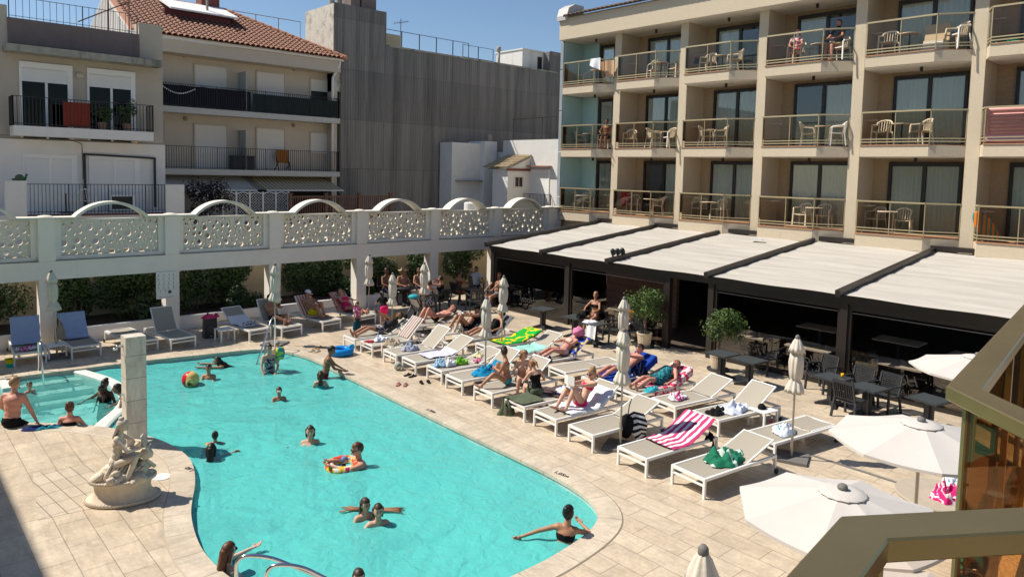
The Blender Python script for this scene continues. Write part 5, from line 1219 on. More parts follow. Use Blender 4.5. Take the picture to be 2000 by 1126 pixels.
# ------------------------------------------------------------------ cloth
def cl(name, col, **k): return mat(name+' cloth', col, .9, .08, 8, spec=.15, **k)
m_pinkst = stripemat('pink stripe towel', (.50, .045, .16), (.78, .72, .70), 5.5, 1, duty=.52)
m_navyst = stripemat('navy stripe towel', (.012, .014, .03), (.74, .73, .71), 5, 0)
m_orangest = stripemat('orange stripe towel', (.55, .13, .04), (.72, .66, .56), 6, 1)
m_brownst = stripemat('brown stripe towel', (.24, .15, .13), (.58, .52, .47), 4.5, 1)
m_green, m_blue, m_royal, m_mint, m_pale = cl('green', (.012, .14, .075)), cl('blue', (.01, .22, .42)), cl('royal', (.012, .05, .32)), cl('mint', (.30, .60, .53)), cl('pale blue', (.36, .44, .62))
m_lilac, m_navy, m_wh, m_olive, m_blackc = cl('lilac', (.58, .58, .72)), cl('navy', (.012, .016, .045)), cl('white', (.76, .76, .78)), cl('olive', (.10, .12, .075)), cl('black', (.010, .010, .011))
m_pink, m_hotpink, m_red, m_beige, m_lime, m_teal, m_yel, m_greyc, m_lightb = cl('pink', (.62, .20, .33)), cl('hot pink', (.75, .02, .14)), cl('red', (.45, .02, .04)), cl('beige', (.40, .32, .23)), cl('lime', (.20, .50, .05)), cl('teal', (.04, .36, .42)), cl('yellow', (.70, .58, .02)), cl('grey', (.12, .12, .13)), cl('light blue', (.32, .50, .66))
m_brazil = patchmat('green yellow print', [(.01, .32, .03), (.01, .38, .04), (.75, .50, .01), (.01, .34, .03)], 3.2)
m_floral = patchmat('floral print', [(.60, .42, .18), (.55, .06, .16), (.70, .55, .40), (.10, .18, .06), (.60, .10, .12)], 7)
m_redprint = patchmat('red white print', [(.62, .06, .07), (.72, .60, .56), (.60, .05, .12)], 8)
m_tealprint = patchmat('teal print', [(.01, .03, .04), (.02, .20, .24), (.01, .04, .05), (.03, .28, .32)], 14)
m_darkprint = patchmat('navy floral print', [(.012, .014, .03), (.02, .02, .04), (.35, .33, .36)], 22)
m_pinkwh = patchmat('pink white print', [(.70, .68, .68), (.55, .05, .22), (.72, .70, .70)], 9)
m_bluewh = patchmat('blue white print', [(.12, .35, .62), (.62, .66, .72), (.70, .72, .76)], 9)
def drape(name, label, key, x0, x1, w, m, z=.345, back=0, seed=0, hang=0., yoff=0., cat='towel', wr=.012, skew=0.):
    """towel lying along a lounger from local x0 to x1 (beyond 1.17 it climbs the backrest)"""
    X, Y, rz, bk = LOUNGERS[key]
    t = thing(name, label, cat, (X, Y, 0), rz)
    def f(u, v):
        x = x0+(x1-x0)*u; y = (v-.5)*w+yoff+skew*(u-.5)+.02*noise.noise(Vector((x*4, v*3, seed+9)))
        hw = .34
        if x > 1.17: d = x-1.17; P = Vector((1.17+d*cos(bk), 0, .332+d*sin(bk))); N_ = Vector((-sin(bk), 0, cos(bk)))
        else: P = Vector((x, 0, .332)); N_ = Vector((0, 0, 1))
        over = max(0, abs(y)-hw); yy = y
        if over: yy = (hw+.012+over*.12)*(1 if y > 0 else -1); 
        q = P+N_*(.018+wr*abs(noise.noise(Vector((x*6, y*9, seed))))+wr*1.6*abs(noise.noise(Vector((x*2.3, y*2, seed+4)))))
        top = 1.17+.765
        if x > top: over2 = x-top; E_ = Vector((1.17+.78*cos(bk), 0, .332+.78*sin(bk)))+N_*.02; q = E_+Vector((.035*sin(min(1, over2*12)), 0, -over2*.95+.01))
        return (q.x, yy, q.z-over*.92)
    b = MB(); b.grid(f, max(8, int(abs(x1-x0)/.045)), max(10, int(w/.045))); r = b.build('cloth', m, t, smooth=True)
    return t
def heap(name, label, loc, sx, sy, h, m, seed, rz=0., cat='towel', sharp=1.0):
    """crumpled cloth: closed lump with deep folds, resting on loc.z"""
    t = thing(name, label, cat, loc, rz); b = MB()
    def f(u, v):
        a = 2*pi*v; r_ = u; e = 1+.5*noise.noise(Vector((cos(a)*1.6+seed, sin(a)*1.6, seed*2.1)))+.12*noise.noise(Vector((cos(a)*5, sin(a)*5, seed)))
        x, y = sx/2*r_*cos(a)*e, sy/2*r_*sin(a)*e
        n1 = abs(noise.noise(Vector((x*7/max(.3, sx*1.4), y*7/max(.3, sx*1.4), seed)))); n2 = abs(noise.noise(Vector((x*17, y*17, seed+3))))
        z = h*(1-r_**5)*(.22+1.7*n1*sharp)+h*.45*n2*(1-r_**6)
        return (x, y, max(.003, z) if r_ < .999 else 0.001)
    b.grid(f, 14, 44); bmesh.ops.remove_doubles(b.bm, verts=b.bm.verts[:], dist=.0008); b.build('cloth', m, t, smooth=True)
    return t
def on(key, x, y=0, z=.335): return lpt(key, x, y, z)
def hz(key, x): 
    bk = LOUNGERS[key][3]; return .335+(max(0, x-1.17))*sin(bk)
heap('towel', 'crumpled green towel with white bands on the nearest lounger', on('L1', .95, -.02), .95, .55, .17, stripemat('green band', (.012, .15, .08), (.5, .6, .55), 2.6, 0, 'Object', duty=.84), 3, radians(-15))
drape('towel', 'pink and white striped towel draped over a poolside lounger', 'L2', .68, 1.98, .72, m_pinkst, seed=4, wr=.03)
t = heap('shirt', 'black garment hanging over the side of the striped towel lounger', on('L2', 1.75, -.31, .30), .20, .14, .12, m_blackc, 6, cat='garment')
b = MB(); b.grid(lambda u, v: (-.06+.12*v+.02*sin(u*6), -.06-.02*sin(u*5+v*4), .10-.42*u), 10, 6); b.build('sleeve', m_blackc, t, smooth=True)
drape('towel', 'white towel under the woman reading a book', 'L4', .40, 1.75, .86, m_wh, seed=5, wr=.03)
t = thing('beach_bag', 'black and white striped beach bag hanging open beside the lounger', 'bag', on('L3', 1.05, -.40, 0), radians(-20))
b = MB(); b.grid(lambda u, v: (-.02+.42*(v-.5)*(1-.3*u)+.16*u, -.05+.06*sin(u*5+v*3), .62-.50*u-.12*abs(v-.5)), 10, 10); b.build('striped_side', m_navyst, t, smooth=True)
b = MB(); b.ell((-.16, .03, .34), .15, .11, .24, nu=14, nv=10, fn=lambda p: p*(1+.18*noise.noise(p*3))); b.build('pouch', m_blackc, t, smooth=True)
b = MB(); b.tube([(-.14, .03, .50), (-.10, .05, .72), (-.05, .06, .86)], .010, 6); b.build('strap', m_blackc, t)
b = MB(); b.grid(lambda u, v: (.18*(v-.5)+.22*u, .0+.05*sin(u*4), .36-.42*u+.1*v), 8, 6); b.build('hem', m_navyst, t, smooth=True)
drape('towel', 'olive towel hanging over the foot of the flat lounger', 'L5', -.02, .62, .8, m_olive, seed=7, yoff=.1, wr=.03)
b_ = heap('towel', 'olive towel end falling over the foot of the flat lounger', on('L5', .02, .26, 0), .34, .30, .34, m_olive, 8)
drape('towel', 'dark brown towel spread on the flat lounger beside the girl in black', 'L5', .95, 1.85, .66, m_beige if False else cl('dark brown', (.10, .065, .065)), seed=9, wr=.015)
heap('dress', 'blue and white patterned dress crumpled on the dark brown towel', on('L5', 1.42, -.02, .35), .5, .4, .10, m_bluewh, 10, cat='garment')
heap('towel', 'bright blue towel bunched below a raised backrest', on('L7', .88, -.05), .95, .55, .13, m_blue, 11, radians(8))
drape('towel', 'bright blue towel part climbing the raised backrest', 'L7', 1.0, 1.45, .55, m_blue, seed=12, wr=.03, yoff=-.08)
heap('clothes', 'light blue heap of clothes at the foot of a poolside lounger', on('L8', .22, .1), .34, .3, .16, m_lightb, 13, cat='clothes')
heap('clothes', 'white heap of clothes between a light blue and a lime heap', on('L8', .50, .03), .36, .32, .18, m_wh, 14, cat='clothes')
heap('clothes', 'lime green heap of clothes on a poolside lounger', on('L8', .80, .0), .34, .28, .14, m_lime, 15, cat='clothes')
heap('clothes', 'pale yellow top lying on the low backrest of a poolside lounger', on('L8', 1.42, .08, hz('L8', 1.42)), .36, .3, .10, cl('pale yellow', (.68, .62, .38)), 16, cat='clothes')
heap('clothes', 'pink top lying on the low backrest below the pale yellow one', on('L8', 1.25, -.12, hz('L8', 1.25)), .28, .2, .06, m_pink, 17, cat='clothes')
drape('towel', 'pale lilac towel spread on a poolside lounger seat', 'L9', .45, 1.35, .60, m_lilac, seed=18, wr=.03)
heap('towel', 'grey blue towel heap on the lounger with an upright back', on('L10', .62, 0), .5, .4, .15, cl('grey blue', (.34, .37, .46)), 19)
drape('towel', 'brown striped towel hung over an upright backrest', 'L11', 1.2, 2.1, .52, m_brownst, seed=20)
heap('clothes', 'white and blue cloth on the lounger with the brown striped towel', on('L11', .52, .1), .46, .36, .12, m_bluewh, 21, cat='clothes')
heap('clothes', 'flat red cloth at the foot of the brown striped towel lounger', on('L11', .18, .12), .4, .16, .03, m_red, 121, cat='clothes')
heap('towel', 'beige towel with a dark cloth heaped on the white side table', (10.85, 16.75, .37), .52, .42, .14, m_beige, 22)
drape('towel', 'dark towel under the woman in the cap', 'M2', .6, 2.0, .62, cl('charcoal', (.035, .035, .042)), seed=23)
drape('towel', 'grey towel under the woman in a dark swimsuit', 'M2b', .9, 2.0, .62, m_greyc, seed=24)
heap('bag', 'cream cloth bag at the hip of the woman in the cap', on('M2', .55, -.22), .42, .3, .18, cl('cream', (.62, .55, .44)), 25, cat='bag')
drape('towel', 'bright green and yellow towel covering a rear lounger', 'M3', .45, 1.95, .80, m_brazil, seed=26, wr=.03)
drape('towel', 'mint green towel spread on a rear lounger', 'M4', .35, 1.3, .74, m_mint, seed=27, wr=.03)
drape('towel', 'blue and gold towel behind the woman with the pink towel', 'M5', 1.1, 2.05, .74, patchmat('blue gold', [(.02, .06, .4), (.5, .4, .2), (.02, .06, .4)], 5), seed=28)
heap('bag', 'dark navy bag lying by the feet of the woman with the pink towel', on('M5', .22, -.30, .30), .5, .3, .14, m_navy, 29, cat='bag')
drape('towel', 'royal blue towel under the man in light blue shorts', 'M7', .30, 2.05, .86, m_royal, seed=30, wr=.025, yoff=-.1)
heap('bag', 'blue bag with an orange purse on the white side table', (14.0, 10.58, .37), .44, .36, .20, m_navy, 31, cat='bag')
drape('towel', 'red and pink printed towel under the woman in the teal swim dress', 'M8', .55, 1.9, .80, m_redprint, seed=32, yoff=-.1)
heap('towel', 'small turquoise towel by the feet of the woman in the teal swim dress', on('M8', .52, -.28), .5, .25, .08, m_teal, 33)
heap('clothes', 'pink and white printed clothes on a rear lounger', on('M9', .50, .05), .46, .34, .12, m_pinkwh, 34, cat='clothes')
heap('shirt', 'crumpled white shirt on a rear lounger', on('M10', .86, -.04), .85, .55, .14, cl('bluish white', (.60, .64, .74)), 35, cat='garment')
heap('shorts', 'black shorts on the foot end of a rear lounger', on('M10', .35, .02), .52, .3, .08, m_blackc, 36, cat='garment')
heap('clothes', 'blue and white cloth on the flat lounger by the tall closed parasol', on('M11', .68, -.02), .62, .42, .13, m_bluewh, 37, cat='clothes')
t = thing('cap', 'black peaked cap lying on the white side table', 'cap', (13.95, 7.38, .371), .4)
b = MB(); b.ell((0, 0, .0), .11, .09, .11, nu=14, nv=10, fn=lambda p: Vector((p.x, p.y, max(0.0, p.z)))); b.build('crown', m_blackc, t, smooth=True)
b = MB(); b.prism([(.08, -.08), (.17, -.06), (.19, 0), (.17, .06), (.08, .08)], .0, .012); b.build('peak', m_blackc, t)
p = on('M10', 1.3, -.62, 0); t = thing('bottle', 'bottle of red drink standing on the paving between two rear loungers', 'bottle', p)
b = MB(); b.lathe([(.0, 0), (.04, .002), (.042, .16), (.018, .21), (.018, .25)], 14); b.build('body', mat('red drink', (.30, .02, .05), .15), t, smooth=True)
b = MB(); b.lathe([(.02, .25), (.02, .275)], 10); b.build('lid', m_shut, t)
# towels in the shade
for key, lab, s in (('S0', 'pale blue towel over the left shaded lounger', 40), ('S1', 'pale blue towel over the shaded lounger right of the first closed parasol', 41)):
    drape('towel', lab, key, .95, 2.1, .66, m_pale, seed=s, wr=.02)
heap('clothes', 'hot pink cloth on the foot of the left pale blue lounger', on('S0', .42, .02), .46, .34, .07, m_pinkwh, 42, cat='clothes')
drape('towel', 'white towel end at the left edge of the photo', 'S00', 1.0, 2.1, .66, m_wh, seed=43)
drape('towel', 'white towel on the shaded lounger by the steel handrail', 'S4', .62, 1.5, .62, m_wh, seed=44, wr=.03)
heap('towel', 'navy and white towel heap on the shaded lounger by the steel handrail', on('S4', .72, -.05), .62, .4, .10, m_navyst, 45)
drape('towel', 'orange striped towel over a shaded backrest', 'S6', .7, 2.0, .64, m_orangest, seed=46)
drape('towel', 'floral towel over a shaded backrest', 'S7', .9, 2.0, .70, m_floral, seed=47)
p = at(410, 658); heap('towel', 'pink and white towel lying on the black loudspeaker', (p.x, p.y, .60), .50, .34, .12, patchmat('pink white half', [(.60, .60, .64), (.60, .04, .14)], 2.5), 48)
heap('towel', 'beige towel hanging on the pole of the first closed parasol', (at(118, 688).x, at(118, 688).y, .371), .22, .20, .75, m_beige, 49, sharp=.4)
p = at(20, 716); t = thing('toy_bucket', 'yellow and turquoise toy bucket by the left shaded lounger', 'bucket', p)
b = MB(); b.lathe([(.0, .0), (.08, .0), (.095, .10)], 16, cap=False); b.build('body', cl('bucket turquoise', (.01, .45, .34)), t); b = MB(); b.lathe([(.096, .10), (.11, .2), (.12, .21)], 16, cap=False); b.build('rim', m_yel, t)
heap('swim_vest', 'navy and teal swim vest lying on the paving by the sitting man', at(88, 836), .75, .26, .07, patchmat('navy teal', [(.01, .015, .09), (.01, .02, .12), (.01, .22, .28)], 4), 50, radians(-25), cat='swim vest')
# shoes
def sandal(px, py, rz, m, label):
    p = at(px, py); t = thing('sandals', label, 'shoes', p, radians(rz))
    for k, s in enumerate((-1, 1)):
        b = MB(); b.prism([(-.12, s*.09-.03), (.05, s*.09-.04), (.13, s*.09-.015), (.13, s*.09+.02), (.05, s*.09+.04), (-.12, s*.09+.03)], .0, .025); so = b.build('sole', m, t)
        b = MB(); b.tube([(.03, s*.09-.04, .02), (.04, s*.09, .06), (.03, s*.09+.04, .02)], .014, 6); b.build('strap', m, so)
sandal(785, 752, 40, cl('dusty pink', (.35, .15, .14)), 'dusty pink sandals on the paving by the pool'); sandal(801, 734, 10, m_blackc, 'black sandals on the paving by the lilac towel lounger'); sandal(830, 747, 70, m_blackc, 'black slipper pair near the poolside loungers with clothes heaps')
sandal(872, 733, 100, m_olive, 'olive slippers under the edge of the clothes lounger'); sandal(615, 686, 30, m_beige, 'beige sandals by the blue swim ring'); sandal(623, 680, 100, cl('tan', (.32, .2, .11)), 'tan sandals beside the beige ones'); sandal(22, 737, 0, m_beige, 'beige and black shoes on the back edge of the paddling pool')
p = at(777, 722); b = MB(); b.ell((0, 0, .11), .11, .11, .11, nu=24, nv=16); tag(b.build('ball', patchmat('speckled ball', [(.5, .5, .46), (.12, .16, .1), (.55, .55, .5), (.3, .32, .26)], 16, .4), smooth=True, loc=p), 'grey speckled ball under the foot of a lounger', 'ball')
# inflatable ring on the deck
def torus(b, R, r, n=36, k=12, fn=None):
    b.rings([[((R+r*cos(2*pi*j/k))*cos(2*pi*i/n), (R+r*cos(2*pi*j/k))*sin(2*pi*i/n), r*sin(2*pi*j/k)) for j in range(k)] for i in range(n+1)], cap=False)
p = at(666, 692); t = thing('swim_ring', 'blue inflatable swim ring with a fish tail on the paving', 'swim ring', p)
b = MB(); torus(b, .26, .10); b.build('ring', cl('glossy blue', (.01, .22, .60)), t, smooth=True, loc=(0, 0, .10)).data.materials[0].node_tree.nodes['Principled BSDF'].inputs['Roughness'].default_value = .25
b = MB(); b.ell((.24, -.16, .20), .10, .05, .10, nu=10, nv=8); b.build('tail', cl('sky blue', (.05, .38, .70)), t, smooth=True)
b = MB(); b.ell((-.22, .05, .19), .09, .06, .05, nu=10, nv=8); b.build('face', m_yel, t, smooth=True)
# beach ball in the water
p = at(372, 750, -.1); t = thing('beach_ball', 'red and yellow beach ball floating in the pool', 'beach ball', (p.x, p.y, .02))
m_ball = stripemat('beach ball panels', (.72, .50, .16), (.60, .01, .03), 1, 0, 'Object', .5, .3)
b = MB(); b.ell((0, 0, .0), .20, .20, .20, nu=32, nv=20); b.build('ball', m_ball, t, smooth=True); t.rotation_euler = (.2, .1, radians(-52))
b = MB(); b.ell((.10, -.165, .02), .085, .03, .10, Matrix.Rotation(.5, 3, 'Z'), nu=10, nv=6); b.build('printed_patch', patchmat('ball print', [(.7, .6, .3), (.03, .03, .03), (.75, .3, .02), (.7, .6, .3)], 9, .4), t, smooth=True)
# table things
p = at(1645, 737, .66); t = thing('cup', 'yellow plastic cup on the anthracite table', 'cup', p)
b = MB(); b.lathe([(.028, 0), (.036, .10), (.030, .10), (.024, .01)], 14); b.build('body', cl('cup yellow', (.75, .42, .01)), t, smooth=True)
p = at(1135, 620, .667); heap('bag', 'black bag on the table beside the woman in the black bikini', p, .36, .26, .14, m_blackc, 60, cat='bag')
p = at(1152, 628, .667); heap('towel', 'white towel hanging over the table edge by the woman in the black bikini', p, .5, .35, .05, m_wh, 61)
b = MB(); q = at(1148, 632, .66); b.grid(lambda u, v: (q.x-.10+.03*sin(v*9)-.05*u, q.y-.42+.40*v, .665-.42*u+.03*sin(v*7)*u), 8, 12); tag(b.build('towel', m_wh, smooth=True), 'end of the white towel falling from the dark table', 'towel')
# round table with towels below the parasols
p = at(1838, 968, .62); t = thing('round_table', 'round beige table under the open parasols near the gold rail', 'table', (p.x, p.y, 0))
b = MB(); b.lathe([(.0, .60), (.60, .60), (.61, .62), (.60, .64), (.0, .641)], 40, cap=False); b.build('table_top', cl('table beige', (.42, .36, .28)), t)
b = MB(); b.lathe([(.05, .03), (.05, .5995)], 12); b.build('pedestal', m_grey, t); b = MB(); b.lathe([(.26, 0), (.26, .03), (0, .031)], 20, cap=False); b.build('foot', m_grey, t)
q = at(1848, 975, .64); heap('towel', 'crumpled pink and white towel on the round beige table', (q.x, q.y, .642), .46, .44, .22, patchmat('hot pink print', [(.60, .02, .16), (.62, .03, .2), (.72, .60, .62), (.60, .02, .16)], 7), 62)
q = at(1858, 948, .64); heap('towel', 'small blue and white towel behind the pink one on the round table', (q.x+.1, q.y+.02, .642), .26, .26, .12, m_bluewh, 63)
# pushchair
p = at(812, 622); t = thing('pushchair', 'pushchair with a white seat and turquoise bag beside the shaded table', 'pushchair', p, radians(200))
b = MB(); b.bar((-.30, -.2, .1), (.25, -.2, .75), .025); b.bar((-.30, .2, .1), (.25, .2, .75), .025); b.bar((.3, -.2, .1), (-.05, -.2, .55), .025); b.bar((.3, .2, .1), (-.05, .2, .55), .025); b.bar((.25, -.2, .75), (.25, .2, .75), .03); b.build('frame', m_black, t)
b = MB(); b.grid(lambda u, v: (-.25+.45*u, -.18+.36*v, .38+.36*u*u-.03*sin(v*pi)), 8, 6); b.build('seat', cl('pram white', (.6, .6, .6)), t, smooth=True)
b = MB(); b.ell((.15, 0, .80), .2, .18, .09, nu=12, nv=8); b.build('bag', m_teal, t, smooth=True)
for x in (-.3, .3):
    for s in (-1, 1): b = MB(); b.lathe([(.02, -.02), (.09, -.018), (.09, .018), (.02, .02)], 16); b.build('wheel', m_black, t, loc=(x, s*.22, .09), rot=(pi/2, 0, 0))
heap('bag', 'yellow bag on the floor beside the pushchair', at(778, 622), .5, .4, .22, cl('amber', (.60, .36, .01)), 64, cat='bag')
heap('bag', 'dark bag hanging beside the fifth closed parasol', at(826, 640), .24, .22, .6, m_greyc, 65, cat='bag', sharp=.4)
# balcony furniture
def make_pchair():
    t = thing('plastic_chair', 'white plastic chair', 'chair', (0, 0, -50)); m = m_plastic
    b = MB(); b.grid(lambda u, v: (-.2+.42*u, -.21+.42*v, .43+.015*u-.015*sin(v*pi)), 4, 4); r = bmesh.ops.extrude_face_region(b.bm, geom=b.bm.faces[:])
    for g in r['geom']:
        if isinstance(g, bmesh.types.BMVert): g.co.z -= .03
    b.build('seat', m, t)
    b = MB(); P = lambda y, z: Vector((-.2-(z-.43)*.25+.10*(y/.24)**2*(z > .5), y, z))
    for i in range(6): y = -.19+.38*i/5; b.bar(P(y, .45), P(y, .80-.05*abs(y)/.2), .012, .045)
    b.tube([P(-.24, .66), P(-.22, .74), P(-.14, .80), P(0, .82), P(.14, .80), P(.22, .74), P(.24, .66)], .024, 6); b.build('backrest', m, t)
    for s in (-1, 1):
        b = MB(); b.tube([(-.20, s*.24, .68), (-.02, s*.265, .665), (.17, s*.26, .645), (.20, s*.25, .60)], .024, 6); b.build('armrest', m, t)
        for x, x2, zt in ((.2, .23, .61), (-.18, -.25, .45)): b = MB(); b.bar((x, s*.24, zt), (x2, s*.255, 0), .04, .035); b.build('leg', m, t)
    return t
BCP = make_pchair(); bcu = [0]
bt = thing('balcony_table', 'round white balcony table', 'table', (0, 0, -50))
b = MB(); b.lathe([(.0, .69), (.31, .69), (.31, .71), (.0, .711)], 24, cap=False); b.build('table_top', m_plastic, bt)
b = MB(); b.lathe([(.025, .03), (.025, .689)], 8); b.build('pedestal', m_black, bt); b = MB(); b.lathe([(.22, 0), (.22, .02), (.03, .04)], 16); b.build('foot', m_black, bt); btu = [0]
ORD = ['lowest', 'middle', 'top']; BAY = ['first', 'second', 'third', 'fourth', 'fifth', 'sixth']
def bchair(px, py, ri, bi, rz, what):
    fz = FLOORS[ri]+.013; p = at(px, py, fz); X = min(max(p.x, HX-.05), HX+.75)
    d = ray(px, py); s = X/d.x; Y = d.y*s; y0, y1 = bays[bi]; Y = min(max(Y, y0+.38), y1-.35)
    t = BCP if not bcu[0] else copy_tree(BCP); bcu[0] += 1; t.location = (X, Y, fz); t.rotation_euler = (0, 0, radians(rz)); t['label'] = f'{what} white plastic chair, {BAY[bi]} balcony from left, {ORD[ri]} row'; t['group'] = 'white plastic balcony chairs'
def btable(px, py, ri, bi):
    fz = FLOORS[ri]+.013; d = ray(px, py); X = HX+.35; s = X/d.x; Y = d.y*s; y0, y1 = bays[bi]; Y = min(max(Y, y0+.45), y1-.4)
    t = bt if not btu[0] else copy_tree(bt); btu[0] += 1; t.location = (X, Y, fz); t['label'] = f'round white table, {BAY[bi]} balcony from left, {ORD[ri]} row'; t['group'] = 'round white balcony tables'
for ri, bi, cs_, tb in ((0, 0, [(1125, 408, -60), (1147, 410, 230)], 1136), (0, 1, [(1231, 413, 200), (1284, 414, 120)], 1270), (0, 2, [(1360, 417, 175), (1404, 420, 175)], 1382), (0, 3, [(1567, 428, 175), (1607, 430, 190)], 1590), (0, 4, [(1700, 438, 160), (1762, 443, 190)], 1732),
                       (1, 0, [(1130, 292, -40), (1180, 292, 200)], 1150), (1, 1, [(1230, 290, 200), (1275, 288, -80), (1305, 288, 160)], 1290), (1, 2, [(1378, 285, -70), (1406, 286, 130)], 1392), (1, 3, [(1578, 276, -60), (1640, 276, 120)], 1608), (1, 4, [(1722, 275, 180), (1798, 275, 140)], 1760),
                       (2, 0, [(1140, 175, 170)], 1165), (2, 1, [(1278, 158, 60), (1318, 155, 170)], 1290), (2, 2, [(1383, 140, 180), (1435, 135, 140)], 1410), (2, 3, [(1556, 112, 180), (1640, 106, 170)], 1600), (2, 4, [(1735, 98, 185), (1870, 88, 150)], 1775)):
    for k, (px, py, rz) in enumerate(cs_): bchair(px, py, ri, bi, rz, ['left', 'right', 'far right'][k] if len(cs_) > 1 else 'only')
    btable(tb, cs_[0][1], ri, bi)
# things on balconies
def bpos(px, py, X): d = ray(px, py); s = X/d.x; return Vector((X, d.y*s, EYE+d.z*s))
p = bpos(1830, 92, HX+.3); t = thing('board', 'square beige tabletop leaning upright on the fifth balcony of the top row', 'panel', (HX+.3, p.y, FLOORS[2]+.013))
b = MB(); b.bar((0, -.35, .62), (0, .35, .62), .04, .55, up=(.2, 0, 1)); b.build('panel', mat('beige board', (.52, .43, .31), .6), t)
b = MB(); b.box(-.3, -.26, -.3, .3, 0, .36); b.box(-.3, .1, -.3, -.26, 0, .36); b.build('trestle', m_plastic, t)
p = bpos(1165, 140, HX-.43); t = thing('towel', 'white towel hung over the handrail of the first balcony in the top row', 'towel', (HX-.45, p.y, FLOORS[2]))
b = MB(); b.grid(lambda u, v: (-.07+.06*sin(v*8)*u-.03*u, -.28+.56*v+.12*u*(v-.3), 1.09-.55*u*(1-.5*v)), 10, 12); b.build('cloth', m_wh, t, smooth=True)
p = bpos(1185, 150, HX-.3); t = thing('towel', 'peach towel spread behind the rail of the first balcony in the top row', 'towel', (HX-.2, p.y+.1, FLOORS[2]))
b = MB(); b.grid(lambda u, v: (.0+.05*sin(v*9), -.4+.8*v*(1-.15*u), .98-.72*u), 8, 12); b.build('cloth', cl('peach', (.55, .36, .22)), t, smooth=True)
t = thing('air_mattress', 'pink inflatable air mattress leaning on the sixth balcony of the middle row', 'air mattress', (HX-.25, 5.55, FLOORS[1]+.02))
b = MB(); 
for i in range(9): b.cap((0, -.75, .12+i*.10), (0, .75, .12+i*.10), .058, .058, 12)
for y in (-.78, .78): b.cap((0, y, .10), (0, y, .95), .085, .085, 12)
b.cap((0, -.78, .10), (0, .78, .10), .08, .08, 12); b.cap((0, -.78, .97), (0, .78, .97), .08, .08, 12); b.build('mattress', mat('pink vinyl', (.92, .52, .62), .3), t, smooth=True)
p = bpos(1926, 428, HX-.1); t = thing('bodyboard', 'orange and teal striped bodyboard leaning on the sixth balcony of the lowest row', 'bodyboard', (HX-.1, p.y, FLOORS[0]+.02))
b = MB(); b.ell((0, 0, .42), .035, .24, .52, Matrix.Rotation(radians(-35), 3, 'X'), nu=20, nv=14, fn=lambda p: Vector((p.x, p.y, p.z))); b.build('board', stripemat('board stripes', (.75, .20, .01), (.02, .22, .25), 6, 1, 'Generated', .55, .3), t, smooth=True)
heap('towel', 'pink inflatable lying on the floor of the sixth balcony in the lowest row', (HX-.05, 4.6, FLOORS[0]+.02), .6, 1.6, .14, m_pink, 70)
heap('towel', 'green towel on the floor of the sixth balcony in the top row', (HX-.2, 6.0, FLOORS[2]+.02), .4, .8, .1, cl('jade', (.02, .3, .18)), 71)
p = bpos(1220, 390, HX+.4); t = thing('towel', 'red towel hanging at the left side of the second balcony in the lowest row', 'towel', (HX+.3, bays[1][1]-.2, FLOORS[0]+.1))
b = MB(); b.grid(lambda u, v: (.5*v-.2, .02*sin(v*12), .85-.6*u), 6, 10); b.build('cloth', m_red, t, smooth=True)
p = bpos(1350, 105, HX+.2); heap('bag', 'black bag hanging at the left of the third balcony in the top row', (HX+.2, bays[2][1]-.3, FLOORS[2]+.5), .3, .2, .35, m_blackc, 72, cat='bag', sharp=.4)
# balcony things of the old houses
def fr_box(px, py, Y): d = ray(px, py); s = Y/d.y; return Vector((d.x*s, Y, EYE+d.z*s))
p = fr_box(150, 245, 29.12); b = MB(); b.grid(lambda u, v: (p.x-.42+.84*v, 29.10+.02*sin(v*14), 6.42+.86*u), 6, 14); tag(b.build('towel', cl('brick red', (.30, .05, .03)), smooth=True), 'brick red towel hung inside the upper railing of the putty house', 'towel')
for i, (px, lab) in enumerate(((200, 'leafy pot plant on the upper balcony of the putty house, left of the taller one'), (248, 'taller pot plant at the right end of the upper balcony of the putty house'))):
    p = fr_box(px, 250, 29.5); t = thing('balcony_plant', lab, 'pot plant', (p.x, 29.5, 6.381)); b = MB(); b.lathe([(.12, 0), (.17, .28), (.0, .26)], 14, cap=False); b.build('pot', m_terra, t)
    b = MB(); leaf_cloud(b, (0, 0, .55+.1*i), .42, .35, .4+.12*i, 260, .12, 90+i); b.build('crown', m_leaf, t)
p = fr_box(130, 400, 29.0); t = copy_tree(bt); t.location = (p.x, 29.1, 3.425); t['label'] = 'white table on the lower balcony of the putty house'; t['group'] = 'round white balcony tables'
p = fr_box(172, 400, 29.0); t = copy_tree(BCP); t.location = (p.x, 29.2, 3.425); t.rotation_euler = (0, 0, radians(-90)); t['label'] = 'white chair on the lower balcony of the putty house'; t['group'] = 'white plastic balcony chairs'
p = fr_box(240, 400, 29.2); t = thing('air_unit', 'dark air conditioning unit on the lower balcony of the putty house', 'air conditioner', (p.x, 29.3, 3.425)); b = MB(); b.box(-.4, .4, -.15, .15, .05, .62); b.build('case', m_shut, t); b = MB(); b.box(-.36, .30, -.16, -.152, .1, .56); b.build('grille', m_black, t)
p = fr_box(552, 330, 34.5); t = thing('folding_chair', 'orange folding chair on the lower balcony of the cream house', 'chair', (p.x, 34.5, 5.02)); b = MB(); b.grid(lambda u, v: (-.33+.66*v, .1*u, .38+.65*u), 5, 5); b.build('back', cl('orange', (.40, .15, .03)), t); b = MB(); b.bar((-.3, -.25, 0), (-.3, .15, .9), .03); b.bar((.3, -.25, 0), (.3, .15, .9), .03); b.bar((-.3, .3, 0), (-.3, -.2, .42), .03); b.bar((.3, .3, 0), (.3, -.2, .42), .03); b.build('frame', m_black, t)
p = fr_box(475, 325, 34.5); b = MB(); b.box(-.55, .45, -.25, .25, 0, .62); b.box(-.57, .47, -.27, .27, .62, .68); tag(b.build('storage_box', mat('navy box', (.012, .014, .03), .5), loc=(p.x, 34.5, 5.021)), 'navy storage box on the lower balcony of the cream house', 'box')
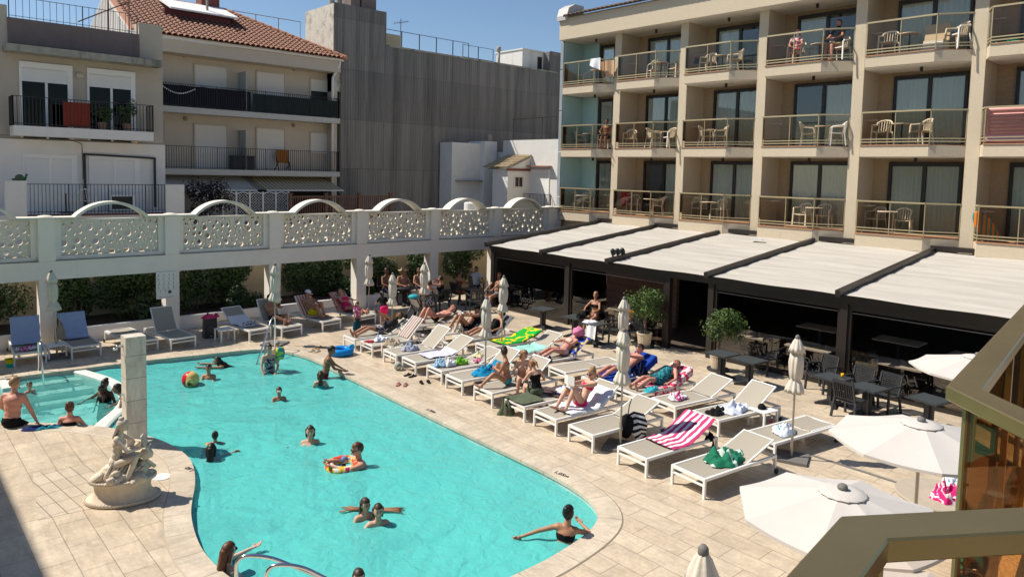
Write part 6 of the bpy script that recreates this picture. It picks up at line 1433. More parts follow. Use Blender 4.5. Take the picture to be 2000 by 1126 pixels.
p = fr_box(38, 344, 28.5); t = thing('snail_ornament', 'small green snail ornament on the white parapet at the left', 'ornament', (p.x, 28.5, 4.551)); b = MB(); b.ell((0, 0, .10), .13, .07, .11, nu=12, nv=8); b.build('shell', m_olive, t, smooth=True); b = MB(); b.cap((-.18, 0, .04), (.15, 0, .04), .035, .04); b.cap((.15, 0, .05), (.2, 0, .2), .035, .03); b.build('body', m_green, t, smooth=True)
# ------------------------------------------------------------------ people
SKIN = {k: mat(k+' skin', c, .5, .06, 9, spec=.35) for k, c in dict(light=(.62, .36, .25), pink=(.60, .28, .20), tan=(.42, .21, .125), brown=(.24, .115, .065), dark=(.10, .05, .032), pale=(.66, .43, .33)).items()}
HAIR = {k: mat(k+' hair', c, .5, .3, 40, spec=.4) for k, c in dict(black=(.010, .008, .007), brown=(.045, .022, .012), auburn=(.11, .038, .016), blond=(.34, .21, .10), grey=(.25, .22, .19), ginger=(.26, .12, .05)).items()}
m_eye = mat('eye', (.015, .012, .010), .3); m_lip = mat('lips', (.36, .10, .09), .5); m_glasses = mat('dark lenses', (.006, .006, .007), .12)
def V(*a): return Vector(a if len(a) > 1 else a[0])
def ik(a, b, l1, l2, pole):
    d = b-a; L = d.length; mx = (l1+l2)*.999
    if L > mx: b = a+d*(mx/L); d = b-a; L = mx
    if L < abs(l1-l2)*1.02: L = abs(l1-l2)*1.02
    u = d.normalized(); x = (l1*l1-l2*l2+L*L)/(2*L); h = sqrt(max(0, l1*l1-x*x)); p = pole-u*pole.dot(u)
    p = p.normalized() if p.length > 1e-5 else u.orthogonal().normalized()
    return a+u*x+p*h, b
def frame(f, up):
    f = f.normalized(); l = up.cross(f); l = l.normalized() if l.length > 1e-4 else f.orthogonal().normalized(); u = f.cross(l); return Matrix((f, l, u)).transposed()
def person(label, loc, rz, h=1.70, skin='light', pel=(0, 0, .92), tor=(0, 0, 1), lat=None, face=(1, 0, 0), feet=None, hands=None, kp=(1, 0, 0), ep=((-.5, 1, -.6), (-.5, -1, -.6)),
           hair=('short', 'brown'), wear=(), female=False, girth=1., vox=.0165, smooth=5, group=None, extra=None, toes=(1, 0, 0), headup=None, glasses=False, hs=None):
    s = h/1.7; hs = hs or (1.0 if h > 1.5 else 1.0+.28*(1.5-h)); root = thing('person', label, 'person', loc, rz, group)
    pel = V(*pel)*s if h else V(*pel); tor = V(*tor).normalized(); latv = V(*lat).normalized() if lat else V(0, 1, 0)
    latv = (latv-tor*latv.dot(tor)).normalized(); front = latv.cross(tor).normalized()
    nb = pel+tor*(.50*s); shc = pel+tor*(.445*s); sw, hw = (.165 if not female else .150)*s*(.6+.4*girth), .085*s
    sh = [shc+latv*sw, shc-latv*sw]; hip = [pel+latv*hw-tor*.03*s, pel-latv*hw-tor*.03*s]
    T1, T2, A1, A2 = .43*s, .42*s, .285*s, .25*s
    feet = feet or ((0, .10, .07), (0, -.10, .07)); hands = hands or ((.05, .24, .72), (.05, -.24, .72))
    kps = kp if isinstance(kp[0], (tuple, list)) else (kp, kp)
    kn, an, el, wr = [], [], [], []
    for i in range(2):
        k, a = ik(hip[i], V(*feet[i])*s, T1, T2, V(*kps[i])); kn.append(k); an.append(a)
        e, w = ik(sh[i], V(*hands[i])*s, A1, A2, V(*ep[i])); el.append(e); wr.append(w)
    F = V(*face).normalized(); hu = V(*headup) if headup else V(0, 0, 1) if abs(F.z) < .9 else -tor
    HM = frame(F, (tor*.6+hu*.7)); hu2 = HM@V(0, 0, 1)
    hc = nb+tor*(.075*s)+hu2*(.10*s*hs)+F*(.018*s)
    bm_ = MB(); g = girth; bones = []
    BM_ = Matrix((front, latv, tor)).transposed()
    def ell(t, w, d, hh, off=0): bm_.ell(pel+tor*(t*s)+front*(off*s), d*s*g, w*s*(.5+.5*g), hh*s, BM_)
    if female:
        ell(.0, .165, .115, .12, -.01); ell(.12, .128, .092, .12, .0); ell(.24, .115, .088, .12); ell(.35, .145, .098, .12)
        for q in (1, -1): bm_.ell(pel+tor*(.325*s)+front*(.075*s)+latv*(q*.068*s), .055*s, .062*s, .062*s, BM_)
    else:
        ell(.0, .150, .108, .12, -.005); ell(.12, .138, .10, .13, .01); ell(.25, .148, .102, .13, .005); ell(.36, .168, .108, .12)
    bm_.cap(sh[0]+(sh[1]-sh[0])*.06, sh[1]+(sh[0]-sh[1])*.06, .060*s, .060*s)
    bm_.cap(nb-tor*.08*s, hc-hu2*.05*s, .062*s, .050*s)
    bones.append(('torso', pel, nb, .12*s))
    for i in range(2):
        tg = (.084 if female else .078)*s*(.6+.4*g)
        bm_.cap(hip[i], kn[i], tg, .052*s); bm_.cap(kn[i], kn[i].lerp(an[i], .35), .052*s, .055*s); bm_.cap(kn[i].lerp(an[i], .3), an[i], .055*s, .034*s)
        td = V(*toes); sd = (an[i]-kn[i]).normalized(); td = (td-sd*td.dot(sd)*.75).normalized()
        bm_.cap(an[i]-td*.045*s+sd*.02*s, an[i]+td*.06*s+sd*.035*s, .038*s, .034*s); bm_.cap(an[i]+td*.06*s+sd*.035*s, an[i]+td*.165*s+sd*.045*s, .036*s, .024*s)
        ar = (.042 if female else .048)*s*(.6+.4*g)
        bm_.cap(sh[i], el[i], ar*1.08, ar*.82); bm_.cap(el[i], wr[i], ar*.84, .026*s)
        hd = (wr[i]-el[i]).normalized(); hn = hd.cross(latv if abs(hd.dot(latv)) < .8 else tor).normalized()
        bm_.ell(wr[i]+hd*.048*s, .052*s, .036*s, .020*s, Matrix((hd, hn.cross(hd), hn)).transposed(), 10, 7)
        bones += [('thigh', hip[i], kn[i], tg*.85), ('shank', kn[i], an[i], .05*s), ('upper', sh[i], el[i], ar), ('fore', el[i], wr[i], .035*s), ('foot', an[i], an[i]+td*.16*s+sd*.04*s, .035*s)]
    bones.append(('head', nb+tor*.02*s, hc, .06*s))
    me = bpy.data.meshes.new('tmp'); bm_.bm.to_mesh(me); bm_.bm.free(); tmp = bpy.data.objects.new('tmp', me); COL.objects.link(tmp)
    m = tmp.modifiers.new('r', 'REMESH'); m.mode = 'VOXEL'; m.voxel_size = vox*s; sm = tmp.modifiers.new('s', 'SMOOTH'); sm.iterations = smooth; sm.factor = .5
    dg = bpy.context.evaluated_depsgraph_get(); dg.update(); body = bpy.data.meshes.new_from_object(tmp.evaluated_get(dg)); bpy.data.objects.remove(tmp); bpy.data.meshes.remove(me)
    # clothing shells from the body surface
    n = len(body.vertices); co = np.empty(n*3); body.vertices.foreach_get('co', co); co = co.reshape(-1, 3); no = np.empty(n*3); body.vertices.foreach_get('normal', no); no = no.reshape(-1, 3)
    best = np.full(n, 1e9); lab = np.zeros(n, int); tt = np.zeros(n)
    for bi, (nm, a, c, r) in enumerate(bones):
        a_, d_ = np.array(a), np.array(c-a); L2 = (d_@d_); t_ = ((co-a_)@d_)/L2; tc = np.clip(t_, 0, 1); dd = np.linalg.norm(co-(a_+tc[:, None]*d_), axis=1)-r
        w_ = dd < best; best[w_] = dd[w_]; lab[w_] = bi; tt[w_] = t_[w_]
    names = np.array([b_[0] for b_ in bones])[lab]
    RULE = dict(trunks=lambda N_, t: ((N_ == 'torso') & (t < .12)) | ((N_ == 'thigh') & (t < .58)), briefs=lambda N_, t: ((N_ == 'torso') & (t < .07)) | ((N_ == 'thigh') & (t < .16)), bra=lambda N_, t: (N_ == 'torso') & (t > .54) & (t < .76),
                swimsuit=lambda N_, t: ((N_ == 'torso') & (t < .80)) | ((N_ == 'thigh') & (t < .13)), dress=lambda N_, t: ((N_ == 'torso') & (t < .88)) | ((N_ == 'thigh') & (t < .6)), tee=lambda N_, t: ((N_ == 'torso') & (t > .03)) | ((N_ == 'upper') & (t < .6)),
                top=lambda N_, t: ((N_ == 'torso') & (t > .35) & (t < .92)), long=lambda N_, t: ((N_ == 'torso') & (t < .2)) | (N_ == 'thigh') | ((N_ == 'shank') & (t < .8)))
    pv = np.empty(len(body.loops), int); body.loops.foreach_get('vertex_index', pv)
    for wname, (rule, m_, off) in enumerate(wear):
        vm = RULE[rule](names, tt); idx = {}; vs, fs = [], []
        for p in body.polygons:
            q = pv[p.loop_start:p.loop_start+p.loop_total]
            if vm[q].all():
                f_ = []
                for v in q:
                    if v not in idx: idx[v] = len(vs); vs.append(co[v]+no[v]*off*s)
                    f_.append(idx[v])
                fs.append(f_)
        if fs:
            cm = bpy.data.meshes.new({'trunks': 'swim_shorts', 'briefs': 'bikini_bottom', 'bra': 'bikini_top', 'tee': 'shirt', 'long': 'trousers'}.get(rule, rule)); cm.from_pydata(vs, [], fs); cm.materials.append(m_); cm.polygons.foreach_set('use_smooth', [True]*len(fs)); o = bpy.data.objects.new(cm.name, cm); COL.objects.link(o); o.parent = root
    # head with face, ears; fingers
    hb_ = MB(); hb_.bm.from_mesh(body); bpy.data.meshes.remove(body)
    k = s*hs
    def hf(p):
        x, y, z = p; 
        if z < 0: y *= 1-.22*(-z)**1.6; x = x*(1-.10*(-z)) + .10*(-z)
        if x < 0: x *= 1.10
        if x > .55 and -.1 < z < .35: x -= .05
        return Vector((x, y, z))
    hb_.ell(hc, .094*k, .076*k, .114*k, HM, 22, 15, hf)
    H = lambda x, y, z: hc+HM@V(x*k, y*k, z*k)
    hb_.cap(H(.085, 0, .012), H(.108, 0, -.030), .010*k, .015*k, 8)
    for q in (1, -1): hb_.ell(H(-.008, q*.076, -.008), .022*k, .010*k, .032*k, HM, 8, 6)
    hb_.mi = 1
    for q in (1, -1): hb_.ell(H(.083, q*.032, .012), .010*k, .014*k, .007*k, HM, 8, 6); hb_.bar(H(.090, q*.015, .034), H(.080, q*.048, .036), .006*k)
    hb_.mi = 2; hb_.ell(H(.086, 0, -.058), .010*k, .023*k, .008*k, HM, 8, 6); hb_.mi = 0
    for i in range(2):
        hd = (wr[i]-el[i]).normalized(); hn = hd.cross(latv if abs(hd.dot(latv)) < .8 else tor).normalized(); sd = hn.cross(hd)
        if sd.dot(front) < 0: sd = -sd
        for j, (yo, L_, cu_) in enumerate(((.028, .070, .35), (.010, .080, .45), (-.009, .075, .55), (-.027, .058, .65))):
            a = wr[i]+hd*.088*s+sd*(yo*s); c = a+hd*(L_*.5*s)+hn*(L_*.2*cu_*s); e = c+hd*(L_*.38*s)+hn*(L_*.55*cu_*s); hb_.cap(a-hd*.01*s, c, .0095*s, .0085*s, 6); hb_.cap(c, e, .0085*s, .007*s, 6)
        a = wr[i]+hd*.03*s+sd*.028*s; hb_.cap(a, a+hd*.03*s+sd*.025*s, .013*s, .010*s, 6); hb_.cap(a+hd*.03*s+sd*.025*s, a+hd*.06*s+sd*.03*s, .010*s, .008*s, 6)
    hb_.build('body', [SKIN[skin] if isinstance(skin, str) else skin, m_eye if isinstance(skin, str) else skin, m_lip if isinstance(skin, str) else skin], root, smooth=True)
    # hair
    kind, hcname = hair; hm = HAIR[hcname] if isinstance(hcname, str) else hcname
    if kind != 'bald':
        b = MB()
        def hair_f(p):
            q = hf(p); return q*(1+.045*noise.noise(p*4.5+Vector((len(label), 0, 0))))
        b.ell(hc+HM@V(-.006*k, 0, .010*k), .104*k, .086*k, .120*k, HM, 26, 18, hair_f)
        inv = HM.inverted(); kill = []
        low = -.5 if kind in ('short', 'cap', 'hat') else -.75
        for v in b.bm.verts:
            q = inv@(v.co-hc); x, y, z = q.x/(.094*k), q.y/(.076*k), q.z/(.114*k)
            if (x > .18 and z < .52+.10*abs(y)) or (z < low) or (x > -.15 and z < -.05 and kind == 'short'): kill.append(v)
        bmesh.ops.delete(b.bm, geom=kill, context='VERTS')
        if kind in ('long', 'wet'):
            bk = -front if abs(tor.z) > .5 else V(0, 0, -.3)
            a = H(-.07, 0, .0); c = nb-front*.085*s-tor*.02*s; b.cap(H(-.045, 0, .03), a, .062*k, .07*k, 12); b.cap(a, c, .066*k, .060*k, 12); 
            for q in (-.05, 0, .05): b.cap(c+latv*q*.6*s, c+latv*q*s-tor*(.17 if kind == 'long' else .10)*s-front*.015*s, .045*s, .022*s, 9)
            for q in (1, -1): b.cap(H(-.03, q*.070, .03), H(-.045, q*.07, -.11), .03*k, .024*k, 8)
        if kind == 'bun': b.ell(H(-.075, 0, .095), .05*k, .05*k, .045*k, HM, 12, 9, lambda p: p*(1+.12*noise.noise(p*5)))
        if kind == 'pony': b.cap(H(-.10, 0, .04), H(-.15, 0, -.04), .03*k, .032*k, 9); b.cap(H(-.15, 0, -.04), H(-.14, 0, -.17), .032*k, .014*k, 9)
        b.build('hair', hm, root, smooth=True)
    if kind == 'cap' or (extra and 'cap' in extra):
        cm_ = (extra or {}).get('cap', m_wh); b = MB(); b.ell(H(-.004, 0, .028), .110*k, .092*k, .105*k, HM, 20, 14, lambda p: Vector((p.x, p.y, max(0, p.z)))); b.ell(H(.125, 0, .032), .065*k, .070*k, .010*k, HM, 14, 7); b.build('cap', cm_, root, smooth=True)
    if kind == 'hat':
        b = MB(); b.ell(H(-.004, 0, .030), .112*k, .096*k, .115*k, HM, 20, 14, lambda p: Vector((p.x, p.y, max(0, p.z)))); b.ell(H(0, 0, .035), .20*k, .19*k, .012*k, HM, 24, 7); b.build('straw_hat', cl('straw', (.50, .38, .20)), root, smooth=True)
    if glasses:
        b = MB()
        for q in (1, -1): b.ell(H(.094, q*.033, .010), .008*k, .027*k, .020*k, HM, 10, 7)
        b.bar(H(.097, -.03, .014), H(.097, .03, .014), .006*k)
        for q in (1, -1): b.bar(H(.09, q*.058, .014), H(-.01, q*.080, .012), .006*k)
        b.build('sunglasses', m_glasses, root, smooth=True)
    if extra and 'goggles' in extra:
        b = MB(); b.ell(H(.092, 0, .010), .018*k, .062*k, .030*k, HM, 16, 8); b.build('goggles', extra['goggles'], root, smooth=True)
    root['_h'] = 1; P = dict(head=hc, H=H, wr=wr, root=root, nb=nb, front=front, tor=tor, lat=latv, sh=sh, el=el, pel=pel, kn=kn, an=an, s=s)
    del root['_h']
    return P
def add(P, name, b, m, smooth=True): return b.build(name, m, P['root'], smooth=smooth)
def on_lounger(label, key, xhip, flip=1, seat=.335, y=0, knees=0, **k):
    """reclining figure on a lounger; feet to the foot end"""
    X, Y, rz, bk = LOUNGERS[key]; a = k.pop('ang', None); bk = bk if a is None else radians(a); hgt = k.get('h', 1.7); s = hgt/1.7
    loc = lpt(key, xhip, y, seat); z0 = .115
    tor = (-cos(bk), 0, sin(bk)); f = k.pop('feet', None)
    if not f: f = ((.84, .12, .055), (.84, -.10, .055)) if not knees else ((.50*(1-.25*(knees-1)), .11, .06), (.58*(1-.25*(knees-1)), -.10, .06))
    return person(label, loc, rz+pi, pel=(0, 0, z0), tor=tor, feet=f, kp=k.pop('kp', (0.05, 0, 1)), toes=k.pop('toes', (.25, 0, 1) if not knees else (1, 0, .1)), face=k.pop('face', (sin(bk)*.9+.1, 0, .45)), headup=(-cos(bk), 0, sin(bk)+.3), **k)
SW = 'swimmers in the pool'; SBG = 'sunbathers on the loungers'
def swimmer(label, px, py, depth, faceang, h=1.65, **k):
    """py is the row where the body meets the water, depth = how much of the body from the feet up is under water (m)"""
    p = at(px, py, WZ); z = WZ-depth
    return person(label, (p.x, p.y, z), radians(faceang), h=h, group=SW, **k)
# ---- main pool
swimmer('boy with dark short hair standing in the pool beside the beach ball', 408, 740, 1.06, -130, h=1.42, skin='tan', hair=('short', 'black'), hands=((.42, .2, .98), (.42, -.16, 1.0)), wear=(('trunks', m_navy, .006),))
swimmer('swimmer with wet black hair leaning forward with stretched arms near the steps', 446, 716, .50, 150, h=1.6, skin='tan', hair=('wet', 'black'), pel=(-.25, 0, .40), tor=(.92, 0, .36), feet=((-.9, .1, .1), (-.9, -.1, .2)), hands=((.78, .2, .60), (.75, -.2, .60)), kp=(0, 0, -1), face=(1, 0, .05), female=True, wear=(('swimsuit', m_blackc, .006),))
P = swimmer('mother in a patterned swimsuit on the steps holding a toddler', 525, 728, .88, -95, h=1.64, skin='light', female=True, hair=('bun', 'brown'), hands=((.26, .10, .98), (.26, -.20, .92)), wear=(('swimsuit', m_darkprint, .007),), face=(1, -.1, -.1))
p = at(543, 722, WZ); P = person('toddler with a lime green float pack held by its mother on the steps', (p.x-.05, p.y-.08, WZ-.12), radians(95), h=.88, skin='light', hair=('short', 'blond'), hands=((.28, .20, .55), (.28, -.2, .55)), feet=((.1, .1, .1), (.1, -.1, .1)), wear=(('swimsuit', m_lime, .01),), extra=dict(cap=cl('grey cap', (.30, .32, .30))), group=SW)
b = MB(); b.ell(P['nb']-P['tor']*.12-P['front']*.13, .075, .14, .19, Matrix((P['front'], P['lat'], P['tor'])).transposed(), 16, 10, lambda p: Vector((max(-.7, min(.7, p.x))*1.2, max(-.8, min(.8, p.y)), max(-.85, min(.85, p.z))))); add(P, 'float_pack', b, patchmat('float pack print', [(.42, .58, .03), (.30, .55, .08), (.55, .6, .10), (.05, .3, .3)], 6))
P = swimmer('boy in dark red shorts standing at the pool edge with his hands on the coping', 634, 738, .78, -28, h=1.62, skin='brown', hair=('short', 'black'), tor=(.22, 0, 1), hands=((.46, .16, 1.02), (.46, -.12, 1.04)), wear=(('trunks', cl('dark red', (.20, .012, .02)), .009),), face=(1, -.2, -.45))
swimmer('girl with long dark wet hair below the boy at the pool edge', 626, 757, .98, 60, h=1.38, skin='light', female=True, hair=('wet', 'brown'), hands=((.18, .34, .80), (.15, -.40, .80)), wear=(('bra', m_teal, .006), ('briefs', m_teal, .006)), face=(1, .1, -.2))
swimmer('child with white diving goggles in the middle of the pool', 545, 781, .96, -110, h=1.25, skin='tan', hair=('short', 'brown'), hands=((.34, .26, .84), (.34, -.22, .88)), extra=dict(goggles=m_shut), wear=(('trunks', m_navy, .006),))
swimmer('girl with wet hair stretching one arm to the left in the middle of the pool', 606, 866, 1.27, -118, h=1.62, skin='light', female=True, hair=('wet', 'brown'), hands=((.28, -.70, 1.28), (.38, .30, 1.24)), wear=(('bra', cl('dark stripe', (.03, .03, .03)), .006), ('briefs', m_blackc, .006)), ep=((.3, -1, -.2), (.2, 1, -.5)))
P = swimmer('man with sunglasses holding a toddler ring in the pool', 702, 910, 1.36, 160, h=1.80, skin='pink', girth=1.15, hair=('short', 'auburn'), hands=((.48, .12, 1.40), (.46, -.10, 1.40)), glasses=True, wear=(('trunks', m_navy, .008),), face=(1, .2, -.25))
p = at(672, 912, WZ); person('toddler in a blue swim cap sitting in the printed ring', (p.x, p.y, WZ-.34), radians(-20), h=.82, skin='light', hair=('short', cl('swim cap blue', (.12, .2, .42))), hands=((.18, .2, .52), (.2, -.2, .5)), feet=((.18, .1, -.1), (.18, -.1, -.1)), pel=(0, 0, .28), wear=(('tee', m_navy, .008),), group=SW, extra=dict(cap=cl('swim cap blue', (.16, .26, .46))))
t = thing('swim_ring', 'red and yellow printed swim ring round the toddler in the pool', 'swim ring', (p.x, p.y, WZ+.03)); b = MB(); torus(b, .25, .09); b.build('ring', patchmat('ring print', [(.6, .05, .05), (.70, .66, .60), (.70, .48, .04), (.6, .08, .05)], 6, .35), t, smooth=True)
P = swimmer('child with orange armbands seen from behind in the pool', 420, 866, .88, 60, h=1.10, skin='tan', hair=('bun', 'brown'), female=True, hands=((.10, .46, .84), (.10, -.46, .84)), wear=(('swimsuit', m_navy, .006),))
for i in range(2):
    b = MB(); a, c = P['sh'][i].lerp(P['el'][i], .35), P['sh'][i].lerp(P['el'][i], .85); b.cap(a, c, .072, .07, 12); add(P, 'armband', b, cl('orange vinyl', (.75, .24, .01)))
swimmer('woman with long black wet hair reaching towards the child with armbands', 412, 897, 1.34, 55, h=1.62, skin='tan', female=True, hair=('wet', 'black'), hands=((.34, -.40, 1.42), (.40, .2, 1.24)), wear=(('swimsuit', m_blackc, .006),), face=(1, .1, -.25))
swimmer('girl hugging her friend from behind with hair floating to the left', 712, 1012, 1.16, -100, h=1.48, skin='light', female=True, hair=('wet', 'brown'), hands=((.36, .22, 1.02), (.30, -.20, 1.0)), wear=(('bra', m_navy, .006), ('briefs', m_navy, .006)), face=(1, .2, -.1))
swimmer('smiling girl in a navy bikini carried in the pool with hair floating to the right', 738, 1024, 1.22, -112, h=1.54, skin='light', female=True, hair=('wet', 'brown'), hands=((.30, .42, 1.08), (.30, -.40, 1.08)), wear=(('bra', m_darkprint, .007), ('briefs', m_darkprint, .007)), face=(1, 0, -.05))
for px, py, d, lab in ((688, 996, (-1, -.9), 'left'), (768, 998, (1, .9), 'right')):
    p = at(px, py, WZ); b = MB(); rr2 = random.Random(px)
    rt = Vector((RT.x, RT.y, 0)).normalized()*(1 if lab == 'right' else -1)
    for i in range(22):
        o_ = Vector((-rt.y, rt.x, 0))*rr2.uniform(-.07, .07); q0 = p-rt*.24+o_*.3; b.tube([q0+Vector((0, 0, .03)), p+rt*.07+o_+Vector((0, 0, .035)), p+rt*rr2.uniform(.05, .20)+o_*1.7+Vector((0, 0, .018))], .010, 5, .003)
    tag(b.build('floating_hair', HAIR['ginger'], smooth=True), f'strand of wet hair floating to the {lab} of the two hugging girls', 'hair')
swimmer('woman with auburn hair and sunglasses standing beside the ladder at the lower left', 444, 1122, 1.24, 12, h=1.66, skin='pale', female=True, girth=1.15, hair=('wet', 'auburn'), hands=((.50, .20, 1.36), (.36, -.18, 1.1)), glasses=True, wear=(('swimsuit', m_navy, .007),), face=(1, .15, -.1))
swimmer('swimmer of whom only the dark crown of the head shows at the bottom edge', 700, 1150, 1.34, -110, h=1.6, skin='light', hair=('short', 'brown'), wear=(('trunks', m_navy, .006),))
swimmer('woman with a dark bun leaning on the right pool edge with one arm stretched out', 1098, 1062, 1.12, 38, h=1.66, skin='tan', female=True, hair=('bun', 'black'), tor=(.18, -.12, 1), hands=((-.10, .76, 1.18), (.42, -.25, 1.28)), ep=((-.2, 1, -.2), (0, -1, -.4)), wear=(('bra', m_blackc, .006), ('briefs', m_blackc, .006)), face=(1, -.4, .1))
# ---- paddling pool
p = at(32, 826); P = person('man with a sunburnt back in black shorts sitting on the pool edge', (p.x-.10, p.y-.18, .0), radians(48), h=1.82, skin='pink', girth=1.12, hair=('short', 'blond'), pel=(0, 0, .12), tor=(.16, 0, 1), feet=((.62, .16, -.42), (.72, -.20, -.40)), kp=(.3, 0, 1), hands=((.34, .26, .16), (.16, -.36, .05)), wear=(('trunks', m_blackc, .011),), face=(1, -.15, -.1), group=SW)
swimmer('blond boy up to his neck in the paddling pool', 58, 768, .80, -60, h=1.05, skin='pink', hair=('short', 'brown'), hands=((.2, .2, .8), (.2, -.2, .8)), wear=(('trunks', m_navy, .006),), face=(1, -.3, 0))
p = at(140, 832); P = person('woman with pinned up hair sitting in the paddling pool with her back to the statue', (p.x-.02, p.y+.10, -.42), radians(58), h=1.64, skin='pink', female=True, girth=1.2, hair=('bun', 'auburn'), pel=(0, 0, .12), tor=(.05, 0, 1), feet=((.80, .12, .0), (.80, -.12, .0)), kp=(0, 0, 1), hands=((.20, .36, .10), (.22, -.36, .12)), wear=(('swimsuit', m_blackc, .007),), group=SW)
P = swimmer('dark haired woman with a top knot leaning on the curved divider', 210, 780, .68, -140, h=1.62, skin='dark', female=True, hair=('bun', 'black'), pel=(0, 0, .45), tor=(.15, 0, 1), feet=((-.5, .12, .1), (-.5, -.12, .1)), hands=((.34, .16, .70), (.30, -.40, .72)), wear=(('swimsuit', m_blackc, .007),), face=(1, .1, .05))
swimmer('child with black hair in the arms of the woman at the divider', 199, 786, .62, -160, h=1.0, skin='dark', female=True, hair=('bun', 'black'), hands=((.25, .2, .6), (.25, -.2, .6)), wear=(('swimsuit', m_blackc, .006),))
p = at(262, 792, WZ); person('bather half hidden by the shower pillar lying over the divider wall', (p.x+.12, p.y-.05, WZ-.22), radians(160), h=1.62, skin='brown', female=True, hair=('pony', 'black'), pel=(0, 0, .22), tor=(.80, 0, .60), feet=((-.82, .1, .12), (-.80, -.1, .08)), kp=(0, 0, -1), hands=((.62, .30, .22), (.62, -.2, .22)), wear=(('swimsuit', m_blackc, .006),), group=SW)
# ---- loungers
P = on_lounger('man lying on the farthest poolside lounger holding up a phone', 'L12', 1.05, h=1.76, skin='tan', hair=('short', 'black'), hands=((.28, .10, .72), (.30, -.10, .72)), ang=24, wear=(('trunks', m_darkprint, .010), ('tee', cl('dark tee', (.03, .03, .035)), .008)), group=SBG, face=(.6, 0, .8))
b = MB(); q = (P['wr'][0]+P['wr'][1])/2; b.obox(q+Vector((.10, 0, .06)), .012, .16, .085); add(P, 'phone', b, m_black, False)
on_lounger('man in black trunks lying with both knees raised', 'M1', 1.0, h=1.78, skin='pink', hair=('short', 'brown'), knees=1, hands=((.10, .22, .20), (-.70, -.25, .30)), ang=14, wear=(('briefs', m_blackc, .008),), group=SBG, face=(.3, 0, 1))
P = on_lounger('woman in a black bikini and dark cap reading on a rear lounger', 'M2', 1.05, h=1.68, skin='tan', female=True, hair=('cap', 'black'), knees=1, hands=((.24, .10, .44), (.24, -.10, .44)), extra=dict(cap=m_blackc), wear=(('bra', m_blackc, .007), ('briefs', m_blackc, .007)), group=SBG, face=(.9, 0, -.3))
b = MB(); q = (P['wr'][0]+P['wr'][1])/2; b.obox(q+Vector((.08, 0, .08)), .02, .17, .14); add(P, 'book', b, m_canvas, False)
on_lounger('woman in a dark swimsuit lying on the grey towel', 'M2b', 1.10, h=1.68, skin='tan', female=True, hair=('short', 'black'), hands=((.05, .26, .16), (.10, -.26, .16)), wear=(('swimsuit', m_blackc, .007),), group=SBG, face=(.9, -.3, .2))
P = on_lounger('woman in a pale bikini with a pink towel over her head', 'M5', 1.12, h=1.64, skin='pink', female=True, girth=1.3, hair=('short', 'brown'), hands=((.08, .10, .42), (.16, -.12, .36)), wear=(('bra', cl('cream bikini', (.62, .48, .38)), .007), ('briefs', cl('pale pink bikini', (.60, .40, .36)), .008)), group=SBG)
b = MB(); b.ell(P['H'](-.03, 0, .05), .17, .17, .15, None, 24, 16, lambda p: p*(1+.25*noise.noise(p*2.2)) if p.z > -.5 else p*.8); add(P, 'head_towel', b, m_pink)
P = on_lounger('man in light blue shorts reading on the royal blue towel', 'M7', 1.10, h=1.80, skin='pink', hair=('short', 'brown'), hands=((.28, .14, .52), (.28, -.10, .52)), wear=(('trunks', m_lightb, .012),), group=SBG, face=(.9, 0, -.1))
b = MB(); q = (P['wr'][0]+P['wr'][1])/2; b.obox(q+Vector((.08, 0, .09)), .02, .19, .15); add(P, 'book', b, m_shut, False)
on_lounger('woman in a teal swim dress with her face turned up to the sun', 'M8', 1.05, h=1.62, skin='pink', female=True, girth=1.45, hair=('short', 'ginger'), hands=((.02, .36, .12), (.05, -.36, .12)), wear=(('dress', m_tealprint, .012),), group=SBG, face=(.25, 0, 1))
P = on_lounger('woman in a pink bikini with sunglasses reading a book with raised knees', 'L4', .98, h=1.70, skin='light', female=True, hair=('bun', 'blond'), knees=1, hands=((.30, .10, .50), (.30, -.12, .50)), glasses=True, ang=52, wear=(('bra', m_hotpink, .007), ('briefs', m_hotpink, .007)), group=SBG, face=(1, 0, -.35))
b = MB(); q = (P['wr'][0]+P['wr'][1])/2+Vector((.06, 0, .09)); b.bar(q+Vector((0, 0, -.10)), q+Vector((.03, .0, .10)), .03, .01); b.obox(q+Vector((.02, .075, 0)), .012, .15, .22, Matrix.Rotation(.3, 3, 'Z')); b.obox(q+Vector((.02, -.075, 0)), .012, .15, .22, Matrix.Rotation(-.3, 3, 'Z')); add(P, 'book', b, m_shut, False)
p = on('L6', .72, .05); person('girl in a turquoise bikini bottom sitting with her back half turned on the shared lounger', p, radians(135), h=1.62, skin='tan', female=True, hair=('bun', 'brown'), pel=(0, 0, .115), tor=(.10, 0, 1), feet=((.60, .42, .04), (.30, -.35, .06)), kp=((.3, .3, 1), (.6, -.3, .6)), hands=((.30, -.12, .34), (.26, -.30, .30)), wear=(('bra', m_beige, .006), ('briefs', m_teal, .007)), face=(.5, -.9, -.35), group=SBG)
p = on('L6', 1.02, -.12); person('girl with loose blond brown hair facing her friend on the shared lounger', p, radians(-120), h=1.56, skin='light', female=True, hair=('long', 'ginger'), pel=(0, 0, .115), tor=(.12, 0, 1), feet=((.42, .22, .02), (.40, -.20, -.2)), kp=(.4, 0, 1), hands=((.30, .12, .26), (.30, -.10, .22)), wear=(('bra', cl('peach bikini', (.58, .36, .27)), .006), ('briefs', m_teal, .007)), face=(.9, .5, -.5), group=SBG)
p = on('L5', .72, .12); person('girl in a black camisole sitting bent forward on the flat lounger', p, radians(72), h=1.50, skin='light', female=True, hair=('pony', 'ginger'), pel=(0, 0, .115), tor=(.22, .05, 1), feet=((.30, .22, -.24), (.34, -.12, -.24)), kp=(1, 0, .6), hands=((.34, .16, .30), (.36, -.14, .28)), wear=(('swimsuit', m_blackc, .009), ('trunks', m_olive, .012)), face=(.8, .2, -.7), group=SBG)
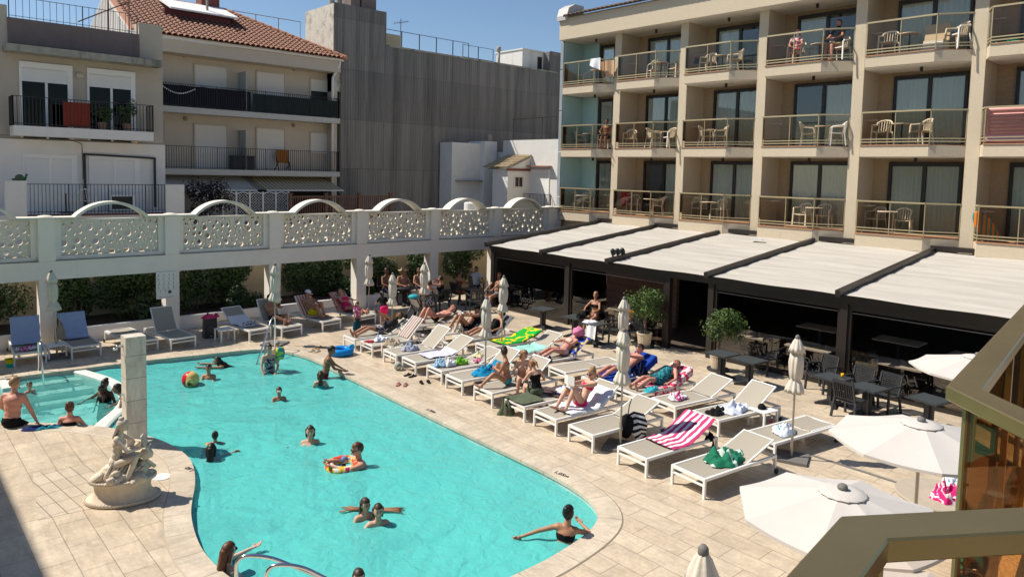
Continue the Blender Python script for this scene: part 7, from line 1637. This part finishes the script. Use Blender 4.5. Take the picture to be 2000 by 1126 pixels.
P = on_lounger('person in dark shorts looking at a phone on a shaded lounger', 'S5', 1.05, h=1.72, skin='tan', hair=('short', 'black'), hands=((.24, .10, .46), (.24, -.10, .46)), feet=((.70, -.05, .05), (.66, .10, .05)), kp=((.1, .8, .6), (.1, -.8, .6)), wear=(('trunks', m_navy, .011),), group=SBG, face=(1, 0, -.5))
b = MB(); q = (P['wr'][0]+P['wr'][1])/2; b.obox(q+Vector((.08, 0, .07)), .012, .08, .15); add(P, 'phone', b, m_black, False)
on_lounger('man in a white cap and bright yellow shorts with raised knees', 'S6', 1.05, h=1.76, skin='tan', hair=('cap', 'brown'), knees=1, hands=((.24, .14, .40), (.26, -.12, .40)), extra=dict(cap=m_wh), wear=(('trunks', cl('bright yellow', (.72, .70, .02)), .013),), group=SBG, face=(.9, .3, -.2))
on_lounger('woman in a pink swimsuit lying on the floral towel', 'S7', 1.05, h=1.64, skin='pink', female=True, hair=('short', 'brown'), hands=((.22, .12, .40), (.2, -.14, .40)), wear=(('swimsuit', m_hotpink, .008),), group=SBG)
p = at(697, 652); P = person('toddler standing in a dark blue towel wrap beside the farthest lounger', p, radians(-110), h=1.02, skin='tan', female=True, hair=('long', 'brown'), hands=((.18, .15, .78), (.2, -.15, .75)), wear=(('tee', m_pinkwh, .012),), face=(1, .2, -.3))
b = MB(); b.lathe([(.11, .04), (.13, .2), (.105, .50)], 20, fn=pleat(6, .06), cap=False); add(P, 'towel_wrap', b, cl('deep teal', (.006, .05, .08)))
p = at(750, 640); P = person('child in hot pink shorts and a dark top bending away from the pool', p, radians(75), h=1.30, skin='tan', female=True, hair=('pony', 'black'), pel=(0, 0, .86), tor=(.55, 0, .85), hands=((.55, .15, .95), (.55, -.15, .95)), wear=(('tee', m_blackc, .010), ('trunks', m_hotpink, .016)), face=(1, 0, -.5))
# ---- tables
TG = 'people sitting at the terrace tables'
def seated(label, px, py, rz, h=1.68, **k):
    p = at(px, py); s = h/1.7
    return person(label, p, radians(rz), h=h, pel=(-.05, 0, .56/s*1.0), feet=k.pop('feet', ((.42, .14, .07), (.44, -.14, .07))), kp=(1, 0, .6), group=TG, **k)
seated('woman in a black bikini sitting behind the table with the white towel', 1160, 648, 190, skin='tan', female=True, girth=1.1, hair=('short', 'blond'), hands=((.35, .18, .74), (.30, -.20, .78)), wear=(('bra', m_blackc, .007), ('briefs', m_blackc, .007)), face=(1, .2, .1))
seated('boy with an orange shoulder wrap seen behind the overlapping parasols', 1228, 662, 200, h=1.45, skin='tan', hair=('short', 'black'), hands=((.35, .15, .62), (.35, -.15, .62)), wear=(('trunks', m_wh, .010), ('tee', cl('orange tee', (.55, .2, .02)), .008)), face=(1, .3, -.2))
seated('bare chested man with patterned shorts sitting in the sun at the shaded corner table', 968, 600, 185, h=1.80, skin='tan', girth=1.2, hair=('short', 'black'), hands=((.42, .18, .70), (.36, -.18, .66)), feet=((.55, .16, .07), (.35, -.14, .07)), wear=(('trunks', m_darkprint, .013),), face=(.8, .6, .1), tor=(-.15, 0, 1))
seated('woman at the shaded corner table reaching over its top', 898, 594, -5, skin='tan', female=True, hair=('short', 'brown'), hands=((.48, .16, .74), (.48, -.14, .74)), wear=(('swimsuit', cl('rust', (.20, .07, .04)), .008),))
seated('person in a white shirt facing the pool behind the shaded corner table', 930, 584, 250, skin='tan', hair=('short', 'black'), hands=((.38, .16, .74), (.16, -.22, 1.15)), wear=(('tee', m_wh, .010), ('trunks', m_blackc, .010)))
seated('man in a straw hat sitting in deep shade between two shrubs', 787, 592, 262, h=1.76, skin='tan', girth=1.15, hair=('hat', 'brown'), hands=((.26, .10, .72), (.26, -.12, .72)), wear=(('trunks', m_blackc, .011),))
seated('bare chested man left of the man in the straw hat', 755, 592, 278, h=1.76, skin='brown', hair=('short', 'black'), hands=((.30, .16, .70), (.3, -.16, .70)), wear=(('trunks', m_navy, .011),))
seated('bare shouldered person right of the man in the straw hat', 818, 588, 260, skin='tan', hair=('short', 'brown'), hands=((.30, .16, .70), (.3, -.16, .70)), wear=(('trunks', m_navy, .011),))
seated('woman in a dark floral dress with her back to the pool', 838, 620, 65, skin='tan', female=True, girth=1.2, hair=('short', 'brown'), hands=((.35, .16, .74), (.35, -.16, .74)), wear=(('dress', m_darkprint, .013),))
seated('woman in black holding her hands to her face by the pushchair table', 858, 608, 115, skin='tan', female=True, hair=('short', 'black'), hands=((.20, .06, 1.16), (.20, -.08, 1.16)), wear=(('dress', m_blackc, .012),))
# ---- balconies
def bal_person(label, px, py, ri, bi, rz, **k):
    fz = FLOORS[ri]+.013; d = ray(px, py); X = HX+.15; s = X/d.x; h = k.pop('h', 1.66)
    return person(label, (X, d.y*s, fz), radians(rz), h=h, pel=(-.02, 0, .56), feet=((.40, .12, .07), (.42, -.12, .07)), kp=(1, 0, .6), group='people on the hotel balconies', **k)
bal_person('woman in a pink and white top with red shorts sitting on the fourth top balcony', 1556, 95, 2, 3, 188, skin='pink', female=True, girth=1.2, hair=('short', 'brown'), hands=((.30, .10, .66), (.30, -.12, .66)), wear=(('tee', m_pinkwh, .010), ('trunks', m_red, .012)))
bal_person('man in a black shirt sitting at the right of the fourth top balcony', 1636, 92, 2, 3, 165, skin='pink', girth=1.15, h=1.78, hair=('short', 'brown'), hands=((.36, .16, .72), (.36, -.14, .72)), wear=(('tee', m_blackc, .011), ('trunks', m_beige, .012)))
bal_person('person with dark hair standing in the shade of the first middle balcony', 1184, 275, 1, 0, 200, skin='brown', hair=('short', 'black'), hands=((.2, .2, .7), (.2, -.2, .7)), wear=(('trunks', m_navy, .011),))
# ---- statue
SC = at(250, 985); SR = radians(-26); t = thing('statue', 'cast stone statue of a seated woman holding a fan on an oval pedestal', 'statue', (SC.x, SC.y+.28, 0), SR); st_ = t
def oval(prof, n=56, fn=None): return [[(1.18*r*cos(2*pi*i/n)*(fn(i, k) if fn else 1), .80*r*sin(2*pi*i/n)*(fn(i, k) if fn else 1), z) for i in range(n)] for k, (r, z) in enumerate(prof)]
b = MB(); b.rings(oval([(.44, .002), (.455, .02), (.45, .05), (.40, .07), (.35, .12), (.335, .20), (.345, .28), (.38, .33), (.40, .345), (.385, .37), (.05, .371)])); ped = b.build('pedestal', m_statue, t, smooth=True)
for R_, z in ((.445, .035), (.395, .345)):
    b = MB()
    for i in range(64):
        a, c = 2*pi*i/64, 2*pi*(i+1.25)/64; b.cap((1.18*R_*cos(a), .8*R_*sin(a), z-.012), (1.18*R_*cos(c), .8*R_*sin(c), z+.014), .017, .017, 6)
    b.build('rope_band', m_statue, ped, smooth=True)
b = MB(); rr2 = random.Random(3)
for i in range(34):
    a = rr2.uniform(0, 6.28); d_ = rr2.uniform(.15, .36); q = Vector((1.1*d_*cos(a), .74*d_*sin(a), .37+.10*(1-d_/.36)+.03*rr2.random())); w_ = rr2.uniform(.05, .11)
    b.ell(q, w_*1.3, w_*.8, w_*.7, Matrix.Rotation(rr2.uniform(0, 3), 3, 'Z') @ Matrix.Rotation(rr2.uniform(-.6, .6), 3, 'Y'), 10, 7, lambda p: p*(1+.35*noise.noise(p*2.6+q*5)))
for c, r in (((-.12, 0, .38), (.26, .22, .12)), ((.12, .02, .40), (.24, .2, .13)), ((-.1, .0, .48), (.17, .16, .10)), ((.28, -.02, .46), (.09, .09, .14)), ((.02, -.16, .40), (.2, .09, .08)), ((-.25, -.1, .40), (.09, .1, .1))):
    b.ell(c, *r, None, 18, 12, lambda p, c=c: p*(1+.28*noise.noise(p*2.6+Vector(c)*7)))
b.build('rocks', m_statue, t, smooth=True)
P = person('x', (0, 0, 0), 0, vox=.010, smooth=3, h=1.46, skin=m_statue, female=True, pel=(-.10, 0, .70), tor=(.10, 0, 1), feet=((.14, .14, .52), (.12, -.26, .44)), kp=((1, .2, .7), (1, -.3, .7)), hands=((.36, .08, 1.00), (.34, -.10, .96)), hair=('bun', m_statue), face=(.85, -.1, -.45))
r = P['root']; r.parent = t; r.name = 'figure'
for k_ in ('label', 'category'): del r[k_]
# the figure becomes one part: its body and hair
for ch in list(r.children): ch.parent = t; ch.name = {'body': 'figure', 'hair': 'hair'}.get(ch.name.split('.')[0], ch.name)
bpy.data.objects.remove(r)
b = MB(); q = P['wr'][1].lerp(P['wr'][0], .5)+Vector((.04, -.02, .0)); M_ = Matrix.Rotation(radians(-28), 3, 'Y')
b.ell(q, .045, .10, .17, M_, 20, 12, lambda p: Vector((p.x*.4, p.y, p.z))); 
for i in range(5): b.cap(q+M_@Vector((.018, -.06+.03*i, .02)), q+M_@Vector((.015, -.075+.038*i, .15)), .012, .014, 7)
b.build('fan', m_statue, t, smooth=True)
b = MB(); b.ell((.34, -.02, .70), .10, .085, .09, None, 16, 11, lambda p: p*(1+.3*noise.noise(p*3))); b.cap((.05, -.05, .68), (.32, -.03, .72), .05, .05); b.build('carved_head', m_statue, t, smooth=True)
b = MB()
for i in range(9): a = -.5+i*.12; b.cap((-.20+i*.05, -.20+.01*i, .42), (-.12+i*.055, -.12, .60-.01*i), .03, .018, 7)
b.build('drapery', m_statue, t, smooth=True); b = MB()
for i in range(7): a = .3*i; b.cap((-.02+.06*i, .16-.02*i, .62-.01*i), (.0+.07*i, .22-.01*i, .42), .028, .03, 7)
b.build('drapery', m_statue, t, smooth=True); b = MB()
q = P['head']
for i in range(9): b.cap(q+Vector((-.06, -.06+.015*i, .02)), q+Vector((-.13, -.05+.013*i, -.16-.012*(i % 3))), .022, .014, 6)
b.build('hair_braids', m_statue, t, smooth=True)
